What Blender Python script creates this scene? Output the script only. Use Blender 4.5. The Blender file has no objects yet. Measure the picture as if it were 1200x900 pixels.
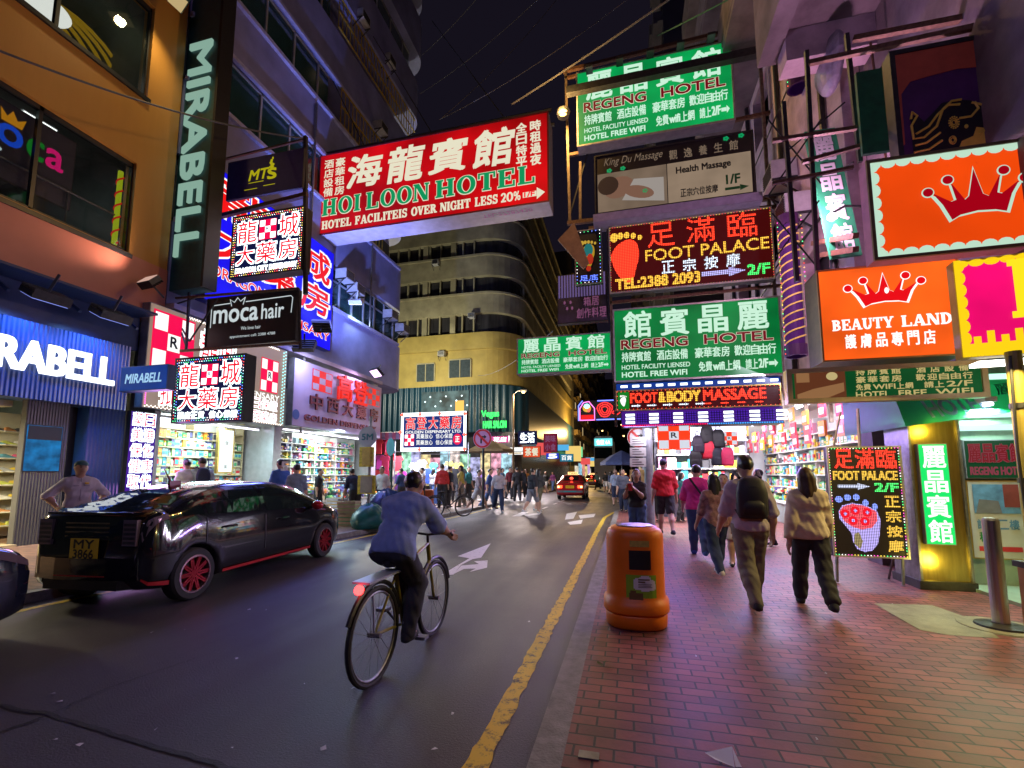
import bpy, math, random
import numpy as np
from mathutils import Vector

random.seed(7)
R = math.radians
PI = math.pi
S = bpy.context.scene
COL = S.collection

# ------------------------------------------------------------------ camera
CAM_H, F_PX, CX, CY = 1.5, 533.0, 600.0, 500.0      # photo is 1200 x 900
PSI, TAU = R(14.14), R(6.0)
cam = bpy.data.cameras.new('camera')
cam.sensor_width = 36.0
cam.lens = F_PX / 1200 * 36
cam.shift_y = 50 / 1200
cam.clip_start, cam.clip_end = 0.05, 900
cam_o = bpy.data.objects.new('camera', cam)
COL.objects.link(cam_o)
cam_o.location = (0, 0, CAM_H)
cam_o.rotation_euler = (R(90) + TAU, 0, PSI)
S.camera = cam_o

# ------------------------------------------------------------------ night sky and city glow
W = bpy.data.worlds.new('World')
S.world = W
W.use_nodes = True
nt = W.node_tree
nt.nodes.clear()
sky = nt.nodes.new('ShaderNodeTexSky')
sky.sky_type = 'NISHITA'
sky.sun_disc = False
sky.sun_elevation = R(-5)
sky.sun_rotation = R(200)
b1 = nt.nodes.new('ShaderNodeBackground'); b1.inputs[1].default_value = 0.004
b2 = nt.nodes.new('ShaderNodeBackground')
b2.inputs[0].default_value = (0.56, 0.44, 0.86, 1); b2.inputs[1].default_value = 0.0125
ad = nt.nodes.new('ShaderNodeAddShader')
wo = nt.nodes.new('ShaderNodeOutputWorld')
nt.links.new(sky.outputs[0], b1.inputs[0])
nt.links.new(b1.outputs[0], ad.inputs[0]); nt.links.new(b2.outputs[0], ad.inputs[1])
nt.links.new(ad.outputs[0], wo.inputs[0])

S.view_settings.view_transform = 'Standard'
S.view_settings.look = 'None'
S.view_settings.exposure = 0.0
S.view_settings.gamma = 1.0
S.view_settings.use_curve_mapping = False
S.render.engine = 'CYCLES'
S.cycles.use_denoising = True
S.cycles.max_bounces = 6
S.cycles.diffuse_bounces = 3
S.cycles.glossy_bounces = 3
S.cycles.transmission_bounces = 4
S.cycles.transparent_max_bounces = 8
S.cycles.caustics_reflective = False
S.cycles.caustics_refractive = False
S.cycles.sample_clamp_indirect = 4.0
S.cycles.use_light_tree = True

# ------------------------------------------------------------------ where a photo point lies in the street
_fw = np.array([-math.sin(PSI) * math.cos(TAU), math.cos(PSI) * math.cos(TAU), math.sin(TAU)])
_rt = np.array([math.cos(PSI), math.sin(PSI), 0.0])
_up = np.cross(_rt, _fw)
_C = np.array([0, 0, CAM_H])
def _ray(px, py): return _fw + _rt * ((px - CX) / F_PX) + _up * ((CY - py) / F_PX)
def onG(px, py, z=0.0):
    d = _ray(px, py); return _C + d * ((z - CAM_H) / d[2])
def onX(px, py, x):
    d = _ray(px, py); return _C + d * (x / d[0])
def onY(px, py, y):
    d = _ray(px, py); return _C + d * (y / d[1])
def onD(px, py, t):
    return _C + _ray(px, py) * t

# ------------------------------------------------------------------ materials
MATS = {}
def _new(name):
    m = bpy.data.materials.new(name); m.use_nodes = True
    t = m.node_tree; t.nodes.clear()
    o = t.nodes.new('ShaderNodeOutputMaterial')
    p = t.nodes.new('ShaderNodeBsdfPrincipled')
    t.links.new(p.outputs[0], o.inputs[0])
    return m, t, p
def rgb(c): return (c[0], c[1], c[2], 1.0)
def mat(name, col, rough=0.6, metal=0.0, var=0.25, scale=6.0, bump=0.0, bscale=60.0, coat=0.0, spec=0.5, stretch=None, rvar=0.0):
    """Surface with uneven wear: colour varies with noise in object space, fine bump on top."""
    if name in MATS: return MATS[name]
    m, t, p = _new(name)
    tc = t.nodes.new('ShaderNodeTexCoord')
    src = tc.outputs['Object']
    if stretch:
        mp = t.nodes.new('ShaderNodeMapping'); mp.inputs['Scale'].default_value = stretch
        t.links.new(src, mp.inputs[0]); src = mp.outputs[0]
    p.inputs['Roughness'].default_value = rough
    p.inputs['Metallic'].default_value = metal
    p.inputs['Coat Weight'].default_value = coat
    p.inputs['Specular IOR Level'].default_value = spec
    if var > 0:
        n = t.nodes.new('ShaderNodeTexNoise'); n.inputs['Scale'].default_value = scale
        n.inputs['Detail'].default_value = 5; n.inputs['Roughness'].default_value = 0.6
        t.links.new(src, n.inputs['Vector'])
        cr = t.nodes.new('ShaderNodeValToRGB')
        cr.color_ramp.elements[0].position = 0.3; cr.color_ramp.elements[1].position = 0.7
        lo, hi = 1 - var, 1 + var * 0.6
        cr.color_ramp.elements[0].color = rgb([min(1, c * lo) for c in col])
        cr.color_ramp.elements[1].color = rgb([min(1, c * hi) for c in col])
        t.links.new(n.outputs[0], cr.inputs[0]); t.links.new(cr.outputs[0], p.inputs['Base Color'])
        if rvar:
            mr = t.nodes.new('ShaderNodeMapRange')
            mr.inputs[3].default_value = rough - rvar; mr.inputs[4].default_value = rough + rvar
            t.links.new(n.outputs[0], mr.inputs[0]); t.links.new(mr.outputs[0], p.inputs['Roughness'])
    else:
        p.inputs['Base Color'].default_value = rgb(col)
    if bump > 0:
        n2 = t.nodes.new('ShaderNodeTexNoise'); n2.inputs['Scale'].default_value = bscale
        n2.inputs['Detail'].default_value = 4
        t.links.new(src, n2.inputs['Vector'])
        b = t.nodes.new('ShaderNodeBump'); b.inputs['Strength'].default_value = bump
        b.inputs['Distance'].default_value = 0.02
        t.links.new(n2.outputs[0], b.inputs['Height']); t.links.new(b.outputs[0], p.inputs['Normal'])
    MATS[name] = m
    return m
def emat(name, col, strength=1.0, dots=0.0, base=(0.006, 0.006, 0.006), light=False, var=0.0, vscale=1.5, duty=0.30, rough=0.55):
    """Lit thing: sign face, letter, tube, LED.  dots = LED pitch in metres."""
    if name in MATS: return MATS[name]
    m, t, p = _new(name)
    p.inputs['Base Color'].default_value = rgb(base)
    p.inputs['Roughness'].default_value = rough
    p.inputs['Emission Color'].default_value = rgb(col); p.inputs['Specular IOR Level'].default_value = .12
    p.inputs['Emission Strength'].default_value = strength
    if dots or var:
        tc = t.nodes.new('ShaderNodeTexCoord')
    if dots:
        vs = t.nodes.new('ShaderNodeVectorMath'); vs.operation = 'SCALE'; vs.inputs['Scale'].default_value = 1.0 / dots
        t.links.new(tc.outputs['Object'], vs.inputs[0])
        fr = t.nodes.new('ShaderNodeVectorMath'); fr.operation = 'FRACTION'; t.links.new(vs.outputs[0], fr.inputs[0])
        sb = t.nodes.new('ShaderNodeVectorMath'); sb.operation = 'SUBTRACT'; sb.inputs[1].default_value = (0.5, 0.5, 0.5)
        t.links.new(fr.outputs[0], sb.inputs[0])
        ml = t.nodes.new('ShaderNodeVectorMath'); ml.operation = 'MULTIPLY'; ml.inputs[1].default_value = (1, 0, 1)
        t.links.new(sb.outputs[0], ml.inputs[0])
        ln = t.nodes.new('ShaderNodeVectorMath'); ln.operation = 'LENGTH'; t.links.new(ml.outputs[0], ln.inputs[0])
        mr = t.nodes.new('ShaderNodeMapRange')
        mr.inputs[1].default_value = duty; mr.inputs[2].default_value = duty + 0.14
        mr.inputs[3].default_value = strength; mr.inputs[4].default_value = strength * 0.12
        t.links.new(ln.outputs['Value'], mr.inputs[0]); t.links.new(mr.outputs[0], p.inputs['Emission Strength'])
    elif var:
        n = t.nodes.new('ShaderNodeTexNoise'); n.inputs['Scale'].default_value = vscale; n.inputs['Detail'].default_value = 2
        t.links.new(tc.outputs['Object'], n.inputs['Vector'])
        mr = t.nodes.new('ShaderNodeMapRange')
        mr.inputs[1].default_value = 0.3; mr.inputs[2].default_value = 0.7
        mr.inputs[3].default_value = strength * (1 - var); mr.inputs[4].default_value = strength * (1 + var)
        t.links.new(n.outputs[0], mr.inputs[0]); t.links.new(mr.outputs[0], p.inputs['Emission Strength'])
    if not light:
        m.cycles.emission_sampling = 'NONE'
    MATS[name] = m
    return m
def glass(name, col=(0.02, 0.03, 0.035), rough=0.05, alpha=0.45):
    if name in MATS: return MATS[name]
    m, t, p = _new(name)
    p.inputs['Base Color'].default_value = rgb(col); p.inputs['Roughness'].default_value = rough
    p.inputs['Alpha'].default_value = alpha; p.inputs['Specular IOR Level'].default_value = 0.8
    MATS[name] = m
    return m
def corrugated(name, col, pitch, axis=1, rough=0.4):
    """Ribbed cladding: ribs as a wave bump along one axis."""
    if name in MATS: return MATS[name]
    m, t, p = _new(name)
    tc = t.nodes.new('ShaderNodeTexCoord')
    w = t.nodes.new('ShaderNodeTexWave'); w.wave_type = 'BANDS'; w.bands_direction = 'XYZ'[axis]
    w.inputs['Scale'].default_value = 0.314 / pitch
    t.links.new(tc.outputs['Object'], w.inputs['Vector'])
    b = t.nodes.new('ShaderNodeBump'); b.inputs['Strength'].default_value = 1.0; b.inputs['Distance'].default_value = pitch * 0.35
    t.links.new(w.outputs['Fac'], b.inputs['Height']); t.links.new(b.outputs[0], p.inputs['Normal'])
    p.inputs['Base Color'].default_value = rgb(col); p.inputs['Roughness'].default_value = rough
    MATS[name] = m
    return m

# ------------------------------------------------------------------ mesh collector
EACH = {'crown_ball', 'bulb_string', 'cantilever_beam', 'pier', 'sign_flood', 'rail', 'post', 'brace', 'upright', 'cross_bar', 'leg', 'drainpipe', 'balcony', 'mullion', 'shop_window', 'projecting_sign', 'canopy_bracket', 'stay_cable', 'stay', 'ledge', 'lit_window', 'balcony_band', 'downlight', 'strap', 'clip', 'edge_trim', 'bracket', 'shelf', 'tail_slat', 'light_cluster', 'red_bulb', 'wall', 'inner_wall', 'window'}
class MB:
    def __init__(s): s.v = []; s.f = []; s.mi = []; s.cur = 0
    def face(s, pts):
        i = len(s.v); s.v += [tuple(p) for p in pts]; s.f.append(tuple(range(i, i + len(pts)))); s.mi.append(s.cur); return s
    def raw(s, vs, fs):
        i = len(s.v); s.v += [tuple(p) for p in vs]
        for f in fs: s.f.append(tuple(i + k for k in f)); s.mi.append(s.cur)
        return s
    def box(s, x0, x1, y0, y1, z0, z1):
        if x0 > x1: x0, x1 = x1, x0
        if y0 > y1: y0, y1 = y1, y0
        if z0 > z1: z0, z1 = z1, z0
        vs = [(x, y, z) for z in (z0, z1) for x, y in ((x0, y0), (x1, y0), (x1, y1), (x0, y1))]
        return s.raw(vs, [(3, 2, 1, 0), (4, 5, 6, 7), (0, 1, 5, 4), (1, 2, 6, 5), (2, 3, 7, 6), (3, 0, 4, 7)])
    def cbox(s, c, d): return s.box(c[0] - d[0] / 2, c[0] + d[0] / 2, c[1] - d[1] / 2, c[1] + d[1] / 2, c[2] - d[2] / 2, c[2] + d[2] / 2)
    def bar(s, a, b, w, h=None):
        """square bar between two points"""
        a, b = Vector(a), Vector(b); h = h or w
        d = (b - a).normalized()
        u = d.cross(Vector((0, 0, 1)))
        if u.length < 1e-4: u = Vector((1, 0, 0))
        u.normalize(); v = u.cross(d)
        q = [u * (w / 2) * i + v * (h / 2) * j for i, j in ((-1, -1), (1, -1), (1, 1), (-1, 1))]
        vs = [a + k for k in q] + [b + k for k in q]
        return s.raw(vs, [(3, 2, 1, 0), (4, 5, 6, 7), (0, 1, 5, 4), (1, 2, 6, 5), (2, 3, 7, 6), (3, 0, 4, 7)])
    def cyl(s, a, b, r0, r1=None, n=12, caps=True):
        return s.tube([a, b], [r0, r0 if r1 is None else r1], n, caps)
    def tube(s, path, r, n=8, caps=True):
        path = [Vector(p) for p in path]
        if not isinstance(r, (list, tuple)): r = [r] * len(path)
        vs = []; fs = []
        u = None
        for i, p in enumerate(path):
            d = (path[min(i + 1, len(path) - 1)] - path[max(i - 1, 0)]).normalized()
            if u is None:
                u = d.cross(Vector((0, 0, 1)))
                if u.length < 1e-3: u = Vector((1, 0, 0))
            u = (u - d * u.dot(d)).normalized(); w = d.cross(u)
            for k in range(n):
                a = 2 * PI * k / n; vs.append(p + (u * math.cos(a) + w * math.sin(a)) * r[i])
        for i in range(len(path) - 1):
            for k in range(n):
                fs.append((i * n + k, i * n + (k + 1) % n, (i + 1) * n + (k + 1) % n, (i + 1) * n + k))
        if caps:
            fs.append(tuple(range(n - 1, -1, -1))); fs.append(tuple((len(path) - 1) * n + k for k in range(n)))
        return s.raw(vs, fs)
    def lathe(s, prof, c=(0, 0, 0), n=24, sx=1, sy=1, power=2.0, caps=True):
        """profile of (r, z); power > 2 gives a rounded-square plan"""
        vs = []; fs = []
        for r, z in prof:
            for k in range(n):
                a = 2 * PI * k / n; ca, sa = math.cos(a), math.sin(a)
                q = (abs(ca) ** power + abs(sa) ** power) ** (-1 / power)
                vs.append((c[0] + r * q * ca * sx, c[1] + r * q * sa * sy, c[2] + z))
        for i in range(len(prof) - 1):
            for k in range(n): fs.append((i * n + k, i * n + (k + 1) % n, (i + 1) * n + (k + 1) % n, (i + 1) * n + k))
        if caps: fs.append(tuple(range(n - 1, -1, -1))); fs.append(tuple((len(prof) - 1) * n + k for k in range(n)))
        return s.raw(vs, fs)
    def sphere(s, c, r, n=10, m=6, sc=(1, 1, 1)):
        vs = []; fs = []
        for i in range(1, m):
            t = PI * i / m
            for k in range(n):
                a = 2 * PI * k / n
                vs.append((c[0] + r * sc[0] * math.sin(t) * math.cos(a), c[1] + r * sc[1] * math.sin(t) * math.sin(a), c[2] + r * sc[2] * math.cos(t)))
        for i in range(m - 2):
            for k in range(n): fs.append((i * n + k, (i + 1) * n + k, (i + 1) * n + (k + 1) % n, i * n + (k + 1) % n))
        vs += [(c[0], c[1], c[2] + r * sc[2]), (c[0], c[1], c[2] - r * sc[2])]
        t, b = len(vs) - 2, len(vs) - 1
        for k in range(n): fs.append((t, k, (k + 1) % n)); fs.append((b, (m - 2) * n + (k + 1) % n, (m - 2) * n + k))
        return s.raw(vs, fs)
    def octa(s, c, r):
        x, y, z = c
        return s.raw([(x + r, y, z), (x - r, y, z), (x, y + r, z), (x, y - r, z), (x, y, z + r), (x, y, z - r)],
                     [(0, 2, 4), (2, 1, 4), (1, 3, 4), (3, 0, 4), (2, 0, 5), (1, 2, 5), (3, 1, 5), (0, 3, 5)])
    def prism(s, poly, y0, y1):
        """polygon of (x, z) given depth along y"""
        n = len(poly)
        vs = [(x, y0, z) for x, z in poly] + [(x, y1, z) for x, z in poly]
        fs = [tuple(range(n)), tuple(range(2 * n - 1, n - 1, -1))] + [(k, k + n, (k + 1) % n + n, (k + 1) % n) for k in range(n)]
        return s.raw(vs, fs)
    def prism_z(s, poly, z0, z1):
        n = len(poly)
        vs = [(x, y, z0) for x, y in poly] + [(x, y, z1) for x, y in poly]
        fs = [tuple(range(n - 1, -1, -1)), tuple(range(n, 2 * n))] + [(k, (k + 1) % n, (k + 1) % n + n, k + n) for k in range(n)]
        return s.raw(vs, fs)
    def shift(s, dx, dy, dz): s.v = [(x + dx, y + dy, z + dz) for x, y, z in s.v]; return s
    def rot(s, a, about=(0, 0)):
        c, n = math.cos(a), math.sin(a)
        s.v = [(about[0] + (x - about[0]) * c - (y - about[1]) * n, about[1] + (x - about[0]) * n + (y - about[1]) * c, z) for x, y, z in s.v]; return s
    def mesh(s, name, mats, smooth=False):
        me = bpy.data.meshes.new(name)
        me.from_pydata(s.v, [], s.f)
        for m in (mats if isinstance(mats, (list, tuple)) else [mats]): me.materials.append(m)
        if any(s.mi): me.polygons.foreach_set('material_index', s.mi)
        if smooth: me.polygons.foreach_set('use_smooth', [True] * len(s.f))
        me.update()
        return me
    def pieces(s):
        root = list(range(len(s.v)))
        def fd(a):
            while root[a] != a: root[a] = root[root[a]]; a = root[a]
            return a
        for f in s.f:
            a = fd(f[0])
            for q in f[1:]: root[fd(q)] = a
        g = {}
        for f, m_ in zip(s.f, s.mi): g.setdefault(fd(f[0]), []).append((f, m_))
        out = []
        for fs in g.values():
            p = MB(); ix = {}
            for f, m_ in fs:
                for q in f:
                    if q not in ix: ix[q] = len(p.v); p.v.append(s.v[q])
                p.f.append(tuple(ix[q] for q in f)); p.mi.append(m_)
            c = np.mean(p.v, 0); e = np.ptp(np.array(p.v), 0); out.append((float(np.sort(e)[1:].prod() / (c @ c + 1)), p))
        out.sort(key=lambda t: -t[0])
        return [p for _, p in out]
    def build(s, name, mats, parent=None, world=False, smooth=False, label=None):
        if not s.v: return None
        if name in EACH and parent is not None:
            ps = s.pieces()
            if len(ps) > 1:
                o = None
                for p in ps[:100]:
                    q = p.build1(name, mats, parent, world, smooth, label); o = o or q
                if len(ps) > 100:
                    r = MB()
                    for p in ps[100:]: r.raw(p.v, p.f); r.mi[-len(p.f):] = p.mi
                    r.build1(name + '_rows', mats, parent, world, smooth, label)['kind'] = 'stuff'
                return o
        return s.build1(name, mats, parent, world, smooth, label)
    def build1(s, name, mats, parent=None, world=False, smooth=False, label=None):
        if not s.v: return None
        if world and parent is not None:
            b = parent
            while b is not None:
                s.shift(-b.location.x, -b.location.y, -b.location.z); b = b.parent
        o = bpy.data.objects.new(name, s.mesh(name, mats, smooth))
        COL.objects.link(o)
        if parent is not None: o.parent = parent
        if label: o['label'] = label
        return o
def thing(name, label, cat, loc=(0, 0, 0), rotz=0.0, group=None, kind=None):
    o = bpy.data.objects.new(name, None); COL.objects.link(o)
    o.empty_display_size = 0.1
    o.location = tuple(float(x) for x in loc); o.rotation_euler = (0, 0, rotz)
    o['label'] = label; o['category'] = cat
    if group: o['group'] = group
    if kind: o['kind'] = kind
    return o
def tag(o, label, cat, group=None, kind=None):
    o['label'] = label; o['category'] = cat
    if group: o['group'] = group
    if kind: o['kind'] = kind
    return o
def struct(name, mb, m, smooth=False):
    o = mb.build(name, m, smooth=smooth); o['kind'] = 'structure'; return o
def dup(root, loc=None, rotz=None, label=None):
    r = root.copy(); COL.objects.link(r)
    if loc is not None: r.location = tuple(float(x) for x in loc)
    if rotz is not None: r.rotation_euler = (0, 0, rotz)
    if label: r['label'] = label
    for ch in list(root.children):
        c = ch.copy(); COL.objects.link(c); c.parent = r
        for g in list(ch.children):
            d = g.copy(); COL.objects.link(d); d.parent = c
    return r
def lamp(name, kind, loc, energy, col, size=0.5, size_y=None, aim=None, spot=None, parent=None, blend=0.5, spread=None):
    l = bpy.data.lights.new(name, kind); l.energy = energy; l.color = col
    if kind == 'AREA':
        l.shape = 'RECTANGLE' if size_y else 'SQUARE'; l.size = size
        if size_y: l.size_y = size_y
        if spread: l.spread = spread
    else:
        l.shadow_soft_size = size
        if kind == 'SPOT': l.spot_size = spot or R(90); l.spot_blend = blend
    o = bpy.data.objects.new(name, l); COL.objects.link(o)
    o.location = tuple(float(x) for x in loc)
    if aim is not None:
        d = Vector(aim) - Vector(o.location); o.rotation_euler = d.to_track_quat('-Z', 'Y').to_euler()
    return o

# ------------------------------------------------------------------ lettering
_gs = bpy.data.scenes.new('glyphs')
_gcache = {}
def glyphs(text, extrude=0.0):
    """(vertices Nx3 in text plane, faces) for one line of text"""
    key = (text, extrude)
    if key in _gcache: return _gcache[key]
    c = bpy.data.curves.new('glyph', 'FONT'); c.body = text; c.size = 1; c.resolution_u = 3; c.extrude = extrude
    o = bpy.data.objects.new('glyph', c); _gs.collection.objects.link(o)
    vl = _gs.view_layers[0]; vl.update()
    dg = vl.depsgraph
    m = bpy.data.meshes.new_from_object(o.evaluated_get(dg), depsgraph=dg)
    vs = np.array([v.co[:] for v in m.vertices]) if len(m.vertices) else np.zeros((0, 3))
    fs = [tuple(p.vertices) for p in m.polygons]
    bpy.data.objects.remove(o); bpy.data.curves.remove(c); bpy.data.meshes.remove(m)
    _gcache[key] = (vs, fs)
    return vs, fs
# a slab-serif alphabet drawn from stems, bars and bowls (for the signs whose letters carry serifs)
def _serif(ch):
    """list of convex polygons (x, z) and the advance width; cap height 1"""
    T, t, sf, o = 0.22, 0.10, 0.085, 0.07
    P = []
    def rect(x0, x1, z0, z1): P.append([(x0, z0), (x1, z0), (x1, z1), (x0, z1)])
    def stem(x, w=T, top=True, bot=True):
        rect(x, x + w, 0, 1)
        if bot: rect(x - o, x + w + o, 0, sf)
        if top: rect(x - o, x + w + o, 1 - sf, 1)
    def ring(cx, cz, rx, rz, tx, tz, a0, a1, n=14):
        for i in range(n):
            q = []
            for k, (ex, ez) in ((i, (rx, rz)), (i + 1, (rx, rz)), (i + 1, (rx - tx, rz - tz)), (i, (rx - tx, rz - tz))):
                a = R(a0 + (a1 - a0) * k / n); q.append((cx + ex * math.cos(a), cz + ez * math.sin(a)))
            P.append(q)
    def diag(xa, za, xb, zb, w): P.append([(xa, za), (xa + w, za), (xb + w, zb), (xb, zb)])
    W_ = 0.8
    if ch == 'H': stem(.08); stem(.62); rect(.3, .62, .45, .56); W_ = .98
    elif ch == 'I': stem(.1); W_ = .44
    elif ch == 'L': stem(.08); rect(.3, .74, 0, sf); rect(.66, .74, 0, .32); W_ = .82
    elif ch == 'E' or ch == 'F':
        stem(.08); rect(.3, .74, 1 - sf, 1); rect(.66, .74, .7, 1); rect(.3, .56, .46, .55); rect(.5, .57, .38, .63)
        if ch == 'E': rect(.3, .78, 0, sf); rect(.7, .78, 0, .32)
        W_ = .86
    elif ch == 'T': stem(.31, top=False); rect(.02, .82, 1 - sf, 1); rect(.02, .1, .68, 1); rect(.74, .82, .68, 1); W_ = .88
    elif ch == 'O' or ch == '0': ring(.45, .5, .44, .52, .21, .08, 0, 360, 24); W_ = .94
    elif ch == 'C' or ch == 'G':
        ring(.45, .5, .44, .52, .21, .08, 45, 315, 20); rect(.7, .78, .64, 1)
        if ch == 'G': rect(.56, .9, .38, .46); rect(.64, .82, 0.02, .42)
        W_ = .92
    elif ch == 'N': stem(.06, .1); stem(.72, .1, bot=False); diag(.06, 1, .6, 0, .24); W_ = .92
    elif ch == 'A': diag(.04, 0, .34, 1, .1); diag(.62, 0, .32, 1, .22); rect(.2, .62, .26, .35); rect(-.04, .26, 0, sf); rect(.54, .94, 0, sf); W_ = .94
    elif ch == 'V': diag(.3, 0, .04, 1, .22); diag(.36, 0, .68, 1, .1); rect(-.04, .36, 1 - sf, 1); rect(.58, .88, 1 - sf, 1); W_ = .88
    elif ch == 'Y': rect(.33, .55, 0, .5); rect(.23, .65, 0, sf); diag(.33, .42, .03, 1, .22); diag(.44, .42, .72, 1, .1); rect(-.05, .34, 1 - sf, 1); rect(.62, .92, 1 - sf, 1); W_ = .9
    elif ch == 'U': rect(.08, .3, .3, 1); rect(.68, .78, .3, 1); ring(.43, .34, .35, .36, .22, .1, 180, 360, 12); rect(0, .38, 1 - sf, 1); rect(.6, .86, 1 - sf, 1); W_ = .9
    elif ch == 'D': stem(.08); ring(.3, .5, .5, .5, .22, sf, -90, 90, 14); W_ = .86
    elif ch == 'B': stem(.08); ring(.3, .75, .4, .25, .2, sf, -90, 90, 10); ring(.3, .27, .46, .27, .21, sf, -90, 90, 10); W_ = .84
    elif ch == 'R': stem(.08); ring(.3, .74, .42, .26, .21, sf, -90, 90, 10); diag(.62, 0, .36, .48, .22); rect(.6, .94, 0, sf); W_ = .92
    elif ch == 'S': ring(.38, .74, .32, .28, .16, .1, 20, 270, 12); ring(.38, .27, .34, .29, .18, .1, -160, 90, 12); rect(.62, .69, .7, 1); rect(.04, .11, 0, .3); W_ = .78
    elif ch == '2': ring(.36, .7, .33, .32, .16, .1, -30, 170, 12); diag(.06, 0, .5, .6, .18); rect(.06, .7, 0, .13); W_ = .76
    elif ch == '%': ring(.2, .75, .19, .25, .08, .06, 0, 360, 12); ring(.72, .25, .19, .25, .08, .06, 0, 360, 12); diag(.2, 0, .62, 1, .08); W_ = .94
    else: W_ = .4
    return P, W_
def serif_line(text):
    vs = []; fs = []; x = 0
    for ch in text:
        P, w = _serif(ch)
        for p in P:
            i = len(vs); e = 0.0004 * (len(fs) % 7)
            vs += [(x + a, b, e) for a, b in p]; fs.append(tuple(range(i, i + len(p))))
        x += w + 0.06
    return np.array(vs), fs
def put_text(mb, text, x0, z0, x1, z1, y=0.0, bold=0.0, slant=0.0, extrude=0.0, serif=False, keep=False, pitch=0.0):
    """write one line into the rectangle x0..x1, z0..z1 of a plane facing -y"""
    vs, fs = serif_line(text) if serif else glyphs(text, 0.0)
    if len(vs) == 0: return
    a, b = vs.min(0), vs.max(0)
    sx, sz = (x1 - x0) / max(1e-6, b[0] - a[0]), (z1 - z0) / max(1e-6, b[1] - a[1])
    if keep:
        k = min(sx, sz); cx = (x0 + x1) / 2 - k * (b[0] - a[0]) / 2; cz = (z0 + z1) / 2 - k * (b[1] - a[1]) / 2
        x0, z0, sx, sz = cx, cz, k, k
    B = bold * (z1 - z0)
    offs = [(0, 0)] if B == 0 else [(0, 0), (-B, -B), (B, -B), (-B, B), (B, B), (B, 0), (-B, 0)]
    for q, (dx, dz) in enumerate(offs):
        X = x0 + (vs[:, 0] - a[0]) * sx + dx; Z = z0 + (vs[:, 1] - a[1]) * sz + dz
        X = X + slant * (Z - z0); Z = Z + pitch * (X - x0)
        dep = vs[:, 2] if serif else 0
        Y_ = np.full(len(vs), y - 0.0005 * q) - dep
        if extrude:
            n = len(vs)
            edges = {}
            for f in fs:
                for i in range(len(f)):
                    e = (f[i], f[(i + 1) % len(f)]); r_ = (e[1], e[0])
                    if r_ in edges: del edges[r_]
                    else: edges[e] = 1
            allv = list(zip(X, Y_ - extrude, Z)) + list(zip(X, Y_, Z))
            mb.raw(allv, list(fs) + [(e[1], e[0], e[0] + n, e[1] + n) for e in edges])
        else:
            mb.raw(list(zip(X, Y_, Z)), fs)

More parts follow.
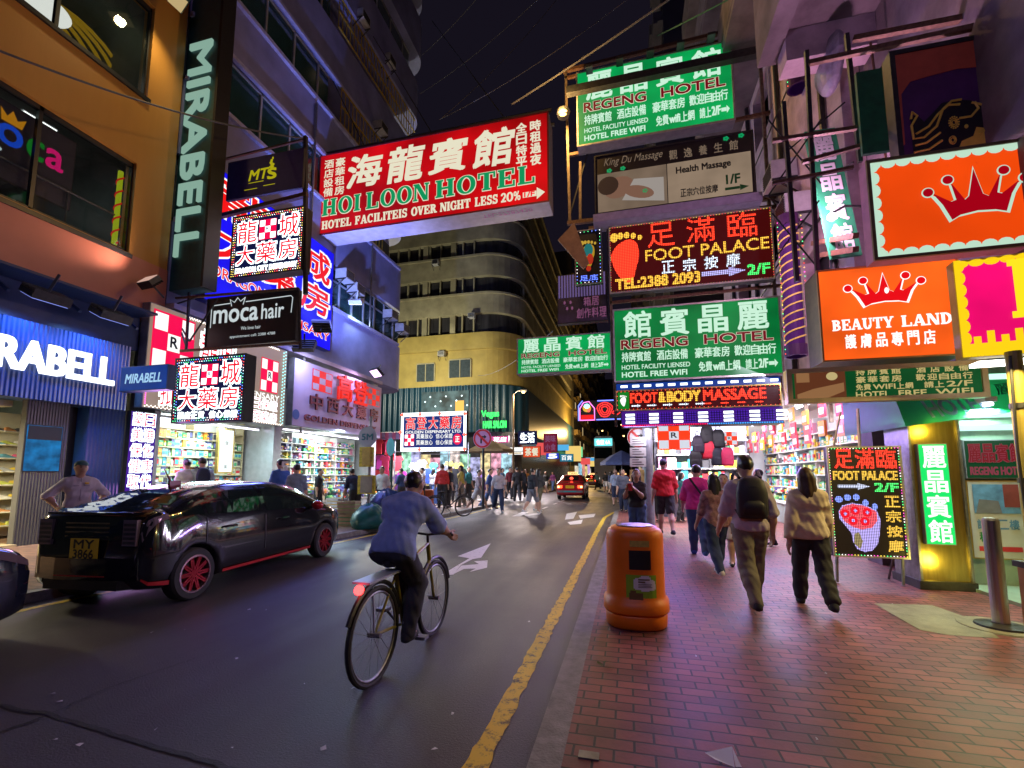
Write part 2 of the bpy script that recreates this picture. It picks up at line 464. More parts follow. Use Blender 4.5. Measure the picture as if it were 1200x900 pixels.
class Sign:
    """A box sign: local x along the board, z up, front towards -y; root at the middle of the bottom edge."""
    def __init__(s, name, label, cat, x, y, z, w, h, d=0.2, rotz=0.0, group=None, face=None, case=None, rim=0.03, rim_mat=None):
        s.w, s.h, s.d = w, h, d
        s.t = thing(name, label, cat, (x, y, z), rotz, group)
        s.y = -0.004
        s.lay = {}
        if case is not None:
            MB().box(-w / 2, w / 2, 0.0, d, 0, h).build('sign_box', case, s.t)
        if face is not None:
            MB().box(-w / 2 + rim, w / 2 - rim, -0.006, -0.0005, rim, h - rim).build('sign_face', face, s.t)
            s.y = -0.010
        if rim_mat is not None:
            f = MB(); r = rim; q = 0.03
            f.box(-w / 2 - .005, w / 2 + .005, -q, -0.001, -.004, r).box(-w / 2 - .005, w / 2 + .005, -q, -0.001, h - r, h + .004)
            f.box(-w / 2 - .005, -w / 2 + r, -q + .001, -0.001, r, h - r).box(w / 2 - r, w / 2 + .005, -q + .001, -0.001, r, h - r)
            f.build('frame', rim_mat, s.t)
    def X(s, u): return -s.w / 2 + u * s.w
    def mb(s, m, name='lettering'):
        k = (name, m.name)
        if k not in s.lay: s.lay[k] = (MB(), m, name)
        return s.lay[k][0]
    def text(s, txt, u0, v0, u1, v1, m, bold=0.0, name='lettering', lift=0.0, **kw):
        put_text(s.mb(m, name), txt, s.X(u0), v0 * s.h, s.X(u1), v1 * s.h, s.y - lift, bold, **kw); return s
    def row(s, txt, u0, v0, u1, v1, m, bold=0.0, gap=0.12, lift=0.0, name='lettering', extrude=0.0, dv=0.0, slant=0.0):
        """characters spaced evenly in cells"""
        n = len(txt); cw = (u1 - u0) / n
        for i, ch in enumerate(txt):
            if ch == ' ': continue
            put_text(s.mb(m, name), ch, s.X(u0 + cw * (i + gap / 2)), (v0 + dv * i) * s.h, s.X(u0 + cw * (i + 1 - gap / 2)), (v1 + dv * i) * s.h, s.y - lift, bold, extrude=extrude, slant=slant)
        return s
    def col(s, txt, u0, v0, u1, v1, m, bold=0.0, gap=0.12, lift=0.0, name='lettering'):
        n = len(txt); ch_ = (v1 - v0) / n
        for i, ch in enumerate(txt):
            put_text(s.mb(m, name), ch, s.X(u0), (v1 - ch_ * (i + 1 - gap / 2)) * s.h, s.X(u1), (v1 - ch_ * (i + gap / 2)) * s.h, s.y - lift, bold)
        return s
    def rect(s, u0, v0, u1, v1, m, lift=0.0, name='panel', th=0.003):
        s.mb(m, name).box(s.X(u0), s.X(u1), s.y - lift - th, s.y - lift, v0 * s.h, v1 * s.h); return s
    def poly(s, pts, m, lift=0.0, name='emblem', th=0.003):
        s.mb(m, name).prism([(s.X(u), v * s.h) for u, v in pts], s.y - lift - th, s.y - lift); return s
    def ell(s, u, v, ru, rv, m, lift=0.0, name='emblem', a=0.0, n=18):
        pts = []
        for k in range(n):
            t = 2 * PI * k / n; x, z = ru * s.w * math.cos(t), rv * s.h * math.sin(t)
            pts.append((s.X(u) + x * math.cos(a) - z * math.sin(a), v * s.h + x * math.sin(a) + z * math.cos(a)))
        s.mb(m, name).prism(pts, s.y - lift - 0.003, s.y - lift); return s
    def arrow(s, u0, v0, u1, v1, m, lift=0.0, name='arrow'):
        du, vm, dv = u1 - u0, (v0 + v1) / 2, (v1 - v0) / 2
        a = u0 + du * .62
        s.rect(u0, vm - dv * .45, a, vm + dv * .45, m, lift, name)
        s.poly([(a + .001, v0), (u1, vm), (a + .001, v1)], m, lift, name); return s
    def checker(s, u0, v0, u1, v1, red, white, ink=None, lift=0.0):
        s.rect(u0, v0, u1, v1, red, lift, 'checker_panel')
        du, dv = (u1 - u0) / 3.3, (v1 - v0) / 3.3
        e = .05
        for i, j in ((0, 0), (2, 0), (1, 1), (0, 2), (2, 2)):
            s.rect(u0 + du * (i * 1.04 + .13), v0 + dv * (j * 1.04 + .13), u0 + du * (i * 1.04 + 1.1), v0 + dv * (j * 1.04 + 1.1), white, lift + .004, 'checker_panel')
        if ink: s.text('R', u0 + du * 1.38, v0 + dv * 1.4, u0 + du * 1.95, v0 + dv * 2.0, ink, .03, lift=lift + .009)
        return s
    def bulbs(s, mats, pitch=0.08, r=0.014, inset=0.02, name='border_bulbs', rows=1):
        """row of bulbs round the edge"""
        for q in range(rows):
            i = inset + q * pitch * .8
            pts = []
            w, h = s.w - 2 * i, s.h - 2 * i
            nx, nz = max(2, int(w / pitch)), max(2, int(h / pitch))
            pts += [(-w / 2 + w * k / nx, i) for k in range(nx)] + [(w / 2, i + h * k / nz) for k in range(nz)]
            pts += [(w / 2 - w * k / nx, i + h) for k in range(nx)] + [(-w / 2, i + h - h * k / nz) for k in range(nz)]
            b = s.mb(mats[0], name)
            key = (name, mats[0].name)
            s.lay[key] = (b, mats, name)
            for k, (x, z) in enumerate(pts):
                b.cur = (k // 2) % len(mats); b.octa((x, s.y - r * .6, z), r)
        return s
    def done(s):
        for (nm, _), (b, m, name) in s.lay.items(): b.build(name, m, s.t)
        s.lay = {}
        return s.t
def sign_px(name, label, cat, tl, tr, br, bl, y, **kw):
    """board square to the street at depth y, its corners read off the photo and squared up"""
    P_ = [onY(a, b, y) for a, b in (tl, tr, br, bl)]
    x0, x1 = (P_[0][0] + P_[3][0]) / 2, (P_[1][0] + P_[2][0]) / 2
    z0, z1 = (P_[2][2] + P_[3][2]) / 2, (P_[0][2] + P_[1][2]) / 2
    return Sign(name, label, cat, (x0 + x1) / 2, y, z0, x1 - x0, z1 - z0, **kw)
# ------------------------------------------------------------------ ground
def asphalt(name, col, rough=0.5):
    m, t, p = _new(name)
    tc = t.nodes.new('ShaderNodeTexCoord')
    def noise(sc, det=4, rg=0.6):
        n = t.nodes.new('ShaderNodeTexNoise'); n.inputs['Scale'].default_value = sc; n.inputs['Detail'].default_value = det
        n.inputs['Roughness'].default_value = rg; t.links.new(tc.outputs['Object'], n.inputs['Vector']); return n
    big, fine = noise(0.55, 5), noise(70, 3, 0.85)
    mp = t.nodes.new('ShaderNodeMapping'); mp.inputs['Scale'].default_value = (2.2, 0.16, 1)
    t.links.new(tc.outputs['Object'], mp.inputs[0])
    trk = t.nodes.new('ShaderNodeTexNoise'); trk.inputs['Scale'].default_value = 1.0; trk.inputs['Detail'].default_value = 3
    t.links.new(mp.outputs[0], trk.inputs['Vector'])
    def mixn(a, b, f=0.5):
        mx = t.nodes.new('ShaderNodeMix'); mx.data_type = 'FLOAT'; mx.inputs[0].default_value = f
        t.links.new(a, mx.inputs[2]); t.links.new(b, mx.inputs[3]); return mx.outputs[0]
    v = mixn(mixn(big.outputs[0], trk.outputs[0], .5), fine.outputs[0], .45)
    cr = t.nodes.new('ShaderNodeValToRGB')
    cr.color_ramp.elements[0].position = .35; cr.color_ramp.elements[1].position = .68
    cr.color_ramp.elements[0].color = rgb([c * .5 for c in col]); cr.color_ramp.elements[1].color = rgb([c * 1.5 for c in col])
    t.links.new(v, cr.inputs[0]); t.links.new(cr.outputs[0], p.inputs['Base Color'])
    mr = t.nodes.new('ShaderNodeMapRange'); mr.inputs[1].default_value = .3; mr.inputs[2].default_value = .7
    mr.inputs[3].default_value = rough - .12; mr.inputs[4].default_value = rough + .15
    t.links.new(mixn(big.outputs[0], trk.outputs[0]), mr.inputs[0]); t.links.new(mr.outputs[0], p.inputs['Roughness'])
    b = t.nodes.new('ShaderNodeBump'); b.inputs['Strength'].default_value = .6; b.inputs['Distance'].default_value = .012
    t.links.new(fine.outputs[0], b.inputs['Height']); t.links.new(b.outputs[0], p.inputs['Normal'])
    MATS[name] = m
    return m
def brick_paving(name, c1, c2, mortar, rough=0.5, bw=0.2, bh=0.1, rot=0.0):
    m, t, p = _new(name)
    tc = t.nodes.new('ShaderNodeTexCoord')
    mp = t.nodes.new('ShaderNodeMapping'); mp.inputs['Rotation'].default_value = (0, 0, rot)
    t.links.new(tc.outputs['Object'], mp.inputs[0])
    bk = t.nodes.new('ShaderNodeTexBrick')
    bk.inputs['Scale'].default_value = 1.0; bk.inputs['Brick Width'].default_value = bw; bk.inputs['Row Height'].default_value = bh
    bk.inputs['Mortar Size'].default_value = .0075; bk.inputs['Mortar Smooth'].default_value = .3; bk.inputs['Bias'].default_value = 0
    bk.inputs['Color1'].default_value = rgb(c1); bk.inputs['Color2'].default_value = rgb(c2); bk.inputs['Mortar'].default_value = rgb(mortar)
    t.links.new(mp.outputs[0], bk.inputs['Vector'])
    n = t.nodes.new('ShaderNodeTexNoise'); n.inputs['Scale'].default_value = 1.6; n.inputs['Detail'].default_value = 6; n.inputs['Roughness'].default_value = .7
    t.links.new(tc.outputs['Object'], n.inputs['Vector'])
    cr = t.nodes.new('ShaderNodeValToRGB'); cr.color_ramp.elements[0].position = .3; cr.color_ramp.elements[1].position = .66
    cr.color_ramp.elements[0].color = (.25, .25, .27, 1); cr.color_ramp.elements[1].color = (1.15, 1.06, 1.0, 1)
    t.links.new(n.outputs[0], cr.inputs[0])
    mx = t.nodes.new('ShaderNodeMix'); mx.data_type = 'RGBA'; mx.blend_type = 'MULTIPLY'; mx.inputs[0].default_value = .85
    t.links.new(bk.outputs['Color'], mx.inputs[6]); t.links.new(cr.outputs[0], mx.inputs[7])
    t.links.new(mx.outputs[2], p.inputs['Base Color'])
    vo = t.nodes.new('ShaderNodeTexVoronoi'); vo.inputs['Scale'].default_value = 3.2; vo.inputs['Randomness'].default_value = 1
    t.links.new(tc.outputs['Object'], vo.inputs['Vector'])
    vr = t.nodes.new('ShaderNodeMapRange'); vr.inputs[1].default_value = .05; vr.inputs[2].default_value = .085; vr.inputs[3].default_value = .75; vr.inputs[4].default_value = 0
    t.links.new(vo.outputs['Distance'], vr.inputs[0])
    gm = t.nodes.new('ShaderNodeMix'); gm.data_type = 'RGBA'; gm.inputs[7].default_value = (.03, .026, .026, 1)
    t.links.new(vr.outputs[0], gm.inputs[0]); t.links.new(mx.outputs[2], gm.inputs[6]); t.links.new(gm.outputs[2], p.inputs['Base Color'])
    f = t.nodes.new('ShaderNodeTexNoise'); f.inputs['Scale'].default_value = 55; f.inputs['Detail'].default_value = 3
    t.links.new(tc.outputs['Object'], f.inputs['Vector'])
    h = t.nodes.new('ShaderNodeMath'); h.operation = 'MULTIPLY_ADD'; h.inputs[1].default_value = -1.0
    t.links.new(bk.outputs['Fac'], h.inputs[0])
    hs = t.nodes.new('ShaderNodeMath'); hs.operation = 'MULTIPLY'; hs.inputs[1].default_value = .35
    t.links.new(f.outputs[0], hs.inputs[0]); t.links.new(hs.outputs[0], h.inputs[2])
    b = t.nodes.new('ShaderNodeBump'); b.inputs['Strength'].default_value = .6; b.inputs['Distance'].default_value = .008
    t.links.new(h.outputs[0], b.inputs['Height']); t.links.new(b.outputs[0], p.inputs['Normal'])
    mr = t.nodes.new('ShaderNodeMapRange'); mr.inputs[3].default_value = rough - .15; mr.inputs[4].default_value = rough + .2
    t.links.new(n.outputs[0], mr.inputs[0]); t.links.new(mr.outputs[0], p.inputs['Roughness'])
    MATS[name] = m
    return m
M_ASPH = asphalt('asphalt', (.047, .041, .054), .46)
M_TAR = asphalt('tar seam', (.008, .008, .009), .5)
M_PATCH = asphalt('asphalt repair', (.05, .048, .062), .5)
M_BRICK = brick_paving('red paving brick', (.31, .095, .09), (.17, .052, .056), (.012, .008, .008), .5)
M_TILE = brick_paving('left paving', (.30, .19, .12), (.25, .15, .10), (.05, .04, .03), .5, .3, .15)
M_KERB = mat('granite kerb', (.2, .19, .185), .6, var=.45, scale=9, bump=.4, bscale=70)
M_CONC = mat('pavement concrete', (.22, .23, .17), .65, var=.35, scale=5, bump=.3, bscale=60)

struct('ground', MB().face([(-220, -60, 0), (220, -60, 0), (220, 420, 0), (-220, 420, 0)]), M_ASPH)
KX = -0.5                                                   # right kerb face
def kerbline(y):                                            # left kerb face
    return -6.95 + min(1, max(0, (y - 2) / 14)) * 0.75
ys = [-8, 0, 4, 8, 12, 16, 22]
lp = [(kerbline(y), y) for y in ys]
lp += [(kerbline(22) - .5, 23.2), (kerbline(22) - 1.6, 23.8), (-40, 24)]
lp_in = [(x - .16, y) for x, y in lp[:7]] + [(lp[7][0] - .14, lp[7][1] - .1), (lp[8][0], lp[8][1] - .16), (-40, 23.84)]
struct('pavement_left', MB().prism_z(lp_in + [(-40, -8)], -.1, .12), M_TILE)
mb = MB()
for i in range(len(lp) - 1):
    a, b, c, d = lp[i], lp[i + 1], lp_in[i + 1], lp_in[i]
    mb.prism_z([a, b, c, d], -.1, .118)
struct('kerb_left', mb, M_KERB)
rp = [(KX, -8), (KX, 18), (KX + .25, 19.2), (KX + .9, 20.1), (KX + 2, 20.5), (30, 20.5)]
rp_in = [(KX + .16, -8), (KX + .16, 18), (KX + .4, 19.1), (KX + 1, 19.95), (KX + 2, 20.34), (30, 20.34)]
struct('pavement_right', MB().prism_z(list(reversed(rp_in + [(30, -8)])), -.1, .12), M_BRICK)
mb = MB()
for i in range(len(rp) - 1): mb.prism_z(list(reversed([rp[i], rp[i + 1], rp_in[i + 1], rp_in[i]])), -.1, .118)
struct('kerb_right', mb, M_KERB)
# blocks beyond the side streets
struct('pavement_far_right', MB().prism_z([(-.4, 29), (30, 29), (30, 300), (-.4, 300)], -.1, .12), M_TILE)
struct('pavement_far_left', MB().prism_z([(-40, 36), (-8, 36), (-6.4, 37.4), (-6.2, 300), (-40, 300)], -.1, .12), M_TILE)
# concrete repair in the paving and a joint cover
cp = [onG(a, b, .124) for a, b in ((1024, 707), (1092, 709), (1140, 726), (1172, 748), (1110, 744), (1078, 738))]
struct('paving_patch', MB().face([tuple(p) for p in reversed(cp)]), M_CONC)
# seams and repairs in the carriageway
def strip(pts, w, z):
    m = MB()
    for i in range(len(pts) - 1):
        a, b = Vector(pts[i][:2]), Vector(pts[i + 1][:2]); d = (b - a).normalized(); n = Vector((-d.y, d.x)) * w / 2
        m.face([(*(a - n), z), (*(b - n), z), (*(b + n), z), (*(a + n), z)])
    return m
def gp(*q): return [onG(a, b, 0) for a, b in q]
def jag(pts, n=14, amp=.012):
    out = []
    for i in range(len(pts) - 1):
        for k in range(n):
            q = pts[i] + (pts[i + 1] - pts[i]) * k / n
            out.append(q + np.array([random.uniform(-amp, amp), random.uniform(-amp, amp), 0]))
    out.append(pts[-1]); return out
sq = gp((-60, 818), (58, 838), (160, 870), (330, 920))
struct('road_patch', MB().face([(p[0], p[1], .004) for p in gp((-200, 905), (58, 842), (150, 872), (320, 925), (0, 1300))]), M_PATCH)
struct('road_seam', strip(jag(sq), .03, .008), M_TAR)
struct('road_seam', strip(jag(gp((58, 840), (-60, 880))), .02, .012), M_TAR)
struct('road_seam', strip(jag(gp((62, 836), (130, 806), (195, 784), (230, 772))), .008, .008), M_TAR)
# worn paint: paint where the noise is high, road where it has gone
def paint(name, col, wear=.5, sc=14):
    m, t, p = _new(name)
    tc = t.nodes.new('ShaderNodeTexCoord')
    n = t.nodes.new('ShaderNodeTexNoise'); n.inputs['Scale'].default_value = sc; n.inputs['Detail'].default_value = 8; n.inputs['Roughness'].default_value = .75
    t.links.new(tc.outputs['Object'], n.inputs['Vector'])
    cr = t.nodes.new('ShaderNodeValToRGB'); cr.color_ramp.elements[0].position = wear - .06; cr.color_ramp.elements[1].position = wear + .05
    cr.color_ramp.elements[0].color = (.05, .047, .04, 1); cr.color_ramp.elements[1].color = rgb(col)
    t.links.new(n.outputs[0], cr.inputs[0]); t.links.new(cr.outputs[0], p.inputs['Base Color'])
    p.inputs['Roughness'].default_value = .55
    MATS[name] = m
    return m
M_YEL = paint('yellow road paint', (.72, .50, .03), .44)
M_WHT = paint('white road paint', (.75, .73, .72), .38)
def ragged(path, w, z, step=.07):
    m = MB(); pr = None
    for i in range(len(path) - 1):
        a, b = np.array(path[i]), np.array(path[i + 1]); L_ = np.hypot(*(b - a)[:2]); n = max(1, int(L_ / step))
        d = (b - a)[:2] / L_; nn = np.array([-d[1], d[0]])
        for k in range(n + (i == len(path) - 2)):
            q = a[:2] + (b - a)[:2] * k / n
            l, r = q + nn * (w / 2 + random.uniform(-.012, .012)), q - nn * (w / 2 + random.uniform(-.012, .012))
            if pr is not None: m.face([(*pr[1], z), (*r, z), (*l, z), (*pr[0], z)])
            pr = (l, r)
    return m
struct('yellow_line_right', ragged([(-.80, 1.2, 0), (-.79, 6, 0), (-.82, 13, 0), (-.80, 16.5, 0), (-.55, 18.8, 0), (.1, 20.6, 0), (1.4, 21.2, 0)], .12, .004), M_YEL)
struct('yellow_line_left', ragged([(kerbline(y) + .32, y, 0) for y in (-4, 2, 4, 8, 12, 16, 22)], .1, .004), M_YEL)
def crop2(*q): return [(onG(300 + x / 4, 450 + y / 4, 0)) for x, y in q]
m = MB()
for poly in (((870, 895), (1000, 818), (945, 808), (1100, 748), (1055, 815), (1015, 822), (960, 850), (925, 895)),
             ((925, 893), (962, 852), (1045, 845), (1022, 832), (1086, 828), (1083, 862), (1000, 882), (1030, 866), (975, 868))):
    m.face([(p[0], p[1], .004) for p in reversed(crop2(*poly))])
struct('road_arrow', m, M_WHT)
m = MB()
for poly in (((600, 605), (612, 600), (620, 600), (610, 605)), ((614, 603), (634, 601), (632, 603), (616, 605)), ((664, 602), (676, 600), (672, 608), (662, 609)), ((678, 604), (698, 602), (696, 606), (680, 608)), ((665, 612), (683, 609), (681, 614), (668, 615))):
    m.face([(p[0], p[1], .004) for p in reversed(gp(*poly))])
struct('road_marking', m, M_WHT)
m = MB()
for y in np.arange(20, 60, 3.0): m.face([(-3.7, y, .004), (-3.58, y, .004), (-3.58, y + 1.2, .004), (-3.7, y + 1.2, .004)])
struct('lane_dashes', m, M_WHT)

# ------------------------------------------------------------------ left side: orange shop building
AX = -11.6
def facade_x(mb, x0, x1, y0, y1, z0, z1, holes):
    """wall slab in the y-z plane with rectangular openings (ya, yb, za, zb)"""
    yy = sorted({y0, y1, *[h[0] for h in holes], *[h[1] for h in holes]}); zz = sorted({z0, z1, *[h[2] for h in holes], *[h[3] for h in holes]})
    yy = [y for y in yy if y0 <= y <= y1]; zz = [z for z in zz if z0 <= z <= z1]
    for j in range(len(zz) - 1):
        run = None
        for i in range(len(yy)):
            solid = i < len(yy) - 1 and not any(h[0] <= (yy[i] + yy[i + 1]) / 2 <= h[1] and h[2] <= (zz[j] + zz[j + 1]) / 2 <= h[3] for h in holes)
            if solid and run is None: run = yy[i]
            if not solid and run is not None: mb.box(x0, x1, run, yy[i], zz[j], zz[j + 1]); run = None
    return mb
M_ORANGE = mat('ochre cladding', (.50, .245, .045), .42, var=.12, scale=1.2, bump=.08, bscale=30, stretch=(1, 1, .15))
M_PINKBAND = mat('salmon band cladding', (.52, .19, .12), .45, var=.10, scale=1.0, bump=.06, bscale=30)
M_DKFRAME = mat('dark window frame', (.02, .022, .025), .35, var=.2)
M_GLASS = glass('window glass', (.012, .02, .022), .03, .35)
M_GLASSD = glass('dark window glass', (.012, .02, .024), .06, .9)
M_ROOM = mat('room wall', (.16, .2, .2), .7, var=.2, scale=2)
M_NAVY = corrugated('navy ribbed cladding', (.01, .045, .22), .075, 1, .35)
M_NAVYF = mat('navy canopy', (.01, .03, .12), .4, var=.2)
M_GREYRIB = corrugated('grey ribbed column', (.07, .07, .075), .05, 1, .5)
M_STEEL = mat('galvanised steel', (.26, .26, .27), .42, .8, var=.3, scale=14)
M_DKSTEEL = mat('dark painted steel', (.035, .036, .04), .45, .3, var=.4, scale=12)
M_RUST = mat('rusty steel bar', (.16, .085, .05), .6, .4, var=.5, scale=18)
M_BLACK = mat('matt black', (.012, .012, .013), .5, var=.2)
M_BLKGLOSS = mat('gloss black plastic', (.01, .01, .011), .15, var=0)

ob = thing('shop_building', 'ochre and salmon clad building with wide dark windows on the near left', 'building', (AX, 2, 0))
h1, h2, h3 = (.6, 7.95, 6.86, 9.18), (.6, 8.05, 11.05, 13.57), (.6, 8.05, 15.6, 18.1)
facade_x(MB(), AX - .35, AX, -8, 8.9, 6.82, 23, [h1, h2, h3]).build('wall', M_ORANGE, ob, True)
MB().box(AX - .35, AX + .03, -8, 8.9, 5.36, 6.82).build('fascia_band', M_PINKBAND, ob, True)
m = MB(); m.box(AX - 9, AX - .36, -8, 8.9, 5.36, 5.6).box(AX - 9, AX - .36, -8, 8.9, 10.0, 10.3).box(AX - 9, AX - .36, -8, 8.9, 14.3, 14.7).box(AX - 9, AX, -8, 8.9, 23, 23.3)
m.box(AX - 9.3, AX - 9, -8, 8.9, 0, 23).box(AX - 9, AX - .36, 8.55, 8.88, 0, 23).box(AX - 9, AX - .36, -8.3, -8, 0, 23)
m.build('inner_wall', M_ROOM, ob, True)
for (ya, yb, za, zb) in (h1, h2, h3):
    f = MB()
    for y in np.arange(ya, yb + .01, (yb - ya) / 4): f.box(AX - .2, AX - .1, y - .035, y + .035, za, zb)
    f.box(AX - .2, AX - .1, ya, yb, za, za + .08).box(AX - .2, AX - .1, ya, yb, zb - .1, zb)
    fo = f.build('window', M_DKFRAME, ob, True)
    MB().box(AX - .155, AX - .145, ya, yb, za + .08, zb - .1).build('pane', M_GLASS, fo, True)
    MB().box(AX - .1, AX + .06, ya - .1, yb + .05, za - .14, za - .04).build('sill', M_DKFRAME, fo, True)
f = MB(); f.tube([(AX - .28, .6, 7.75), (AX - .28, 7.9, 7.75)], .025, 6)
for y in np.arange(.8, 8, 1.2): f.tube([(AX - .28, y, 6.86), (AX - .28, y, 7.75)], .02, 6)
f.build('handrail', M_STEEL, ob, True)
# navy canopy and ribbed fascia of the shoe shop below
MB().box(AX - .3, AX + .28, -8, 8.0, 2.98, 4.5).build('shop_fascia', M_NAVY, ob, True)
MB().box(AX - .3, AX + .05, -8, 8.3, 4.5, 5.34).build('canopy', M_NAVYF, ob, True)
m = MB()
for y in np.arange(1.0, 8.3, 1.15): m.bar((AX + .1, y, 5.2), (AX + .55, y, 4.9), .05)
m.box(AX + .05, AX + .75, -8, 8.2, 5.3, 5.35)
m.build('canopy_bracket', M_NAVYF, ob, True)
MB().box(AX - .03, AX + .12, 6.30, 7.02, .12, 2.98).build('column', M_GREYRIB, ob, True)
MB().box(AX - .5, AX + .15, 7.35, 8.1, .12, 2.98).build('column', M_NAVY, ob, True)
MB().box(AX - .6, AX - .2, 7.02, 7.35, .12, 2.98).build('door_recess', M_BLACK, ob, True)
MB().box(AX - 5, AX - .3, -8, 6.3, 2.85, 2.97).build('shop_ceiling', mat('shop ceiling', (.55, .55, .5), .7, var=.05), ob, True)
MB().box(AX - 5, AX + .25, -8, 6.3, .0, .17).build('shop_step', mat('shop floor stone', (.5, .42, .25), .35, var=.15), ob, True)

# ------------------------------------------------------------------ left side: blue rendered block with balconies
M_BLUEWALL = mat('pale blue render', (.21, .23, .46), .65, var=.3, scale=.8, bump=.15, bscale=25)
M_LILAC = mat('lilac painted soffit', (.42, .36, .48), .6, var=.2, scale=1.5)
M_TEALGL = glass('teal window glass', (.02, .06, .065), .1, .92)
M_YRAIL = mat('yellow painted railing', (.42, .29, .03), .5, var=.3, scale=10)
bb = thing('apartment_block', 'pale blue rendered block with long window bands and rounded end', 'building', (AX, 15, 0))
def rounded_end(x, y0, y1, z0, z1, rad, n=8, depth=8):
    """block whose far street corner is rounded"""
    p = [(x, y0)] + [(x - rad + rad * math.cos(t), y1 - rad + rad * math.sin(t)) for t in [PI / 2 * k / n for k in range(n + 1)]] + [(x - depth, y1), (x - depth, y0)]
    return MB().prism_z(p, z0, z1)
w = MB()
for (z0, z1, ye, pr) in ((5.95, 8.25, 22.5, 0), (10.2, 12.4, 22.4, 0), (14.45, 16.3, 22.3, 0), (18.2, 20.5, 22.9, .0), (22.05, 24.4, 23.4, .25), (26.1, 28.6, 23.6, .3), (30.0, 33, 23.6, .3)):
    q = rounded_end(AX + pr, 8.95, ye, z0, z1, 1.3); w.raw(q.v, q.f)
w.build('wall', M_BLUEWALL, bb, True)
lg = MB()
for z in (8.25, 12.4, 14.35, 16.3, 18.12): lg.box(AX + .002, AX + .13, 8.95, 21.2, z - .03, z + .1)
lg.build('ledge', mat('pale ledge', (.34, .36, .58), .6, var=.2), bb, True)
for (z0, z1, yb) in ((8.25, 10.2, 21.6), (12.4, 14.45, 15.1), (16.3, 18.2, 15.1), (20.5, 22.05, 15.0), (24.4, 26.1, 22)):
    f = MB(); k = 0
    y = 8.98
    while y < yb - .3:
        f.box(AX - .22, AX - .12, y, y + .07, z0 + .1, z1 - .05); y += 0.92 if z0 < 9 else 1.35
    f.box(AX - .22, AX - .12, 8.98, yb, z0 + .1, z0 + .17).box(AX - .22, AX - .12, 8.98, yb, z1 - .12, z1 - .05)
    if z0 < 9: f.box(AX - .22, AX - .12, 8.98, yb, z0 + 1.3, z0 + 1.36)
    fo = f.build('window', mat('grey window frame', (.3, .33, .36), .5, var=.2), bb, True)
    MB().box(AX - .19, AX - .17, 8.98, yb, z0 + .1, z1 - .05).build('pane', M_TEALGL, fo, True)
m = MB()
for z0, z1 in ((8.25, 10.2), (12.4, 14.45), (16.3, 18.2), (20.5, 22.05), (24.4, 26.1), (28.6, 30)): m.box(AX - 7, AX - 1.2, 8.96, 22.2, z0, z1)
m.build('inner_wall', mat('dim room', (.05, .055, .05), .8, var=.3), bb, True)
m = MB()
for z0, z1, y0, y1 in ((20.55, 22.0, 15.2, 22.4), (12.5, 14.2, 15.6, 19.5), (16.4, 18.0, 15.6, 21.5)):
    for y in np.arange(y0, y1, .28): m.box(AX + .1, AX + .13, y, y + .03, z0, z1)
    for z in (z0, (z0 + z1) / 2, z1): m.box(AX + .09, AX + .14, y0, y1, z, z + .04)
m.build('balcony_railing', M_YRAIL, bb, True)
MB().box(AX - .8, AX + .28, 8.95, 19.4, 5.8, 5.95).build('soffit', M_LILAC, bb, True)
m = MB(); m.box(AX - .5, AX, 12.95, 13.3, .12, 5.8).box(AX - .5, AX, 19.0, 19.45, .12, 5.8).box(AX - 6, AX - .5, 13.05, 13.2, .12, 5.8).box(AX - 6, AX - .5, 19.1, 19.3, .12, 5.8).box(AX - .5, AX, 8.9, 9.05, .12, 5.8)
m.build('pier', mat('brushed shop pier', (.45, .45, .48), .35, .5, var=.15), bb, True)
MB().box(AX - 6, AX - 5.8, 8.9, 19.4, .12, 5.8).build('rear_wall', mat('white shop wall', (.7, .72, .7), .6, var=.05), bb, True)
m = MB(); m.tube([(AX + .12, 14.1, 3), (AX + .12, 14.1, 12), (AX + .12, 14.1, 16)], .05, 8); m.tube([(AX + .1, 18.4, 8.3), (AX + .1, 18.4, 16)], .04, 8)
m.build('drainpipe', M_STEEL, bb, True)

# ------------------------------------------------------------------ left side beyond the side street: yellow rounded tenement
M_YBLD = mat('yellow painted render', (.38, .30, .08), .7, var=.3, scale=.6, bump=.1, bscale=12)
M_GBLD = mat('mossy balcony render', (.34, .32, .20), .75, var=.35, scale=.7, bump=.1, bscale=12)
M_DKWIN = mat('dark balcony windows', (.03, .03, .034), .25, var=.6, scale=1.2, stretch=(2, 2, .2))
yb = thing('tenement_block', 'yellow and mossy corner tenement with rounded balcony bands', 'building', (-16, 42, 0))
def rc(x0, x1, y0, y1, z0, z1, r=3.2, off=0.0, n=10):
    p = [(x0, y0 - off)] + [(x1 - r + (r + off) * math.sin(t), y0 + r - (r + off) * math.cos(t)) for t in [PI / 2 * k / n for k in range(n + 1)]] + [(x1 + off, y1), (x0, y1)]
    return MB().prism_z(p, z0, z1)
q = rc(-30, -9.2, 38, 78, 0, 30.2, off=-.25); q.build('core', M_DKWIN, yb, True)
m = MB()
for z0, z1 in ((16.0, 17.8), (19.5, 21.4), (23.0, 25.0), (26.6, 28.5), (30.1, 31.2)):
    q = rc(-30, -9.2, 38, 78, z0, z1, off=.25); m.raw(q.v, q.f)
    q = rc(-30, -9.2, 38, 78, z1 - .05, z1 + .12, off=.42); m.raw(q.v, q.f)
m.build('balcony_band', M_GBLD, yb, True)
m = MB()
for z0, z1 in ((12.7, 14.2),): q = rc(-30, -9.2, 38, 78, z0, z1, off=.3); m.raw(q.v, q.f)
q = rc(-30, -9.2, 38, 78, 9.4, 12.7, off=.0); m.raw(q.v, q.f)
m.build('wall', M_YBLD, yb, True)
m = MB()
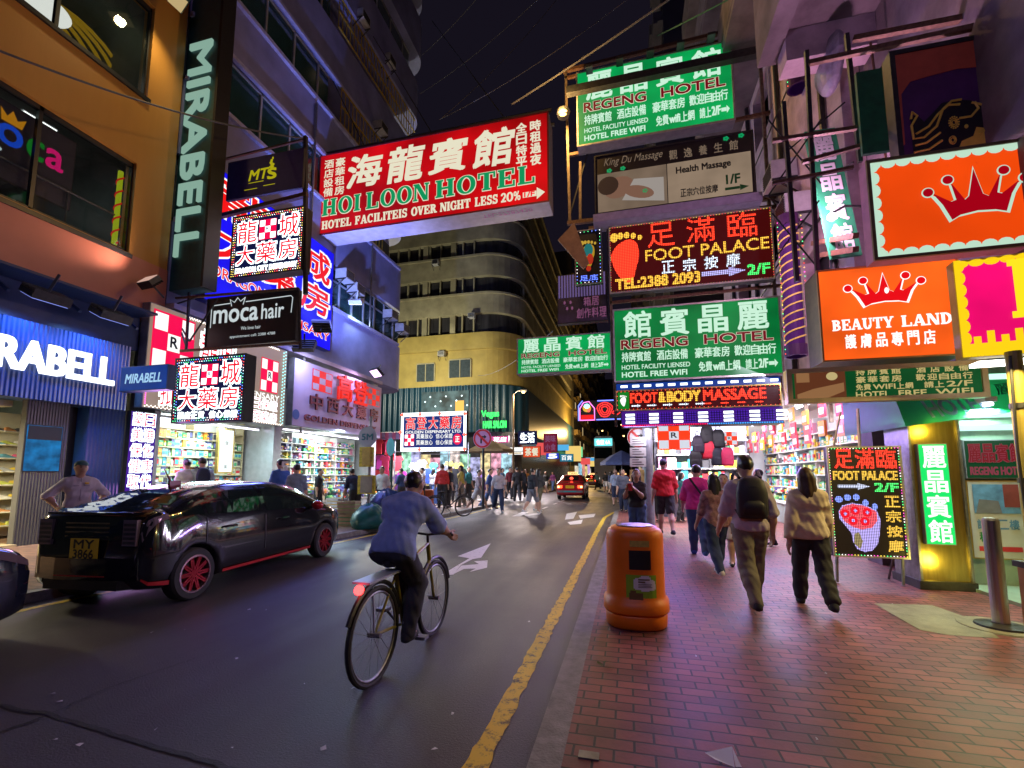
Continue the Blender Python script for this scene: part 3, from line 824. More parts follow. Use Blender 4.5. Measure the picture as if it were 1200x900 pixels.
for z0 in (14.2, 17.8, 21.4, 25): # mullions between the dark windows
    for x in np.arange(-22, -12.2, 1.1): m.box(x, x + .12, 37.9, 38.1, z0, z0 + 2.2)
    for y in np.arange(41.5, 78, 1.3): m.box(-9.4, -9.2, y, y + .14, z0, z0 + 2.2)
    for x in (-18.2, -15.4): m.box(x, x + .5, 37.85, 38.1, z0, z0 + 2.2)
m.build('mullion', M_GBLD, yb, True)
for x0, x1, z0, z1 in ((-18.6, -16.9, 10.0, 11.6), (-15.4, -13.4, 10.2, 11.8)):
    f = MB().box(x0, x1, 37.9, 37.99, z0, z1); fo = f.build('window', mat('tenement window', (.05, .07, .08), .2, var=.3), yb, True)
    m = MB(); m.box(x0 - .08, x0, 37.86, 37.98, z0, z1).box(x1, x1 + .08, 37.86, 37.98, z0, z1).box((x0 + x1) / 2 - .04, (x0 + x1) / 2 + .04, 37.86, 37.98, z0, z1).box(x0, x1, 37.86, 37.98, z1, z1 + .1)
    m.build('frame', M_GBLD, fo, True)
m = MB(); q = rc(-30, -9.2, 38, 78, 5.2, 9.38, off=.45); m.raw(q.v, q.f)
m.build('clad_podium', corrugated('teal striped cladding', (.012, .05, .085), .55, 0, .35), yb, True)
f = MB().box(-17.9, -13.4, 37.45, 37.54, 6.9, 8.9).build('window', emat('dim lit window', (.20, .36, .36), .35, var=.7, vscale=1.3), yb, True)
m = MB()
for i in range(9): m.octa((-17.5 + .5 * i, 37.4, 8.0 + .5 * math.sin(i * 2.1)), .09)
m.build('downlight', emat('downlight', (.8, 1, 1), 2.5), f, True)
MB().box(-14.6, -13.8, 37.40, 37.44, 7.0, 8.0).build('lantern', emat('amber lantern', (1, .55, .1), 1.2), f, True)
MB().box(-30, -9.6, 38.3, 38.5, 0, 5.2).build('shopfront_wall', mat('shopfront wall', (.16, .14, .18), .6, var=.6, scale=2.5), yb, True)

# dark tenements further along both sides
def far_block(name, label, x0, x1, y0, y1, h, floors, colr, front, seed, acol=None):
    rr = random.Random(seed)
    b = thing(name, label, 'building', ((x0 + x1) / 2, (y0 + y1) / 2, 0))
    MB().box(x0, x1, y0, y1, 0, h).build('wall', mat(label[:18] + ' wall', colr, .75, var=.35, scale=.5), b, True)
    fx = x1 if front > 0 else x0
    win, lit, bal, sh = MB(), MB(), MB(), MB()
    zz = np.linspace(5.2, h - 1, floors + 1)
    for z in zz[:-1]:
        fh = zz[1] - zz[0]
        y = y0 + .4
        while y < y1 - 1.6:
            t = lit if rr.random() < .035 else win
            t.box(fx - .02, fx + .04 * front, y, y + 1.3, z + .9, z + fh - .5)
            if rr.random() < .8: bal.box(fx, fx + (.55 + .3 * rr.random()) * front, y - .15, y + 1.5, z, z + .85)
            if rr.random() < .3: bal.box(fx, fx + .45 * front, y + .3, y + 1.0, z + .95, z + 1.35)
            y += 1.9
        bal.box(fx, fx + .35 * front, y0, y1, z - .12, z)
    win.build('window', M_DKWIN, b, True)
    lit.build('lit_window', emat('warm lit window', (1, .72, .35), .5), b, True)
    bal.build('balcony', mat(label[:18] + ' balcony', acol or colr, .75, var=.4, scale=.9), b, True)
    return b
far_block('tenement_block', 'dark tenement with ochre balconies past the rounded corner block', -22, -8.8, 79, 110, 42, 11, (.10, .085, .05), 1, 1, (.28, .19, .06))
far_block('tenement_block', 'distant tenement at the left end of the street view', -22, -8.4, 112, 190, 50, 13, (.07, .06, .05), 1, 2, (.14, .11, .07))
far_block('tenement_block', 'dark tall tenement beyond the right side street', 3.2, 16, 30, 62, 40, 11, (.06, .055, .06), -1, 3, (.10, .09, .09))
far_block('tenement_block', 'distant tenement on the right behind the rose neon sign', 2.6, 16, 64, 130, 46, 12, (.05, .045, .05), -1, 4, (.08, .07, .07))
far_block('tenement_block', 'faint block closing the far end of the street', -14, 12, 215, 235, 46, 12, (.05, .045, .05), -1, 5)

# ------------------------------------------------------------------ right side: old block over the pharmacy and the hotel entrance
RX = 3.75
M_OLDC = mat('stained old concrete', (.17, .14, .16), .8, var=.5, scale=1.4, bump=.35, bscale=14)
M_OLDP = mat('pale peeling plaster', (.55, .42, .48), .75, var=.35, scale=2.2, bump=.3, bscale=20)
rb = thing('corner_block', 'old stained concrete block above the pharmacy and hotel entrance', 'building', (RX + 4, 10, 0))
fh = [(9.3, 10.6, 4.6, 6.0), (12, 13.3, 6.8, 8.2), (14.5, 16, 6.8, 8.2), (9.3, 10.6, 10.5, 12), (12, 13.3, 10.5, 12), (14.5, 16, 10.5, 12), (16.6, 17.6, 10.5, 12)]
facade_x(MB(), RX, RX + .3, 8.4, 18.2, 3.6, 34, fh).build('wall', M_OLDP, rb, True)
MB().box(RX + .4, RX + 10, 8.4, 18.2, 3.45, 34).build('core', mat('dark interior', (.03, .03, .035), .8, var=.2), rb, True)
MB().box(RX + .3, RX + 10, 2.2, 8.38, 2.9, 34).build('wall', M_OLDC, rb, True)
m = MB(); m.box(RX - 1.15, RX + 4, -6, 8.3, 8.9, 9.25).box(RX - 1.3, RX - 1.0, -6, 8.3, 8.75, 10.4)
m.build('balcony_slab', M_OLDC, rb, True)
m = MB()
for y in (8.0, 5.4, 2.6): m.box(RX - 1.0, RX + .3, y - .2, y + .2, 8.35, 8.9)
m.build('cantilever_beam', M_OLDP, rb, True)
m = MB()
for z in (12.4, 15.6, 18.8, 22, 25.2): m.box(RX - 1.1, RX, 8.6, 18, z - .15, z).box(RX - 1.12, RX - 1.0, 8.6, 18, z, z + .95)
m.build('balcony', M_OLDC, rb, True)
MB().box(RX + .2, RX + 1, 17.8, 18.2, .12, 3.6).build('pier', M_OLDC, rb, True)
MB().box(RX, RX + .8, 8.3, 8.75, .12, 3.6).build('pier', M_OLDC, rb, True)
m = MB()
for y, z in ((9.0, 9.6), (11.2, 9.0), (13.7, 9.4), (16.4, 9.2)): m.tube([(RX - .06, y, 3.6), (RX - .06, y, z + 14)], .055, 8)
m.tube([(RX - .1, 8.6, 6.3), (RX - .1, 12, 6.35), (RX - .1, 18, 6.2)], .03, 6); m.tube([(RX - .12, 8.6, 9.9), (RX - .12, 18, 10)], .02, 6)
m.build('drainpipe', M_DKSTEEL, rb, True)
# ------------------------------------------------------------------ shared sign materials
def lin(r, g, b): return tuple((c / 255 / 12.92) if c / 255 <= .04045 else ((c / 255 + .055) / 1.055) ** 2.4 for c in (r, g, b))
E_WHITE = emat('lit white lettering', (1, 1, .97), 1.15)
E_WHITEHOT = emat('white neon', (.85, .95, 1), 2.6)
E_CREAM = emat('lit cream lettering', (.93, .88, .66), .85)
E_PALEGR = emat('pale green lit lettering', (.62, .93, .72), .95)
E_GREEN = emat('green sign face', lin(4, 124, 58), .95, light=True, var=.5, vscale=.75)
E_GREENHI = emat('bright green sign face', lin(6, 150, 74), 1.1, light=True, var=.45, vscale=.7)
E_RED = emat('red sign face', lin(190, 6, 14), 1.0, light=True, var=.5, vscale=.45)
E_REDLT = emat('red lit lettering', lin(230, 16, 40), 1.2)
E_DKRED = emat('dark red lettering', lin(120, 6, 22), .9)
E_GRNLT = emat('green serif lettering', lin(10, 150, 90), .95)
E_ORANGE = emat('orange sign face', lin(246, 92, 22), 1.2, light=True, var=.4, vscale=1.1)
E_ORANGE2 = emat('deep orange sign face', lin(232, 70, 8), 1.1, light=True, var=.2, vscale=.9)
E_PINK = emat('magenta sign face', lin(232, 10, 105), 1.2, light=True, var=.2)
E_YELLOW = emat('yellow sign trim', lin(246, 205, 20), 1.1, light=True)
E_CRIMSON = emat('crimson lit lettering', lin(170, 0, 22), .9)
E_BLUE = emat('royal blue sign face', lin(18, 10, 225), 1.25, light=True, var=.3, vscale=.6)
E_DEEPNAVY = emat('deep navy LED board', lin(14, 22, 70), .8)
E_BEIGEDIM = emat('dim beige lightbox', lin(150, 128, 108), .55, light=True, var=.2)
E_MAGR = emat('magenta red panel', lin(224, 8, 70), 1.3)
E_PKNEON = emat('pink neon outline', (1, .12, .5), 2.0)
E_LRED = emat('red LED', (1, .05, .02), 2.6, dots=.042, base=(.05, .005, .005))
E_LAMB = emat('amber LED', (1, .55, .06), 2.0, dots=.042, base=(.05, .03, .005))
E_LWHT = emat('white LED', (.75, .85, 1), 2.2, dots=.042)
E_LGRN = emat('green LED', (.08, 1, .18), 2.0, dots=.042)
E_LBLU = emat('blue LED', (.12, .2, 1), 3.0, dots=.042)
E_LVIO = emat('violet LED', (.55, .5, 1), 1.6, dots=.042)
B_RED, B_WHT, B_GRN = emat('red bulb', (1, .08, .05), 3.0), emat('white bulb', (1, .95, .9), 3.0), emat('green bulb', (.1, 1, .3), 2.6)
B_BLU, B_YEL, B_CYN, B_MAG = emat('blue bulb', (.15, .25, 1), 3.5), emat('yellow bulb', (1, .75, .1), 2.6), emat('cyan bulb', (.3, .95, 1), 2.6), emat('magenta bulb', (1, .1, .6), 2.6)
M_DKBOARD = mat('black LED board', (.018, .012, .012), .5, var=.2)
M_ALU = mat('aluminium sign trim', (.55, .53, .5), .4, .6, var=.25, scale=8)
M_SIGNCASE = mat('painted sign case', (.25, .25, .30), .5, .2, var=.3, scale=4)
M_PALECASE = mat('pale sign case', (.48, .45, .55), .45, .1, var=.2, scale=3)
M_GOLD = mat('gold trim', (.6, .42, .12), .35, .7, var=.2)

def foot(s, u, v, k, sole, toes, lift=.004, n=26):
    """footprint: k = width in sign widths"""
    a = s.w / s.h
    pts = []
    for i in range(n):
        t = 2 * PI * i / n
        x = math.cos(t) * (.5 + .10 * math.sin(t)) - .08 * math.cos(2 * t); z = math.sin(t) * .95
        if z < 0: x *= .78 + .12 * (1 + z)
        pts.append((u + x * k * .95, v + (z * k * .85 - .12 * k) * a))
    s.poly(pts, sole, lift, 'foot_emblem')
    for i in range(5):
        r = (.17, .13, .12, .11, .10)[i] * k
        s.ell(u - .42 * k + .22 * k * i, v + (.82 + .06 * math.sin(i * .8) - (.05 * i * i * .12)) * k * a, r * .8, r * a, toes, lift, 'toes')

def regeng(name_label, tl, tr, br, bl, y, rev=False, face=None, small=False, big=1.0):
    s = sign_px('hotel_sign', name_label, 'hotel sign', tl, tr, br, bl, y, d=.34, face=face or E_GREEN, case=M_SIGNCASE, rim=.035, rim_mat=M_ALU)
    b = .012
    s.row('館賓晶麗' if rev else '麗晶賓館', .04, .60, .96, .95, E_PALEGR, b * 1.8, gap=.26)
    for t, u0, u1 in (('REGENG', .05, .46), ('HOTEL', .56, .95)):
        put = s.text
        put(t, u0, .445, u1, .565, E_CREAM, .075, lift=.002); put(t, u0, .445, u1, .565, E_DKRED, .035, lift=.008)
    for t, u0, u1 in (('持牌賓館', .05, .235), ('酒店設備', .27, .46), ('豪華套房', .50, .705), ('歡迎自由行', .73, .965)):
        s.row(t, u0, .27, u1, .40, E_PALEGR, b * 1.4, gap=.08)
    s.text('HOTEL FACILITY LIENSED', .05, .165, .47, .225, E_PALEGR, .02)
    s.text('HOTEL FREE WIFI', .05, .06, .45, .13, E_PALEGR, .04)
    s.row('免費', .52, .09, .60, .215, E_PALEGR, b * 1.4, gap=.08); s.text('wifi', .605, .10, .67, .20, E_PALEGR, .04); s.row('上網', .675, .09, .76, .215, E_PALEGR, b * 1.4, gap=.08)
    s.row('請上', .79, .09, .86, .215, E_PALEGR, b * 1.4, gap=.08); s.text('2/F', .865, .10, .915, .21, E_PALEGR, .04)
    s.arrow(.92, .10, .97, .20, E_PALEGR)
    return s.done()
GR = 'green signs of the same hotel'
r1 = regeng('highest green hotel sign, topping the steel stack beside the amber floodlight', (675, 90), (858, 43), (860, 136), (677, 177), 11.6, face=E_GREENHI)
r7 = regeng('large green hotel sign with reversed characters under the red foot massage board', (718, 365), (914, 345), (918, 438), (720, 449), 11.2, rev=True)
r6 = regeng('small bright green hotel sign hanging furthest over the road', (606, 396), (716, 390), (717, 434), (606, 439), 13.5, face=E_GREENHI)
for o in (r1, r7, r6): o['group'] = GR

# ---- red hotel sign across the road
s = sign_px('hotel_sign', 'huge red hotel sign with cream characters and green serif name spanning the road', 'hotel sign', (373, 190), (641, 123), (645, 235), (373, 277), 14.8, d=.9, face=E_RED, case=M_PALECASE, rim=.05, rim_mat=mat('dark red sign rim', (.16, .02, .03), .5, var=.2))
for i, ch in enumerate('海龍賓館'):
    u = .135 + i * .187
    put_text(s.mb(E_CREAM), ch, s.X(u), (.52 - .02 * (i % 2)) * s.h, s.X(u + .155), (.90 + .01 * (i % 2)) * s.h, s.y, .028, slant=.12)
s.col('酒店設備', .025, .46, .07, .93, E_CREAM, .02); s.col('豪華租房', .08, .46, .125, .93, E_CREAM, .02)
s.col('全日特平', .875, .42, .915, .93, E_CREAM, .03); s.col('時租過夜', .93, .42, .97, .93, E_CREAM, .03)
for t, u0, u1 in (('HOI', .025, .205), ('LOON', .235, .515), ('HOTEL', .545, .945)):
    s.text(t, u0, .225, u1, .43, E_CREAM, .045, lift=.002, serif=True); s.text(t, u0, .225, u1, .43, E_GRNLT, .01, lift=.016, serif=True)
for t, u0, u1 in (('HOTEL', .025, .165), ('FACILITEIS', .185, .42), ('OVER', .44, .55), ('NIGHT', .565, .69), ('LESS', .71, .80), ('20%', .815, .89)):
    s.text(t, u0, .065, u1, .165, E_CREAM, .03, serif=True)
s.arrow(.90, .045, .985, .175, E_CREAM); s.text('1/F', .906, .085, .945, .135, E_REDLT, .05, lift=.008)
hoi = s.done()
m = MB(); put_text(m, 'TEL:27287420', s.X(.73), .2, s.X(.93), .42, .0)
m.v = [(x, z, -.008) for x, y, z in m.v]; m.build('underside_lettering', mat('pink painted digits', (.6, .15, .5), .5, var=.1), hoi)
m = MB()
for q in (.1, .8): m.tube([(-s.w / 2 - .4, q, s.h + .12), (s.w / 2 + .1, q, s.h + .12)], .07, 6)
for u in np.linspace(.03, .97, 9): m.bar((s.X(u), .1, s.h + .12), (s.X(u), .8, s.h + .12), .05); m.bar((s.X(u), .45, s.h), (s.X(u), .45, s.h + .14), .05)
m.build('top_truss', M_DKSTEEL, hoi)
m = MB()
for u in (.2, .52, .84): m.tube([(s.X(u), .5, s.h + .1), (s.X(u) - 2.5 - u, .6, s.h + 5.5)], .022, 5)
m.build('stay_cable', M_DKSTEEL, hoi)

# ---- massage lightbox (mostly unlit)
s = sign_px('massage_sign', 'dim beige and black massage lightbox with a photo under the top green sign', 'massage sign', (697, 186), (883, 150), (885, 225), (697, 257), 11.6, d=.4, face=mat('black lightbox top', (.02, .018, .02), .4, var=.2), case=M_SIGNCASE, rim=.03, rim_mat=M_DKSTEEL)
s.rect(.02, .05, .47, .68, E_BEIGEDIM, .002, 'photo_panel'); s.rect(.475, .05, .98, .68, emat('dim cream panel', lin(176, 152, 128), .6, light=True, var=.15), .002, 'text_panel')
SK = emat('skin tone photo', lin(150, 110, 90), .6); HR = emat('brown photo', lin(70, 50, 42), .5); TW = emat('towel photo', lin(190, 180, 172), .6)
s.ell(.16, .42, .10, .17, SK, .006, 'photo', a=.3); s.ell(.09, .47, .07, .15, HR, .010, 'photo', a=.4); s.poly([(.18, .2), (.45, .10), (.45, .48), (.26, .52)], TW, .010, 'photo'); s.ell(.29, .30, .10, .10, SK, .014, 'photo', a=-.3)
s.text('King Du Massage', .06, .77, .44, .93, E_BEIGEDIM, 0, slant=.25); s.row('觀逸養生館', .47, .74, .93, .89, E_BEIGEDIM, .01, gap=.45)
for u, v in ((.10, .715), (.19, .72), (.84, .93), (.93, .94), (.33, .30)):
    for k in range(5): a = k * 2 * PI / 5; s.ell(u + .011 * math.cos(a), v + .022 * math.sin(a), .008, .016, E_GRNLT, .014, 'flower', n=8)
s.text('Health Massage', .53, .47, .86, .60, M_BLACK, .03, lift=.006); s.row('正宗穴位按摩', .55, .12, .78, .24, M_BLACK, .02, lift=.006)
s.text('1/F', .83, .22, .91, .36, mat('dark green print', (.01, .12, .03), .5, var=0), .04, lift=.006); s.arrow(.82, .10, .96, .19, mat('dark green print', (.01, .12, .03), .5, var=0), .006)
kd = s.done()
m = MB(); m.box(-s.w / 2 - .05, s.w / 2 + .1, -.12, .42, -.22, -.005); m.build('light_trough', mat('lavender lit trough', (.35, .33, .5), .5, var=.2), kd)

# ---- FOOT PALACE LED board
s = sign_px('massage_sign', 'wide red LED foot massage board with amber name and telephone number', 'LED sign', (713, 268), (904, 241), (908, 324), (715, 347), 11.4, d=.22, face=M_DKBOARD, case=M_DKSTEEL, rim=.03, rim_mat=M_ALU)
s.rect(.012, .03, .988, .97, emat('dark red board glow', lin(74, 8, 8), .8), -.0005, 'board', .001)
foot(s, .115, .50, .19, E_LRED, E_LAMB)
s.row('足滿臨', .215, .62, .95, .97, E_LRED, .004, gap=.3, lift=.006)
s.text('FOOT PALACE', .235, .42, .975, .585, E_LAMB, .015, lift=.006)
s.row('正宗按摩', .31, .225, .83, .40, E_LWHT, .02, gap=.40, lift=.006)
s.text('TEL:2388 2093', .04, .055, .565, .20, E_LAMB, .05, lift=.006)
s.arrow(.575, .09, .835, .22, E_LVIO, .006); s.text('2/F', .845, .085, .97, .22, E_LGRN, .05, lift=.006)
s.bulbs([B_YEL, B_RED], .065, .012, .03)
s.done()
# ---- small foot sign to its left
s = sign_px('foot_sign', 'small narrow LED board with a coloured footprint at the left end of the stack', 'LED sign', (674, 273), (705, 266), (706, 330), (674, 336), 11.9, d=.12, face=M_DKBOARD, case=M_DKSTEEL, rim=.02, rim_mat=M_ALU)
foot(s, .5, .55, .55, emat('ochre sole', lin(190, 150, 40), .8), emat('ochre toe', lin(210, 170, 60), .8))
s.ell(.5, .62, .17, .12, emat('teal patch', lin(30, 120, 120), .8), .010); s.ell(.56, .45, .12, .10, emat('red patch', lin(190, 50, 30), .8), .012); s.ell(.5, .28, .09, .05, emat('red patch', lin(190, 50, 30), .8), .012)
s.row('足底', .15, .06, .85, .16, E_LBLU, .02, lift=.006)
s.bulbs([B_GRN, B_WHT, B_BLU], .09, .013, .05)
fs_ = s.done()
# paper-brown pennant hanging in front of it
a = onY(654, 282, 11.55); m = MB(); b = onY(688, 309, 11.55); c = onY(673, 262, 11.55)
m.prism([(a[0], a[2]), (b[0] - .1, b[2] - .15), (b[0] + .05, b[2]), (c[0], c[2])], 11.5, 11.56)
tag(m.build('pennant', mat('faded ochre cloth', (.38, .24, .10), .8, var=.3)), 'faded ochre pennant hanging before the small footprint board', 'pennant')
# ---- purple restaurant sign
s = sign_px('restaurant_sign', 'dim purple barred restaurant sign with dotted characters beyond the footprint board', 'restaurant sign', (651, 322), (712, 318), (712, 375), (655, 380), 13.2, d=.2, face=mat('dull violet board', (.06, .045, .10), .5, var=.2), case=M_DKSTEEL, rim=.03)
LV = emat('lavender bar', lin(120, 100, 160), .6)
for i in range(17): s.rect(.03 + i * .056, .52, .062 + i * .056, .98, LV, .0, 'bar')
E_DKL = emat('dim pink lettering', lin(150, 90, 130), .6)
s.row('箱居', .52, .32, .84, .5, E_DKL, .01); s.row('創作料理', .38, .08, .98, .28, E_DKL, .01)
for u, v in ((.15, .42), (.27, .42), (.20, .30), (.30, .3)): s.ell(u, v, .025, .04, E_DKL, 0, 'star', n=5)
s.done()

# ---- FOOT & BODY MASSAGE strip and the LED fascia under it
s = sign_px('massage_sign', 'long low red LED strip board advertising foot and body massage', 'LED sign', (722, 458), (915, 450), (915, 475), (722, 482), 11.1, d=.18, face=M_DKBOARD, case=M_DKSTEEL, rim=.02, rim_mat=M_GOLD)
s.rect(.01, .06, .99, .94, emat('dark red board glow', lin(74, 8, 8), .8), -.0005, 'board', .001)
s.rect(.012, .08, .085, .92, emat('green foot panel', lin(10, 120, 30), 1.1), .003, 'panel'); foot(s, .048, .48, .04, E_WHITE, E_WHITE, .008)
s.text('FOOT', .095, .36, .265, .84, E_LRED, .05, lift=.006); s.text('&', .275, .36, .315, .84, E_LAMB, .05, lift=.006); s.text('BODY', .33, .36, .53, .86, E_LAMB, .06, lift=.006); s.text('MASSAGE', .55, .36, .915, .86, E_LRED, .05, lift=.006)
for i in range(5): s.arrow(.10 + i * .10, .14, .16 + i * .10, .30, E_LWHT, .006)
for i in range(4): s.arrow(.55 + i * .10, .14, .60 + i * .10, .28, E_LRED, .006)
s.bulbs([B_RED], .09, .010, .03)
s.done()
lamp('led_fascia_glow', 'AREA', (1.65, 11.15, 2.75), 190, (.42, .26, 1), 3.4, .3, aim=(1.3, 5.5, 0))
E_VIOLSTRIP = emat('violet blue LED fascia', lin(70, 30, 160), 1.2, dots=.055, light=False, duty=.3)
s = sign_px('led_fascia', 'violet and blue LED fascia strip with white light clusters over the pharmacy', 'LED fascia', (728, 481), (918, 477), (918, 497), (728, 499), 11.25, d=.5, face=emat('violet fascia glow', lin(70, 26, 130), 1.0, light=True), case=M_DKSTEEL, rim=.01)
for i in range(7):
    for k in range(3): s.rect(.03 + i * .155, .18 + k * .24, .09 + i * .155, .33 + k * .24, E_WHITEHOT, .003, 'light_cluster')
m_ = [emat('magenta LED run', lin(230, 20, 80), 1.5, dots=.05), emat('cyan LED run', lin(60, 150, 230), 1.5, dots=.05)]
for i in range(6): s.rect(.10 + i * .155, .2, .175 + i * .155, .85, E_VIOLSTRIP, .002, 'led_run')
s.rect(.0, .0, .55, .1, m_[0], .004, 'led_run'); s.rect(.55, .0, 1.0, .1, m_[1], .004, 'led_run')
s.done()
s = sign_px('led_fascia', 'thin blue LED fascia with white dashes between the green sign and the red strip', 'LED fascia', (722, 450), (914, 441), (915, 450), (722, 457), 11.3, d=.3, face=emat('blue fascia glow', lin(20, 60, 150), .9, light=True), case=M_DKSTEEL, rim=.005)
for i in range(13): s.rect(.03 + i * .076, .35, .075 + i * .076, .7, E_WHITEHOT, .003, 'light_cluster')
s.done()
# ---- checker pharmacy panels
RED_O = emat('orange red panel', lin(238, 60, 24), 1.2, light=True)
s = sign_px('pharmacy_sign', 'red and white checkered pharmacy panel hanging beside the grey post', 'pharmacy sign', (770, 494), (809, 494), (809, 527), (771, 527), 11.35, d=.06, case=RED_O)
s.checker(.0, .0, 1, 1, RED_O, emat('checker white', (.8, .85, .95), .85), M_BLACK, .0)
s.bulbs([B_RED], .07, .010, .02)
s.done()
s = sign_px('pharmacy_sign', 'small orange checkered panel lower inside the pharmacy front', 'pharmacy sign', (845, 506), (864, 506), (864, 521), (845, 522), 14.0, d=.05, case=RED_O)
s.checker(.0, .0, 1, 1, RED_O, emat('checker white', (.8, .85, .95), .85), M_BLACK, .0); s.done()

# ---- neon roses sign beyond
s = sign_px('neon_sign', 'dark neon board with a rose outline beyond the side street', 'neon sign', (678, 470), (728, 468), (728, 492), (678, 493), 22, d=.3, case=M_BLACK)
s.y = -.03
NB = emat('blue neon tube', (.15, .2, 1), 3); NR = emat('red neon tube', (1, .03, .03), 2.2)
def neon(s, pts, m, r=.025): s.mb(m, 'neon_tube').tube([(s.X(u), s.y, v * s.h) for u, v in pts], r, 5)
neon(s, [(.03, .02), (.03, .6), (.12, .9), (.25, .95), (.38, .6), (.38, .02), (.03, .02)], emat('pink neon tube', (1, .2, .7), 2.4))
neon(s, [(.45, .97), (.98, .97)], NB); neon(s, [(.42, .03), (.98, .03)], NB); neon(s, [(.0, .0), (.0, .75), (.1, 1)], NB)
for k in range(3):
    neon(s, [(.62 + (.17 - .05 * k) * math.cos(t) * (1 + .15 * math.sin(3 * t)), .52 + (.36 - .1 * k) * math.sin(t)) for t in np.linspace(0, 2 * PI, 16)], NR)
neon(s, [(.78, .35), (.9, .25), (.97, .35), (.92, .5), (.8, .4)], NR)
s.rect(.06, .04, .36, .28, emat('red neon panel', lin(230, 30, 30), 1.2), .01); s.ell(.2, .62, .10, .2, emat('gold emblem', lin(220, 170, 60), 1.2), .01); s.ell(.2, .72, .07, .12, B_CYN, .014); s.ell(.24, .5, .04, .08, B_RED, .018)
s.done()

# ---- steel framework carrying the stack
fr = thing('sign_scaffold', 'tall rusty steel sign frame standing out from the old block over the pavement', 'sign frame', (1.6, 11.9, 0))
m = MB(); Yf = 11.95
def px(a, b, y=Yf): return tuple(onY(a, b, y))
for a, b in (((663, 85), (668, 262)), ((680, 190), (680, 262)), ((712, 262), (722, 500))): m.bar(px(*a), px(*b), .07)
for a in (905, 932, 960): 
    p = onY(a, 300, Yf); m.bar((p[0], Yf, 2.7), (p[0], Yf, 15.5), .075)
m.build('upright', mat('weathered steel', (.20, .15, .11), .6, .5, var=.5, scale=10), fr, True)
m = MB()
for (a, b, w) in (((660, 84), (930, 18), .09), ((662, 92), (920, 30), .07), ((667, 182), (960, 120), .08), ((665, 262), (960, 225), .10), ((690, 268), (960, 236), .08), ((715, 355), (960, 330), .07)):
    m.bar(px(*a), px(*b), w)
m.build('cross_bar', M_RUST, fr, True)
m = MB()
for (a, b) in (((665, 262), (700, 140)), ((905, 60), (960, 130)), ((905, 130), (960, 60)), ((905, 235), (960, 320)), ((905, 320), (960, 240)), ((905, 400), (960, 330))): m.bar(px(*a), px(*b), .035)
m.build('brace', M_DKSTEEL, fr, True)
m = MB()
for u in range(5):
    p = onY(690 + u * 36, 76 - u * 9.5, 11.3); m.box(p[0] - .09, p[0] + .09, 11.3, 11.55, p[2] - .05, p[2] + .02)
m.build('sign_flood', M_DKSTEEL, fr, True); m = MB(); m.bar(tuple(onY(664, 108, 11.3)), tuple(onY(1000, 38, 11.3)), .17, .2); m.build('cable_tray', M_DKSTEEL, fr, True)

# ---- amber floodlight at the stack's top left corner
p = onY(660, 131, 11.5)
fl = thing('floodlight', 'glaring amber floodlight at the corner of the topmost green sign', 'floodlight', p)
m = MB(); m.lathe([(.05, -.13), (.15, -.13), (.18, -.02), (.16, .06), (.05, .12)], (0, .02, 0), 14); m.build('housing', M_DKSTEEL, fl)
MB().sphere((0, -.06, -.06), .13, 12, 8, (1, .7, .8)).build('bulb', emat('amber lamp', (1, .52, .12), 9), fl)
MB().tube([(0, .02, .1), (.02, .2, .3), (.15, .4, .3)], .025, 6).build('bracket', M_DKSTEEL, fl)
lamp('amber_floodlight', 'POINT', (p[0] - .1, p[1] - .4, p[2] - .15), 420, (1, .55, .15), .12)

# ---- BEAUTY LAND signs
def crown(s, u, v, w, h, fill, edge, big=True):
    """five-point crown with balls on its tips"""
    def P_(x, z): return (u + x * w, v + z * h)
    base = [(-.30, -.42), (-.2, -.33), (0, -.28), (.2, -.30), (.32, -.36)]
    tips = [(.5, .26), (.30, .45), (0, .62), (-.28, .40), (-.5, .20)]
    out = base + [(.40, .0), tips[0], (.29, .02), (.24, .05), tips[1], (.14, .0), (.08, .06), tips[2], (-.08, .05), (-.13, -.02), tips[3], (-.23, .0), (-.29, -.03), tips[4], (-.39, -.08)]
    # build as quads from base to teeth so that the outline stays clean
    def shape(k, m, lift):
        cx, cz = 0, 0.02
        q = [(cx + (x - cx) * k, cz + (z - cz) * k) for x, z in out]
        b = s.mb(m, 'crown')
        n = len(q); top = q[5:]
        i0 = len(b.v)
        b.raw([(s.X(P_(x, z)[0]), s.y - lift, P_(x, z)[1] * s.h) for x, z in q], [tuple(range(n))])
        import mathutils
        # triangulate the concave outline
        b.f.pop(); b.mi.pop()
        tri = mathutils.geometry.tessellate_polygon([[Vector((x, z, 0)) for x, z in q]])
        for t in tri: b.f.append(tuple(i0 + j for j in t)); b.mi.append(b.cur)
    shape(1.0, edge, .004); shape(.90, fill, .008)
    for i, (x, z) in enumerate(tips):
        if i == 2: continue
        a_, b_ = P_(x, z); r = .055 * w
        s.ell(a_, b_, r * 1.25, r * 1.25 * s.w / s.h, edge, .010, 'crown_ball'); s.ell(a_, b_, r, r * s.w / s.h, fill, .014, 'crown_ball')
    if not big: s.ell(*P_(.03, .05), .03 * w, .05 * w * s.w / s.h, edge, .014, 'crown_jewel')
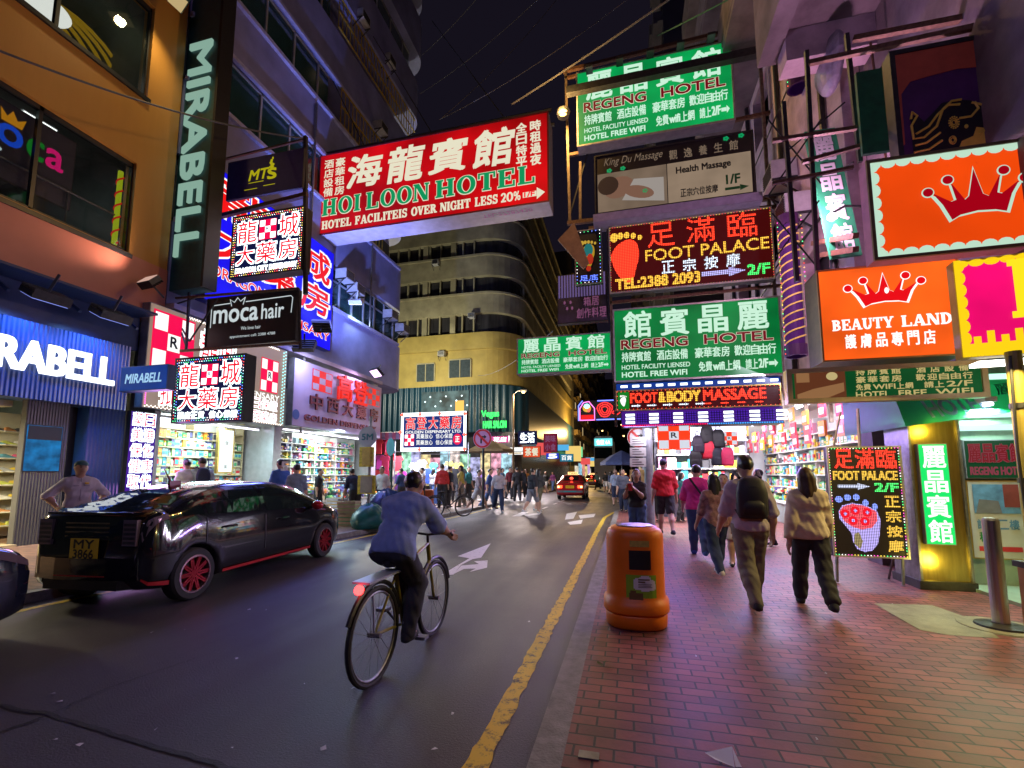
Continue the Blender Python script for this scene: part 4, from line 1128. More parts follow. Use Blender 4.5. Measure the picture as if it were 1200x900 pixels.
def scallop(s, m, n, r, sides='tlb'):
    a = s.w / s.h; e = .012
    for side in sides:
        if side == 't': s.rect(e, 1 - r * .6 * a, 1 - e, 1 - e * a, m, .001, 'scallop_border')
        if side == 'b': s.rect(e, e * a, 1 - e, r * .6 * a, m, .001, 'scallop_border')
        if side == 'l': s.rect(e, e, r * .6, 1 - e, m, .0015, 'scallop_border')
        if side == 'r': s.rect(1 - r * .6, e, 1 - e, 1 - e, m, .0015, 'scallop_border')
        k = n if side in 'tb' else max(3, int(n / a))
        for i in range(k):
            f = (i + .5) / k; q = r * .58
            c = {'t': (f, 1 - q * a), 'b': (f, q * a), 'l': (q, f), 'r': (1 - q, f)}[side]
            s.ell(c[0], c[1], r * .5 if side in 'lr' else .5 / k, .5 / k if side in 'lr' else r * .5 * a, m, .002 + .001 * (i % 2), 'scallop_border', n=12)
E_SCAL = emat('mint white scallop', lin(200, 235, 210), .9)
M_OLIVE = mat('olive brown sign case', (.18, .13, .06), .5, .2, var=.3)
p0, p1 = onY(1014, 188, 5.6), onY(1200, 166, 5.6); q0 = onY(1024, 306, 5.6)
zt, zb = (p0[2] + p1[2]) / 2, q0[2]
wid = 2.35
s = Sign('crown_sign', 'orange scalloped lightbox with a big crimson crown and no writing', 'crown sign', (p0[0] + q0[0]) / 2 + wid / 2, 5.6, zb, wid, zt - zb, d=.16, face=E_ORANGE2, case=mat('pink lit case', (.55, .2, .38), .5, var=.2), rim=.03, rim_mat=M_OLIVE)
scallop(s, E_SCAL, 17, .045, 'tlbr'); crown(s, .41, .50, .36, .50, E_CRIMSON, E_SCAL); s.done()
s = sign_px('beauty_sign', 'orange lightbox with small red crown and white beauty shop name', 'beauty shop sign', (957, 318), (1120, 303), (1133, 415), (963, 425), 6.3, d=.4, face=E_ORANGE, case=M_OLIVE, rim=.015, rim_mat=mat('thin orange rim', (.5, .25, .06), .4, var=.2))
crown(s, .48, .70, .52, .36, emat('bright red crown', lin(226, 10, 20), 1.1), E_WHITE, False)
s.text('BEAUTY', .09, .325, .53, .44, E_WHITE, .02, serif=True); s.text('LAND', .585, .325, .925, .44, E_WHITE, .02, serif=True)
s.row('護膚品專門店', .16, .13, .82, .275, E_WHITE, .02, gap=.3); s.done()
a, b = onY(1124, 301, 5.3), onY(1137, 416, 5.3)
s = Sign('scalloped_sign', 'magenta lightbox in a yellow scalloped frame with a large yellow serif letter', 'shop sign', (a[0] + b[0]) / 2 + .95, 5.3, b[2], 1.9, a[2] - b[2], d=.12, rotz=R(-7), face=E_PINK, case=mat('yellow sign case', (.55, .40, .04), .5, var=.15), rim=.02)
scallop(s, E_YELLOW, 16, .04, 'tlr')
for i in range(18): s.rect(.05 + i * .055, .12, .08 + i * .055, .25 if i % 2 else .20, E_YELLOW, .006, 'picket')
s.rect(.0, .0, 1, .13, E_YELLOW, .007, 'picket'); s.rect(0, 0, .028, 1, E_YELLOW, .0075, 'picket')
s.text('E', .215, .36, .43, .93, emat('yellow serif letter', lin(250, 215, 30), 1.2), .015, lift=.012, serif=True)
sc = s.done()
MB().box(-.75, .1, .16, .34, -.05, -.012).build('tube_light', emat('white sign tube', (1, .95, .85), 5), sc)
p = onY(1165, 425, 5.15); lamp('sign_tube', 'AREA', (p[0], 5.15, p[2]), 75, (1, .75, .25), .9, .25, aim=(p[0] - .4, 4.6, 0))

# ---- long green hotel board with bedroom photo
s = sign_px('hotel_sign', 'long green hotel board with bedroom photo and cream trim under the beauty sign', 'hotel sign', (921, 435), (1155, 421), (1157, 466), (924, 472), 6.12, d=.12, face=emat('dark green board', lin(8, 74, 34), .95, light=True, var=.25), case=M_GOLD, rim=.05, rim_mat=mat('cream gilt trim', (.5, .38, .2), .5, var=.2))
PB = emat('tan bedding print', lin(168, 120, 78), .7)
s.rect(.04, .07, .31, .93, emat('brown room print', lin(110, 60, 36), .7), .002, 'photo'); s.poly([(.05, .10), (.20, .10), (.30, .3), (.30, .55), (.14, .40), (.05, .25)], PB, .006, 'photo'); s.rect(.05, .6, .12, .9, PB, .006, 'photo'); s.ell(.24, .75, .03, .12, emat('cream lamp print', lin(210, 190, 130), .8), .006, 'photo')
E_CG = emat('gilt cream lettering', lin(206, 186, 120), .85)
s.row('持牌賓館', .36, .74, .60, .92, E_CG, .02, gap=.25); s.row('酒店設備', .66, .74, .93, .92, E_CG, .02, gap=.35)
s.row('豪華套房', .36, .52, .60, .70, E_CG, .02, gap=.2); s.row('歡迎自由行', .66, .52, .94, .70, E_CG, .02, gap=.2)
s.row('免費', .36, .31, .44, .48, E_CG, .02); s.text('WIFI', .45, .32, .56, .46, E_CG, .03); s.row('上網', .565, .31, .65, .48, E_CG, .02); s.row('請上', .70, .31, .80, .48, E_CG, .02); s.text('2/F', .81, .32, .93, .47, E_CG, .03)
s.text('HOTEL', .36, .10, .53, .26, E_CG, .03); s.text('FREE', .575, .10, .71, .26, E_CG, .03); s.text('WIFI', .755, .10, .93, .26, E_CG, .03)
o = s.done(); o['group'] = GR

# ---- green awning reading REGENG HOTEL, seen obliquely above the entrance
aw = thing('hotel_awning', 'green vinyl entrance awning with pale blue hotel name', 'awning', (3.6, 6.5, 2.11))
M_AWN = mat('green vinyl awning', (.03, .34, .12), .45, var=.3, scale=4)
_t = M_AWN.node_tree; _tr = _t.nodes.new('ShaderNodeBsdfTranslucent'); _tr.inputs[0].default_value = (.02, .45, .14, 1); _mx = _t.nodes.new('ShaderNodeMixShader'); _mx.inputs[0].default_value = .5
_t.links.new(_t.nodes['Principled BSDF'].outputs[0], _mx.inputs[1]); _t.links.new(_tr.outputs[0], _mx.inputs[2]); _t.links.new(_mx.outputs[0], _t.nodes['Material Output'].inputs[0])
m = MB(); m.face([(-.25, .1, -.02), (1.9, .35, .27), (1.9, .6, .80), (-.25, .4, .62)]); m.face([(-.25, .1, -.02), (-.25, .4, .62), (-.3, 1.6, .62), (-.3, 1.6, -.02)]); m.box(-.25, 1.9, .45, 1.6, .62, .66)
m.build('canvas', M_AWN, aw)
E_PB = mat('pale blue awning print', (.35, .55, .75), .5, var=.1)
m = MB(); put_text(m, 'REGENG', .02, .36, .72, .56, 0, .03, slant=-.25); put_text(m, 'HOTEL', .06, .08, .72, .30, 0, .03, slant=-.25)
m.v = [(x, .1 + .12 * x + .30 * (z / .64) - .004 + .0, z + .13 * x) for x, y, z in m.v]; m.build('lettering', E_PB, aw)
m = MB(); put_text(m, '麗晶賓館', .85, .25, 1.6, .4, 0, .01)
m.v = [(x, .1 + .12 * x + .30 * (z / .64) - .004, z + .13 * x) for x, y, z in m.v]; m.build('lettering', mat('dark awning print', (.01, .06, .05), .5, var=.1), aw)

# ---- brass column with vertical green sign
M_BRASS = mat('brushed brass cladding', (.42, .30, .08), .3, .85, var=.3, scale=3, stretch=(6, 6, .6))
cl = thing('entrance_column', 'brass clad square column beside the hotel entrance', 'column', (3.70, 6.75, .12))
MB().box(-.25, .24, 0, .5, 0, 2.05).build('shaft', M_BRASS, cl)
m = MB(); m.box(-.275, -.25, -.03, .52, 0, 2.05).box(.24, .265, -.03, .52, 0, 2.05); m.build('edge_trim', M_STEEL, cl)
MB().box(-.30, .28, -.05, .55, -.02, .10).build('plinth', M_DKSTEEL, cl)
p = onY(1095, 580, 6.72)
s = sign_px('hotel_sign', 'tall narrow bright green sign on the brass column', 'hotel sign', (1076, 522), (1112, 518), (1118, 637), (1085, 640), 6.68, d=.06, face=emat('luminous green face', lin(16, 200, 90), 1.5, light=True), case=M_SIGNCASE, rim=.008)
s.col('麗晶賓館', .12, .01, .88, .99, E_WHITE, .02); o = s.done(); o['group'] = GR
lamp('column_light_low', 'SPOT', (3.68, 6.45, .42), 9, (1, .85, .15), .05, aim=(3.7, 6.75, .45), spot=R(140))
lamp('column_light_high', 'SPOT', (3.68, 6.5, 2.05), 7, (1, .82, .12), .05, aim=(3.7, 6.75, 2.0), spot=R(140))

# ---- standing LED board
s = sign_px('standing_sign', 'standing LED board with a footprint and amber characters on the pavement', 'LED sign', (968, 524), (1053, 523), (1066, 654), (977, 652), 6.8, d=.09, face=M_DKBOARD, case=M_DKSTEEL, rim=.015, rim_mat=M_ALU)
DT = dict(dots=.019)
S_RED = emat('fine red LED', (1, .06, .03), 2.2, base=(.05, .005, .005), **DT); S_AMB = emat('fine amber LED', (1, .6, .08), 1.8, **DT); S_GRN = emat('fine green LED', (.1, 1, .2), 1.8, **DT); S_BLU = emat('fine blue LED', (.25, .35, 1), 2.0, **DT); S_WHT = emat('fine white LED', (.7, .75, 1), 1.6, **DT)
s.row('足滿臨', .08, .80, .95, .975, S_RED, .02, gap=.12, lift=.004); s.text('FOOT PALACE', .07, .695, .93, .775, S_AMB, .05, lift=.004)
s.arrow(.12, .605, .56, .665, S_WHT, .004); s.text('2/F', .62, .59, .93, .665, S_GRN, .06, lift=.004)
s.col('正宗按摩', .74, .04, .93, .565, S_AMB, .03, lift=.004, gap=.25)
S_VIO, S_PNK = emat('fine violet LED', (.55, .45, 1), 1.7, **DT), emat('fine pink LED', (1, .12, .16), 1.7, base=(.05, .005, .01), **DT)
s.poly([(.10, .40), (.16, .46), (.30, .485), (.48, .465), (.62, .42), (.66, .34), (.64, .22), (.60, .12), (.52, .06), (.42, .045), (.32, .07), (.27, .14), (.26, .21), (.18, .28), (.11, .34)], S_VIO, .003, 'sole')
s.poly([(.11, .40), (.17, .45), (.30, .475), (.48, .455), (.61, .41), (.62, .33), (.54, .265), (.40, .245), (.27, .27), (.17, .32)], S_PNK, .006, 'sole')
for i, (u, v) in enumerate(((.19, .385), (.33, .415), (.49, .40), (.29, .325), (.45, .32))): s.ell(u, v, .062, .040, E_REDLT, .009, 'sole_spot'); s.ell(u, v, .022, .015, S_VIO, .013, 'sole_spot')
s.poly([(.28, .12), (.30, .21), (.36, .22), (.40, .14), (.36, .07)], emat('fine ochre LED', (.7, .55, .25), .8, **DT), .009, 'sole')
for i in range(5): s.ell(.12 + .12 * i, .515 + .022 * math.sin(i * .95) - .012 * i * (i > 2), .052 - .004 * i, .030, S_BLU, .004, 'toes')
s.bulbs([B_GRN, B_WHT, B_MAG, B_YEL], .035, .007, .022)
ss = s.done()
m = MB()
for x in (-s.w / 2 + .05, s.w / 2 - .05): m.tube([(x, .04, 0), (x - .02, .03, -.33)], .018, 6); m.tube([(x, .08, .3), (x, .40, -.33)], .015, 6)
m.build('leg', M_STEEL, ss)
m = MB(); m.tube([(0, .06, s.h), (.2, .5, s.h + .55)], .02, 5); m.tube([(-.3, .06, s.h), (-.05, .4, s.h + .5)], .012, 5); m.build('stay', M_ALU, ss)

# ---- hotel entrance board and poster (right of the column)
s = sign_px('hotel_sign', 'green entrance board with dark red characters right of the brass column', 'hotel sign', (1128, 516), (1200, 514), (1200, 560), (1133, 562), 6.9, d=.08, face=emat('dull green board', lin(6, 62, 32), .9), case=M_SIGNCASE, rim=.012)
s.row('麗晶賓館', .05, .42, .98, .88, emat('maroon outline', lin(150, 60, 80), .7), .035, gap=.12); s.row('麗晶賓館', .05, .42, .98, .88, E_DKRED, .005, gap=.12, lift=.006)
s.text('REGENG HOTEL', .07, .1, .97, .30, emat('maroon outline', lin(150, 60, 80), .7), .04); o = s.done(); o['group'] = GR
s = sign_px('poster', 'framed room poster on the hotel entrance wall beneath the green board', 'poster', (1133, 564), (1200, 562), (1200, 655), (1139, 656), 6.92, d=.05, face=mat('poster paper', (.55, .58, .58), .5, var=.1), case=M_GOLD, rim=.015)
PR = [mat('poster sky blue', (.12, .28, .5), .5, var=.4, scale=9), mat('poster maroon', (.25, .05, .05), .5, var=.3), mat('poster grey', (.16, .16, .18), .5, var=.3), mat('poster green ink', (.02, .2, .06), .5, var=0), mat('poster red ink', (.5, .03, .04), .5, var=0)]
s.rect(.1, .58, .94, .95, PR[0], .002, 'photo'); s.rect(.66, .66, .94, .95, PR[1], .005, 'photo'); s.poly([(.12, .58), (.6, .58), (.55, .74), (.2, .76)], PR[2], .008, 'photo')
s.row('請上二樓', .12, .38, .9, .5, PR[0], .02, lift=.002); s.row('租房', .14, .22, .5, .34, PR[3], .02, lift=.002); s.rect(.12, .10, .9, .16, PR[4], .002, 'ink_bar'); s.done()

# ---- mural board with the horned beast
s = sign_px('mural_board', 'dark purple board with gold outlined horned beast above the big crown', 'mural board', (1044, 64), (1152, 40), (1166, 176), (1050, 190), 6.0, d=.15, face=mat('violet mural', (.09, .02, .12), .6, var=.35, scale=3), case=M_DKSTEEL, rim=.05, rim_mat=M_DKSTEEL)
OR = mat('coral mural paint', (.55, .10, .05), .6, var=.15); GD = mat('gold mural line', (.80, .60, .08), .5, var=.2); BK = mat('black mural paint', (.012, .011, .013), .6, var=.2)
s.poly([(.03, .97), (.97, .97), (.97, .72), (.70, .74), (.4, .72), (.2, .70), (.09, .60), (.08, .15), (.03, .12)], OR, .002, 'sunset')
s.poly([(.16, .04), (.16, .36), (.22, .40), (.30, .32), (.42, .40), (.50, .46), (.66, .47), (.80, .44), (.93, .36), (.95, .12), (.90, .04)], BK, .005, 'beast')
def gl(pts, r=.014): s.mb(GD, 'gold_line').tube([(s.X(u), s.y - .012, v * s.h) for u, v in pts], r, 5)
gl([(.16, .36), (.18, .42), (.23, .38), (.16, .30), (.17, .18), (.28, .18), (.42, .26), (.50, .40), (.60, .46), (.70, .46)]); gl([(.20, .22), (.34, .27), (.44, .36), (.56, .43), (.68, .42)]); gl([(.18, .12), (.3, .13), (.45, .2)]); gl([(.16, .06), (.32, .07), (.46, .13)])
gl([(.80, .42), (.92, .38), (.95, .26), (.90, .16), (.84, .14)], .014); gl([(.66, .30), (.78, .30), (.86, .36), (.83, .42)]); gl([(.9, .15), (.96, .22), (1.0, .28)])
for k in range(14): a = k * PI * 2 / 14; s.ell(.60 + .05 * math.cos(a), .27 + .05 * math.sin(a), .010, .008, GD, .012, 'gold_dot', n=6)
for r in (.02, .035): gl([(.60 + r * math.cos(t), .27 + r * math.sin(t)) for t in np.linspace(0, 2 * PI, 12)], .006); gl([(.57 + r * math.cos(t), .12 + r * math.sin(t)) for t in np.linspace(0, 2 * PI, 12)], .006)
s.ell(.72, .22, .02, .018, GD, .012, 'gold_dot'); s.poly([(.62, .04), (.66, .10), (.78, .13), (.82, .20), (.92, .18), (.95, .04)], GD, .010, 'muzzle')
s.done()
m = MB(); a, b = onY(1003, 85, 6.4), onY(1042, 150, 6.4); m.box(a[0], b[0], 6.4, 6.45, b[2] - .3, a[2]); tag(m.build('green_panel', mat('dark green tarpaulin', (.01, .14, .05), .6, var=.3)), 'dark green blank panel fixed behind the horned beast board', 'panel')

# ---- green vertical hotel banner on the wall
s = sign_px('hotel_banner', 'long green vertical hotel banner hung against the pink lit wall', 'banner', (958, 165), (1004, 135), (1008, 290), (975, 312), 8.2, d=.04, face=mat('green banner cloth', (.02, .26, .11), .6, var=.15), case=mat('green banner cloth', (.02, .26, .11), .6, var=.15), rim=.005)
s.col('麗晶賓館', .18, .03, .82, .97, mat('white banner print', (.7, .75, .75), .5, var=0), .02); s.done().rotation_euler = (0, R(-7), R(12))
# ---- purple columns with gold spirals
def spiral(label, a, b, y, rr=.17):
    p, q = onY(*a, y), onY(*b, y); h = p[2] - q[2]; x = (p[0] + q[0]) / 2
    t = thing('spiral_sign', label, 'column sign', (x, y, q[2]))
    MB().lathe([(rr, 0), (rr, h)], n=20).build('drum', emat('purple drum', lin(48, 16, 70), .55, base=(.06, .02, .1)), t, smooth=False)
    m = MB(); turns = h / .42
    for k in range(2):
        m.tube([((rr + .008) * math.cos(u + k * PI), (rr + .008) * math.sin(u + k * PI), .25 + (h - .5) * u / (2 * PI * turns)) for u in np.linspace(0, 2 * PI * turns, int(turns * 18))], .016, 5)
    m.build('gold_spiral', emat('gold spiral', lin(190, 150, 80), .7, base=(.5, .35, .1)), t)
    m = MB(); m.lathe([(rr + .03, 0), (rr + .03, .22)], n=20); m.lathe([(rr + .03, h - .22), (rr + .03, h)], n=20); m.build('end_cap', mat('dark violet cap', (.06, .02, .08), .5, var=.2), t)
    m = MB()
    for k in range(int(h / .09)):
        m.cur = k % 4; m.octa((rr + .05, -.08, .05 + k * .09), .014); m.octa((-rr - .03, -.06, .05 + k * .09), .012)
    m.build('bulb_string', [B_RED, B_GRN, B_MAG, B_YEL], t)
    return t
spiral('tall purple column sign with gold spiral beside the red LED board', (924, 254), (931, 418), 9.8)
spiral('short purple column sign with gold spiral high under the concrete slab', (929, 22), (935, 104), 9.8)

# ================================================================== left side signs
# ---- big blue double sign behind the LED boards
p0, p1 = onX(243, 193, AX + .1), onX(381, 412, AX + .1)
zt, zb = p0[2], p1[2]; y0, y1 = p0[1], p1[1]
s = Sign('pharmacy_sign', 'big royal blue lightbox with huge red characters behind the framed LED boards', 'pharmacy sign', AX + .32, (y0 + y1) / 2, zb, y1 - y0, zt - zb, d=.3, rotz=R(90), face=E_BLUE, case=mat('blue case', (.02, .03, .3), .4, var=.2), rim=.02)
lamp('blue_sign_glow', 'AREA', (AX + .5, (y0 + y1) / 2, zb + 1.2), 520, (.16, .22, 1), y1 - y0, 1.6, aim=(-4, 7, 0))
E_RW = emat('red blue sign character', lin(235, 16, 20), 1.1)
for ch, u0, v0, u1, v1 in (('龍', .03, .66, .44, .97), ('城', .60, .62, .97, .92), ('大', .03, .34, .32, .62), ('藥', .35, .34, .63, .58), ('房', .66, .30, .97, .58)):
    s.text(ch, u0, v0, u1, v1, E_WHITE, .05, lift=.0); s.text(ch, u0 + .015, v0 + .01, u1 - .015, v1 - .01, E_RW, .02, lift=.008)
for t, u0, v0, u1, v1 in (('DRAGON CITY', .03, .20, .6, .28), ('DISPENSARY', .35, .09, .98, .17)):
    s.text(t, u0, v0, u1, v1, E_WHITE, .06); s.text(t, u0, v0, u1, v1, E_RW, .01, lift=.008)
s.done()
def framed(label, tl, tr, br, bl, y, bulbs, rows2=None, low=False):
    s = sign_px('pharmacy_sign', label, 'LED sign', tl, tr, br, bl, y, d=.3, face=E_DEEPNAVY, case=M_BLACK, rim=.04, rim_mat=M_DKSTEEL)
    for ch, u0, v0, u1, v1 in (('龍', .08, .54, .36, .90), ('城', .66, .56, .93, .92), ('大', .08, .20, .33, .50), ('藥', .36, .20, .64, .52), ('房', .67, .21, .92, .52)):
        s.text(ch, u0, v0, u1, v1, E_WHITEHOT, .055, lift=.0); s.text(ch, u0 + .008, v0 + .008, u1 - .008, v1 - .008, E_REDLT, .008, lift=.008)
    s.checker(.385, .56, .625, .88, E_MAGR, E_WHITEHOT, M_BLACK)
    if rows2:
        s.row(rows2[0], .08, .065, .47, .17, E_WHITEHOT, .05); s.row(rows2[1], .53, .065, .93, .17, E_WHITEHOT, .05)
    else: s.text('DRAGON CITY DISPENSARY', .08, .075, .93, .15, E_WHITEHOT, .09)
    s.bulbs(bulbs, .07, .014, .06, rows=2)
    return s.done()
o1 = framed('framed LED pharmacy board with red and yellow bulb border, upper one on the left', (271, 256), (356, 241), (356, 314), (272, 329), 9.9, [B_YEL, B_RED, B_WHT])
o2 = framed('framed LED pharmacy board with green and cyan bulb border, lower one near the moca sign', (204, 420), (288, 415), (286, 492), (204, 498), 8.85, [B_GRN, B_CYN, B_WHT, B_RED, B_BLU], ('藥房正貨', '信心保證'))
o2['label'] = 'framed LED pharmacy board with green and cyan bulb border under the black hair sign'
for o in (o1, o2): o['group'] = 'framed LED pharmacy boards'
# ---- purple MTS cloth sign and its rails
s = sign_px('shop_sign', 'dark purple cloth sign with a yellow monogram above the bulb framed board', 'shop sign', (266, 192), (355, 172), (356, 218), (266, 236), 9.8, d=.08, face=mat('dark purple cloth', (.06, .035, .15), .7, var=.15), case=M_DKSTEEL, rim=.015)
EY = emat('acid yellow print', lin(190, 180, 20), .75)
put_text(s.mb(EY), 'MT', s.X(.30), .40 * s.h, s.X(.54), .66 * s.h, s.y, .03, slant=.2); s.text('S', .55, .36, .66, .62, EY, .05)
for i in range(5): s.ell(.595 + .012 * math.sin(i * 2), .66 + i * .055, .035 - .006 * i, .035, EY, .002, 'monogram_tree', n=7)
s.rect(.30, .33, .50, .345, EY); s.rect(.25, .17, .42, .185, EY); s.rect(.5, .2, .65, .215, EY); s.done()
fr2 = thing('sign_scaffold', 'steel rails and posts holding the purple cloth sign and LED boards', 'sign frame', (-10, 10.5, 4))
m = MB()
def p2(a, b, y=9.95): return tuple(onY(a, b, y))
m.bar(p2(250, 190), p2(358, 163), .05); m.bar(p2(240, 258), p2(360, 228), .11); m.bar(p2(200, 412, 9.2), p2(352, 402, 9.2), .06); m.bar(p2(200, 350 , 9.2), p2(350, 338, 9.2), .05)
m.build('rail', M_RUST, fr2, True)
m = MB(); m.bar(p2(358, 160), p2(358, 345), .09); m.bar(p2(240, 258), p2(240, 345), .05); m.bar(p2(222, 340, 9.2), p2(218, 412, 9.2), .05); m.bar(p2(350, 338, 9.2), p2(352, 410, 9.2), .05)
m.build('post', M_DKSTEEL, fr2, True)
m = MB()
for a, b in (((190, 345), (222, 400)), ((222, 400), (255, 350)), ((200, 350), (220, 412)), ((196, 360), (240, 345))): m.bar(p2(*a, 9.2), p2(*b, 9.2), .03)
m.build('brace', M_DKSTEEL, fr2, True)
# ---- black hair salon sign
s = sign_px('hair_salon_sign', 'black board with thin white outlined hair salon name and crown', 'hair salon sign', (242, 349), (347, 341), (349, 400), (243, 407), 9.3, d=.14, face=mat('black board', (.012, .016, .02), .4, var=.15), case=M_DKSTEEL, rim=.02, rim_mat=M_DKSTEEL)
EG = emat('grey white lettering', (.75, .85, .88), .75)
s.text('moca', .08, .48, .58, .74, EG, .03); s.text('hair', .62, .48, .86, .78, EG, .012)
def gl2(pts, r=.012): s.mb(EG, 'outline').tube([(s.X(u), s.y - .004, v * s.h) for u, v in pts], r, 4)
gl2([(.05, .40), (.05, .80), (.07, .85), (.26, .86)]); gl2([(.44, .86), (.93, .88), (.95, .84), (.94, .55)]); gl2([(.28, .80), (.26, .94), (.31, .87), (.345, .96), (.38, .88), (.43, .95), (.41, .81)])
s.text('We love hair', .40, .30, .62, .37, EG, 0); s.text('appointment call: 2388 4788', .28, .14, .78, .21, EG, 0); s.done()
# ---- MIRABELL signs
M_TEALBOX = mat('dark teal sign case', (.02, .10, .115), .35, .2, var=.25)
E_MIRV = emat('dim mint channel letter', lin(150, 190, 172), .75)
zt, zb = onY(262, 0, 9.0)[2], onY(240, 336, 9.0)[2]
xl, xr = AX - .05, onY(262, 10, 9.0)[0] + .02
s = Sign('shoe_shop_sign', 'tall dark teal vertical sign with mint white channel letters on the corner', 'shop sign', (xl + xr) / 2, 9.0, zb, xr - xl, zt - zb + 2.5, d=.35, case=M_TEALBOX)
word = 'MIRABELL'; zlo, zhi = onY(215, 300, 9.0)[2], onY(235, 52, 9.0)[2]
mm = MB(); put_text(mm, word, 0, 0, zhi - zlo, .62 * s.w, 0, .02, extrude=.06)
t_ = zhi - zb
s.t['label'] = 'tall dark teal vertical sign with mint white channel letters on the corner'
mm.v = [(-.36 * s.w + z, y - .002, t_ - x) for x, y, z in mm.v]; mm.build('channel_letters', E_MIRV, s.t)
MB().box(s.w / 2 - .06, s.w / 2 + .02, -.05, .36, 0, s.h).build('edge_strip', M_BLACK, s.t); s.done()
# fascia letters
ft = thing('shop_lettering', 'large glowing white channel letters on the navy ribbed fascia', 'shop lettering', (AX + .30, 6.0, 3.0), R(90))
a, b = onX(-70, 400, AX + .3), onX(131, 450, AX + .3)
m = MB(); put_text(m, 'MIRABELL', b[1] - 6.0 - 2.62, .52, b[1] - 6.0, 1.1, 0, .035, slant=.0, extrude=.05); m.build('channel_letters', emat('white channel letters', (.9, .95, 1), 2.2, light=True), ft)
s = sign_px('shoe_shop_sign', 'small navy projecting sign with slanted white name', 'shop sign', (141, 430), (196, 427), (197, 456), (141, 459), 7.65, d=.2, face=emat('navy lit face', lin(16, 60, 150), .75, light=True, var=.3), case=M_NAVYF, rim=.02)
s.text('MIRABELL', .12, .32, .88, .68, emat('pale blue lettering', lin(170, 215, 250), .9), .03, slant=.12); s.done()

# ---- dispensary facade header and LED column
M_TAUPE = emat('taupe sign board', lin(150, 128, 108), .75, light=True, base=(.3, .25, .2))
zt, zb = 5.75, 3.12
s = Sign('pharmacy_fascia', 'taupe fascia board with checkered panels, LED edging and pharmacy wording', 'pharmacy sign', AX + .28, 10.7, zb, 4.7, zt - zb, d=.25, rotz=R(90), face=M_TAUPE, case=M_SIGNCASE, rim=.02)
s.checker(.02, .38, .26, .95, E_MAGR, E_WHITE, M_BLACK); s.checker(.76, .40, .92, .82, E_MAGR, E_WHITE, M_BLACK)
def redw(t, u0, v0, u1, v1):
    s.row(t, u0, v0, u1, v1, E_WHITEHOT, .06); s.row(t, u0, v0, u1, v1, E_REDLT, .0, lift=.008)
redw('批發零售', .08, .05, .5, .30); redw('每日保證', .62, .18, .93, .30); redw('藥西藥房', .62, .03, .93, .15); redw('龍城', .30, .5, .55, .9)
s.text('DISPENSARY', .56, .31, .94, .38, E_WHITE, .04); s.text('DRAGON', .25, .34, .50, .44, E_WHITE, .03)
b_ = s.mb(B_CYN, 'led_edge')
for k in range(46): b_.octa((s.X(.96 + .02 * (k % 2)), s.y - .02, .05 + k * .056), .025)
b_ = s.mb(B_WHT, 'led_edge')
for k in range(90): b_.octa((s.X(.01 + k * .0108), s.y - .02, .03 + .03 * (k % 2)), .018); b_.octa((s.X(.2 + k * .008), s.y - .02, s.h - .05 - .03 * (k % 2)), .018)
b_ = s.mb(B_MAG, 'led_edge')
for k in range(16): b_.octa((s.X(.01), s.y - .02, .1 + k * .05), .02)
s.done()
s = Sign('led_column', 'vertical column of pink and white LED characters beside the navy ribbed wall', 'LED sign', AX + .30, 8.42, .75, .62, 2.25, d=.12, rotz=R(90), face=emat('violet LED panel', lin(70, 20, 150), 1.0, light=True), case=M_BLACK, rim=.01)
lamp('led_column_glow', 'AREA', (AX + .42, 8.5, 1.9), 70, (.75, .3, 1), .6, 2, aim=(-5, 6, .3))
for i, t in enumerate(('藥日', '美港', '保化', '健康', '取代', '產品')):
    v1 = .985 - i * .165; s.row(t, .06, v1 - .135, .94, v1, E_WHITEHOT, .07); s.row(t, .06, v1 - .135, .94, v1, E_MAGR, .0, lift=.008)
s.done()
# ---- golden dispensary fascia
s = Sign('pharmacy_fascia', 'lilac fascia board with raised red characters over the second pharmacy', 'pharmacy sign', AX + .30, 16.35, 3.2, 5.9, 2.42, d=.25, rotz=R(90), face=mat('lilac fascia board', (.44, .36, .62), .5, var=.1, scale=1.5), case=M_SIGNCASE, rim=.02)
E_CH = emat('red channel letter', lin(240, 40, 25), 1.0); E_CHD = mat('dark red metal letter', (.28, .07, .10), .35, .3, var=.2)
s.checker(.16, .60, .36, .93, E_CH, mat('checker lilac', (.5, .42, .6), .5, var=.1)); s.checker(.80, .60, .97, .93, E_CH, mat('checker lilac', (.5, .42, .6), .5, var=.1))
s.row('高登', .40, .56, .80, .98, E_CH, .02, extrude=.06, gap=.15, name='channel_letters'); s.row('中西大藥房', .12, .30, .97, .54, E_CHD, .02, extrude=.05, gap=.3, name='channel_letters')
s.text('GOLDEN DISPENSARY', .10, .11, .92, .20, E_CHD, .03, extrude=.04, name='channel_letters'); s.ell(.03, .17, .03, .075, mat('round blue badge', (.05, .12, .4), .5, var=.1), .004, 'badge')
s.done()
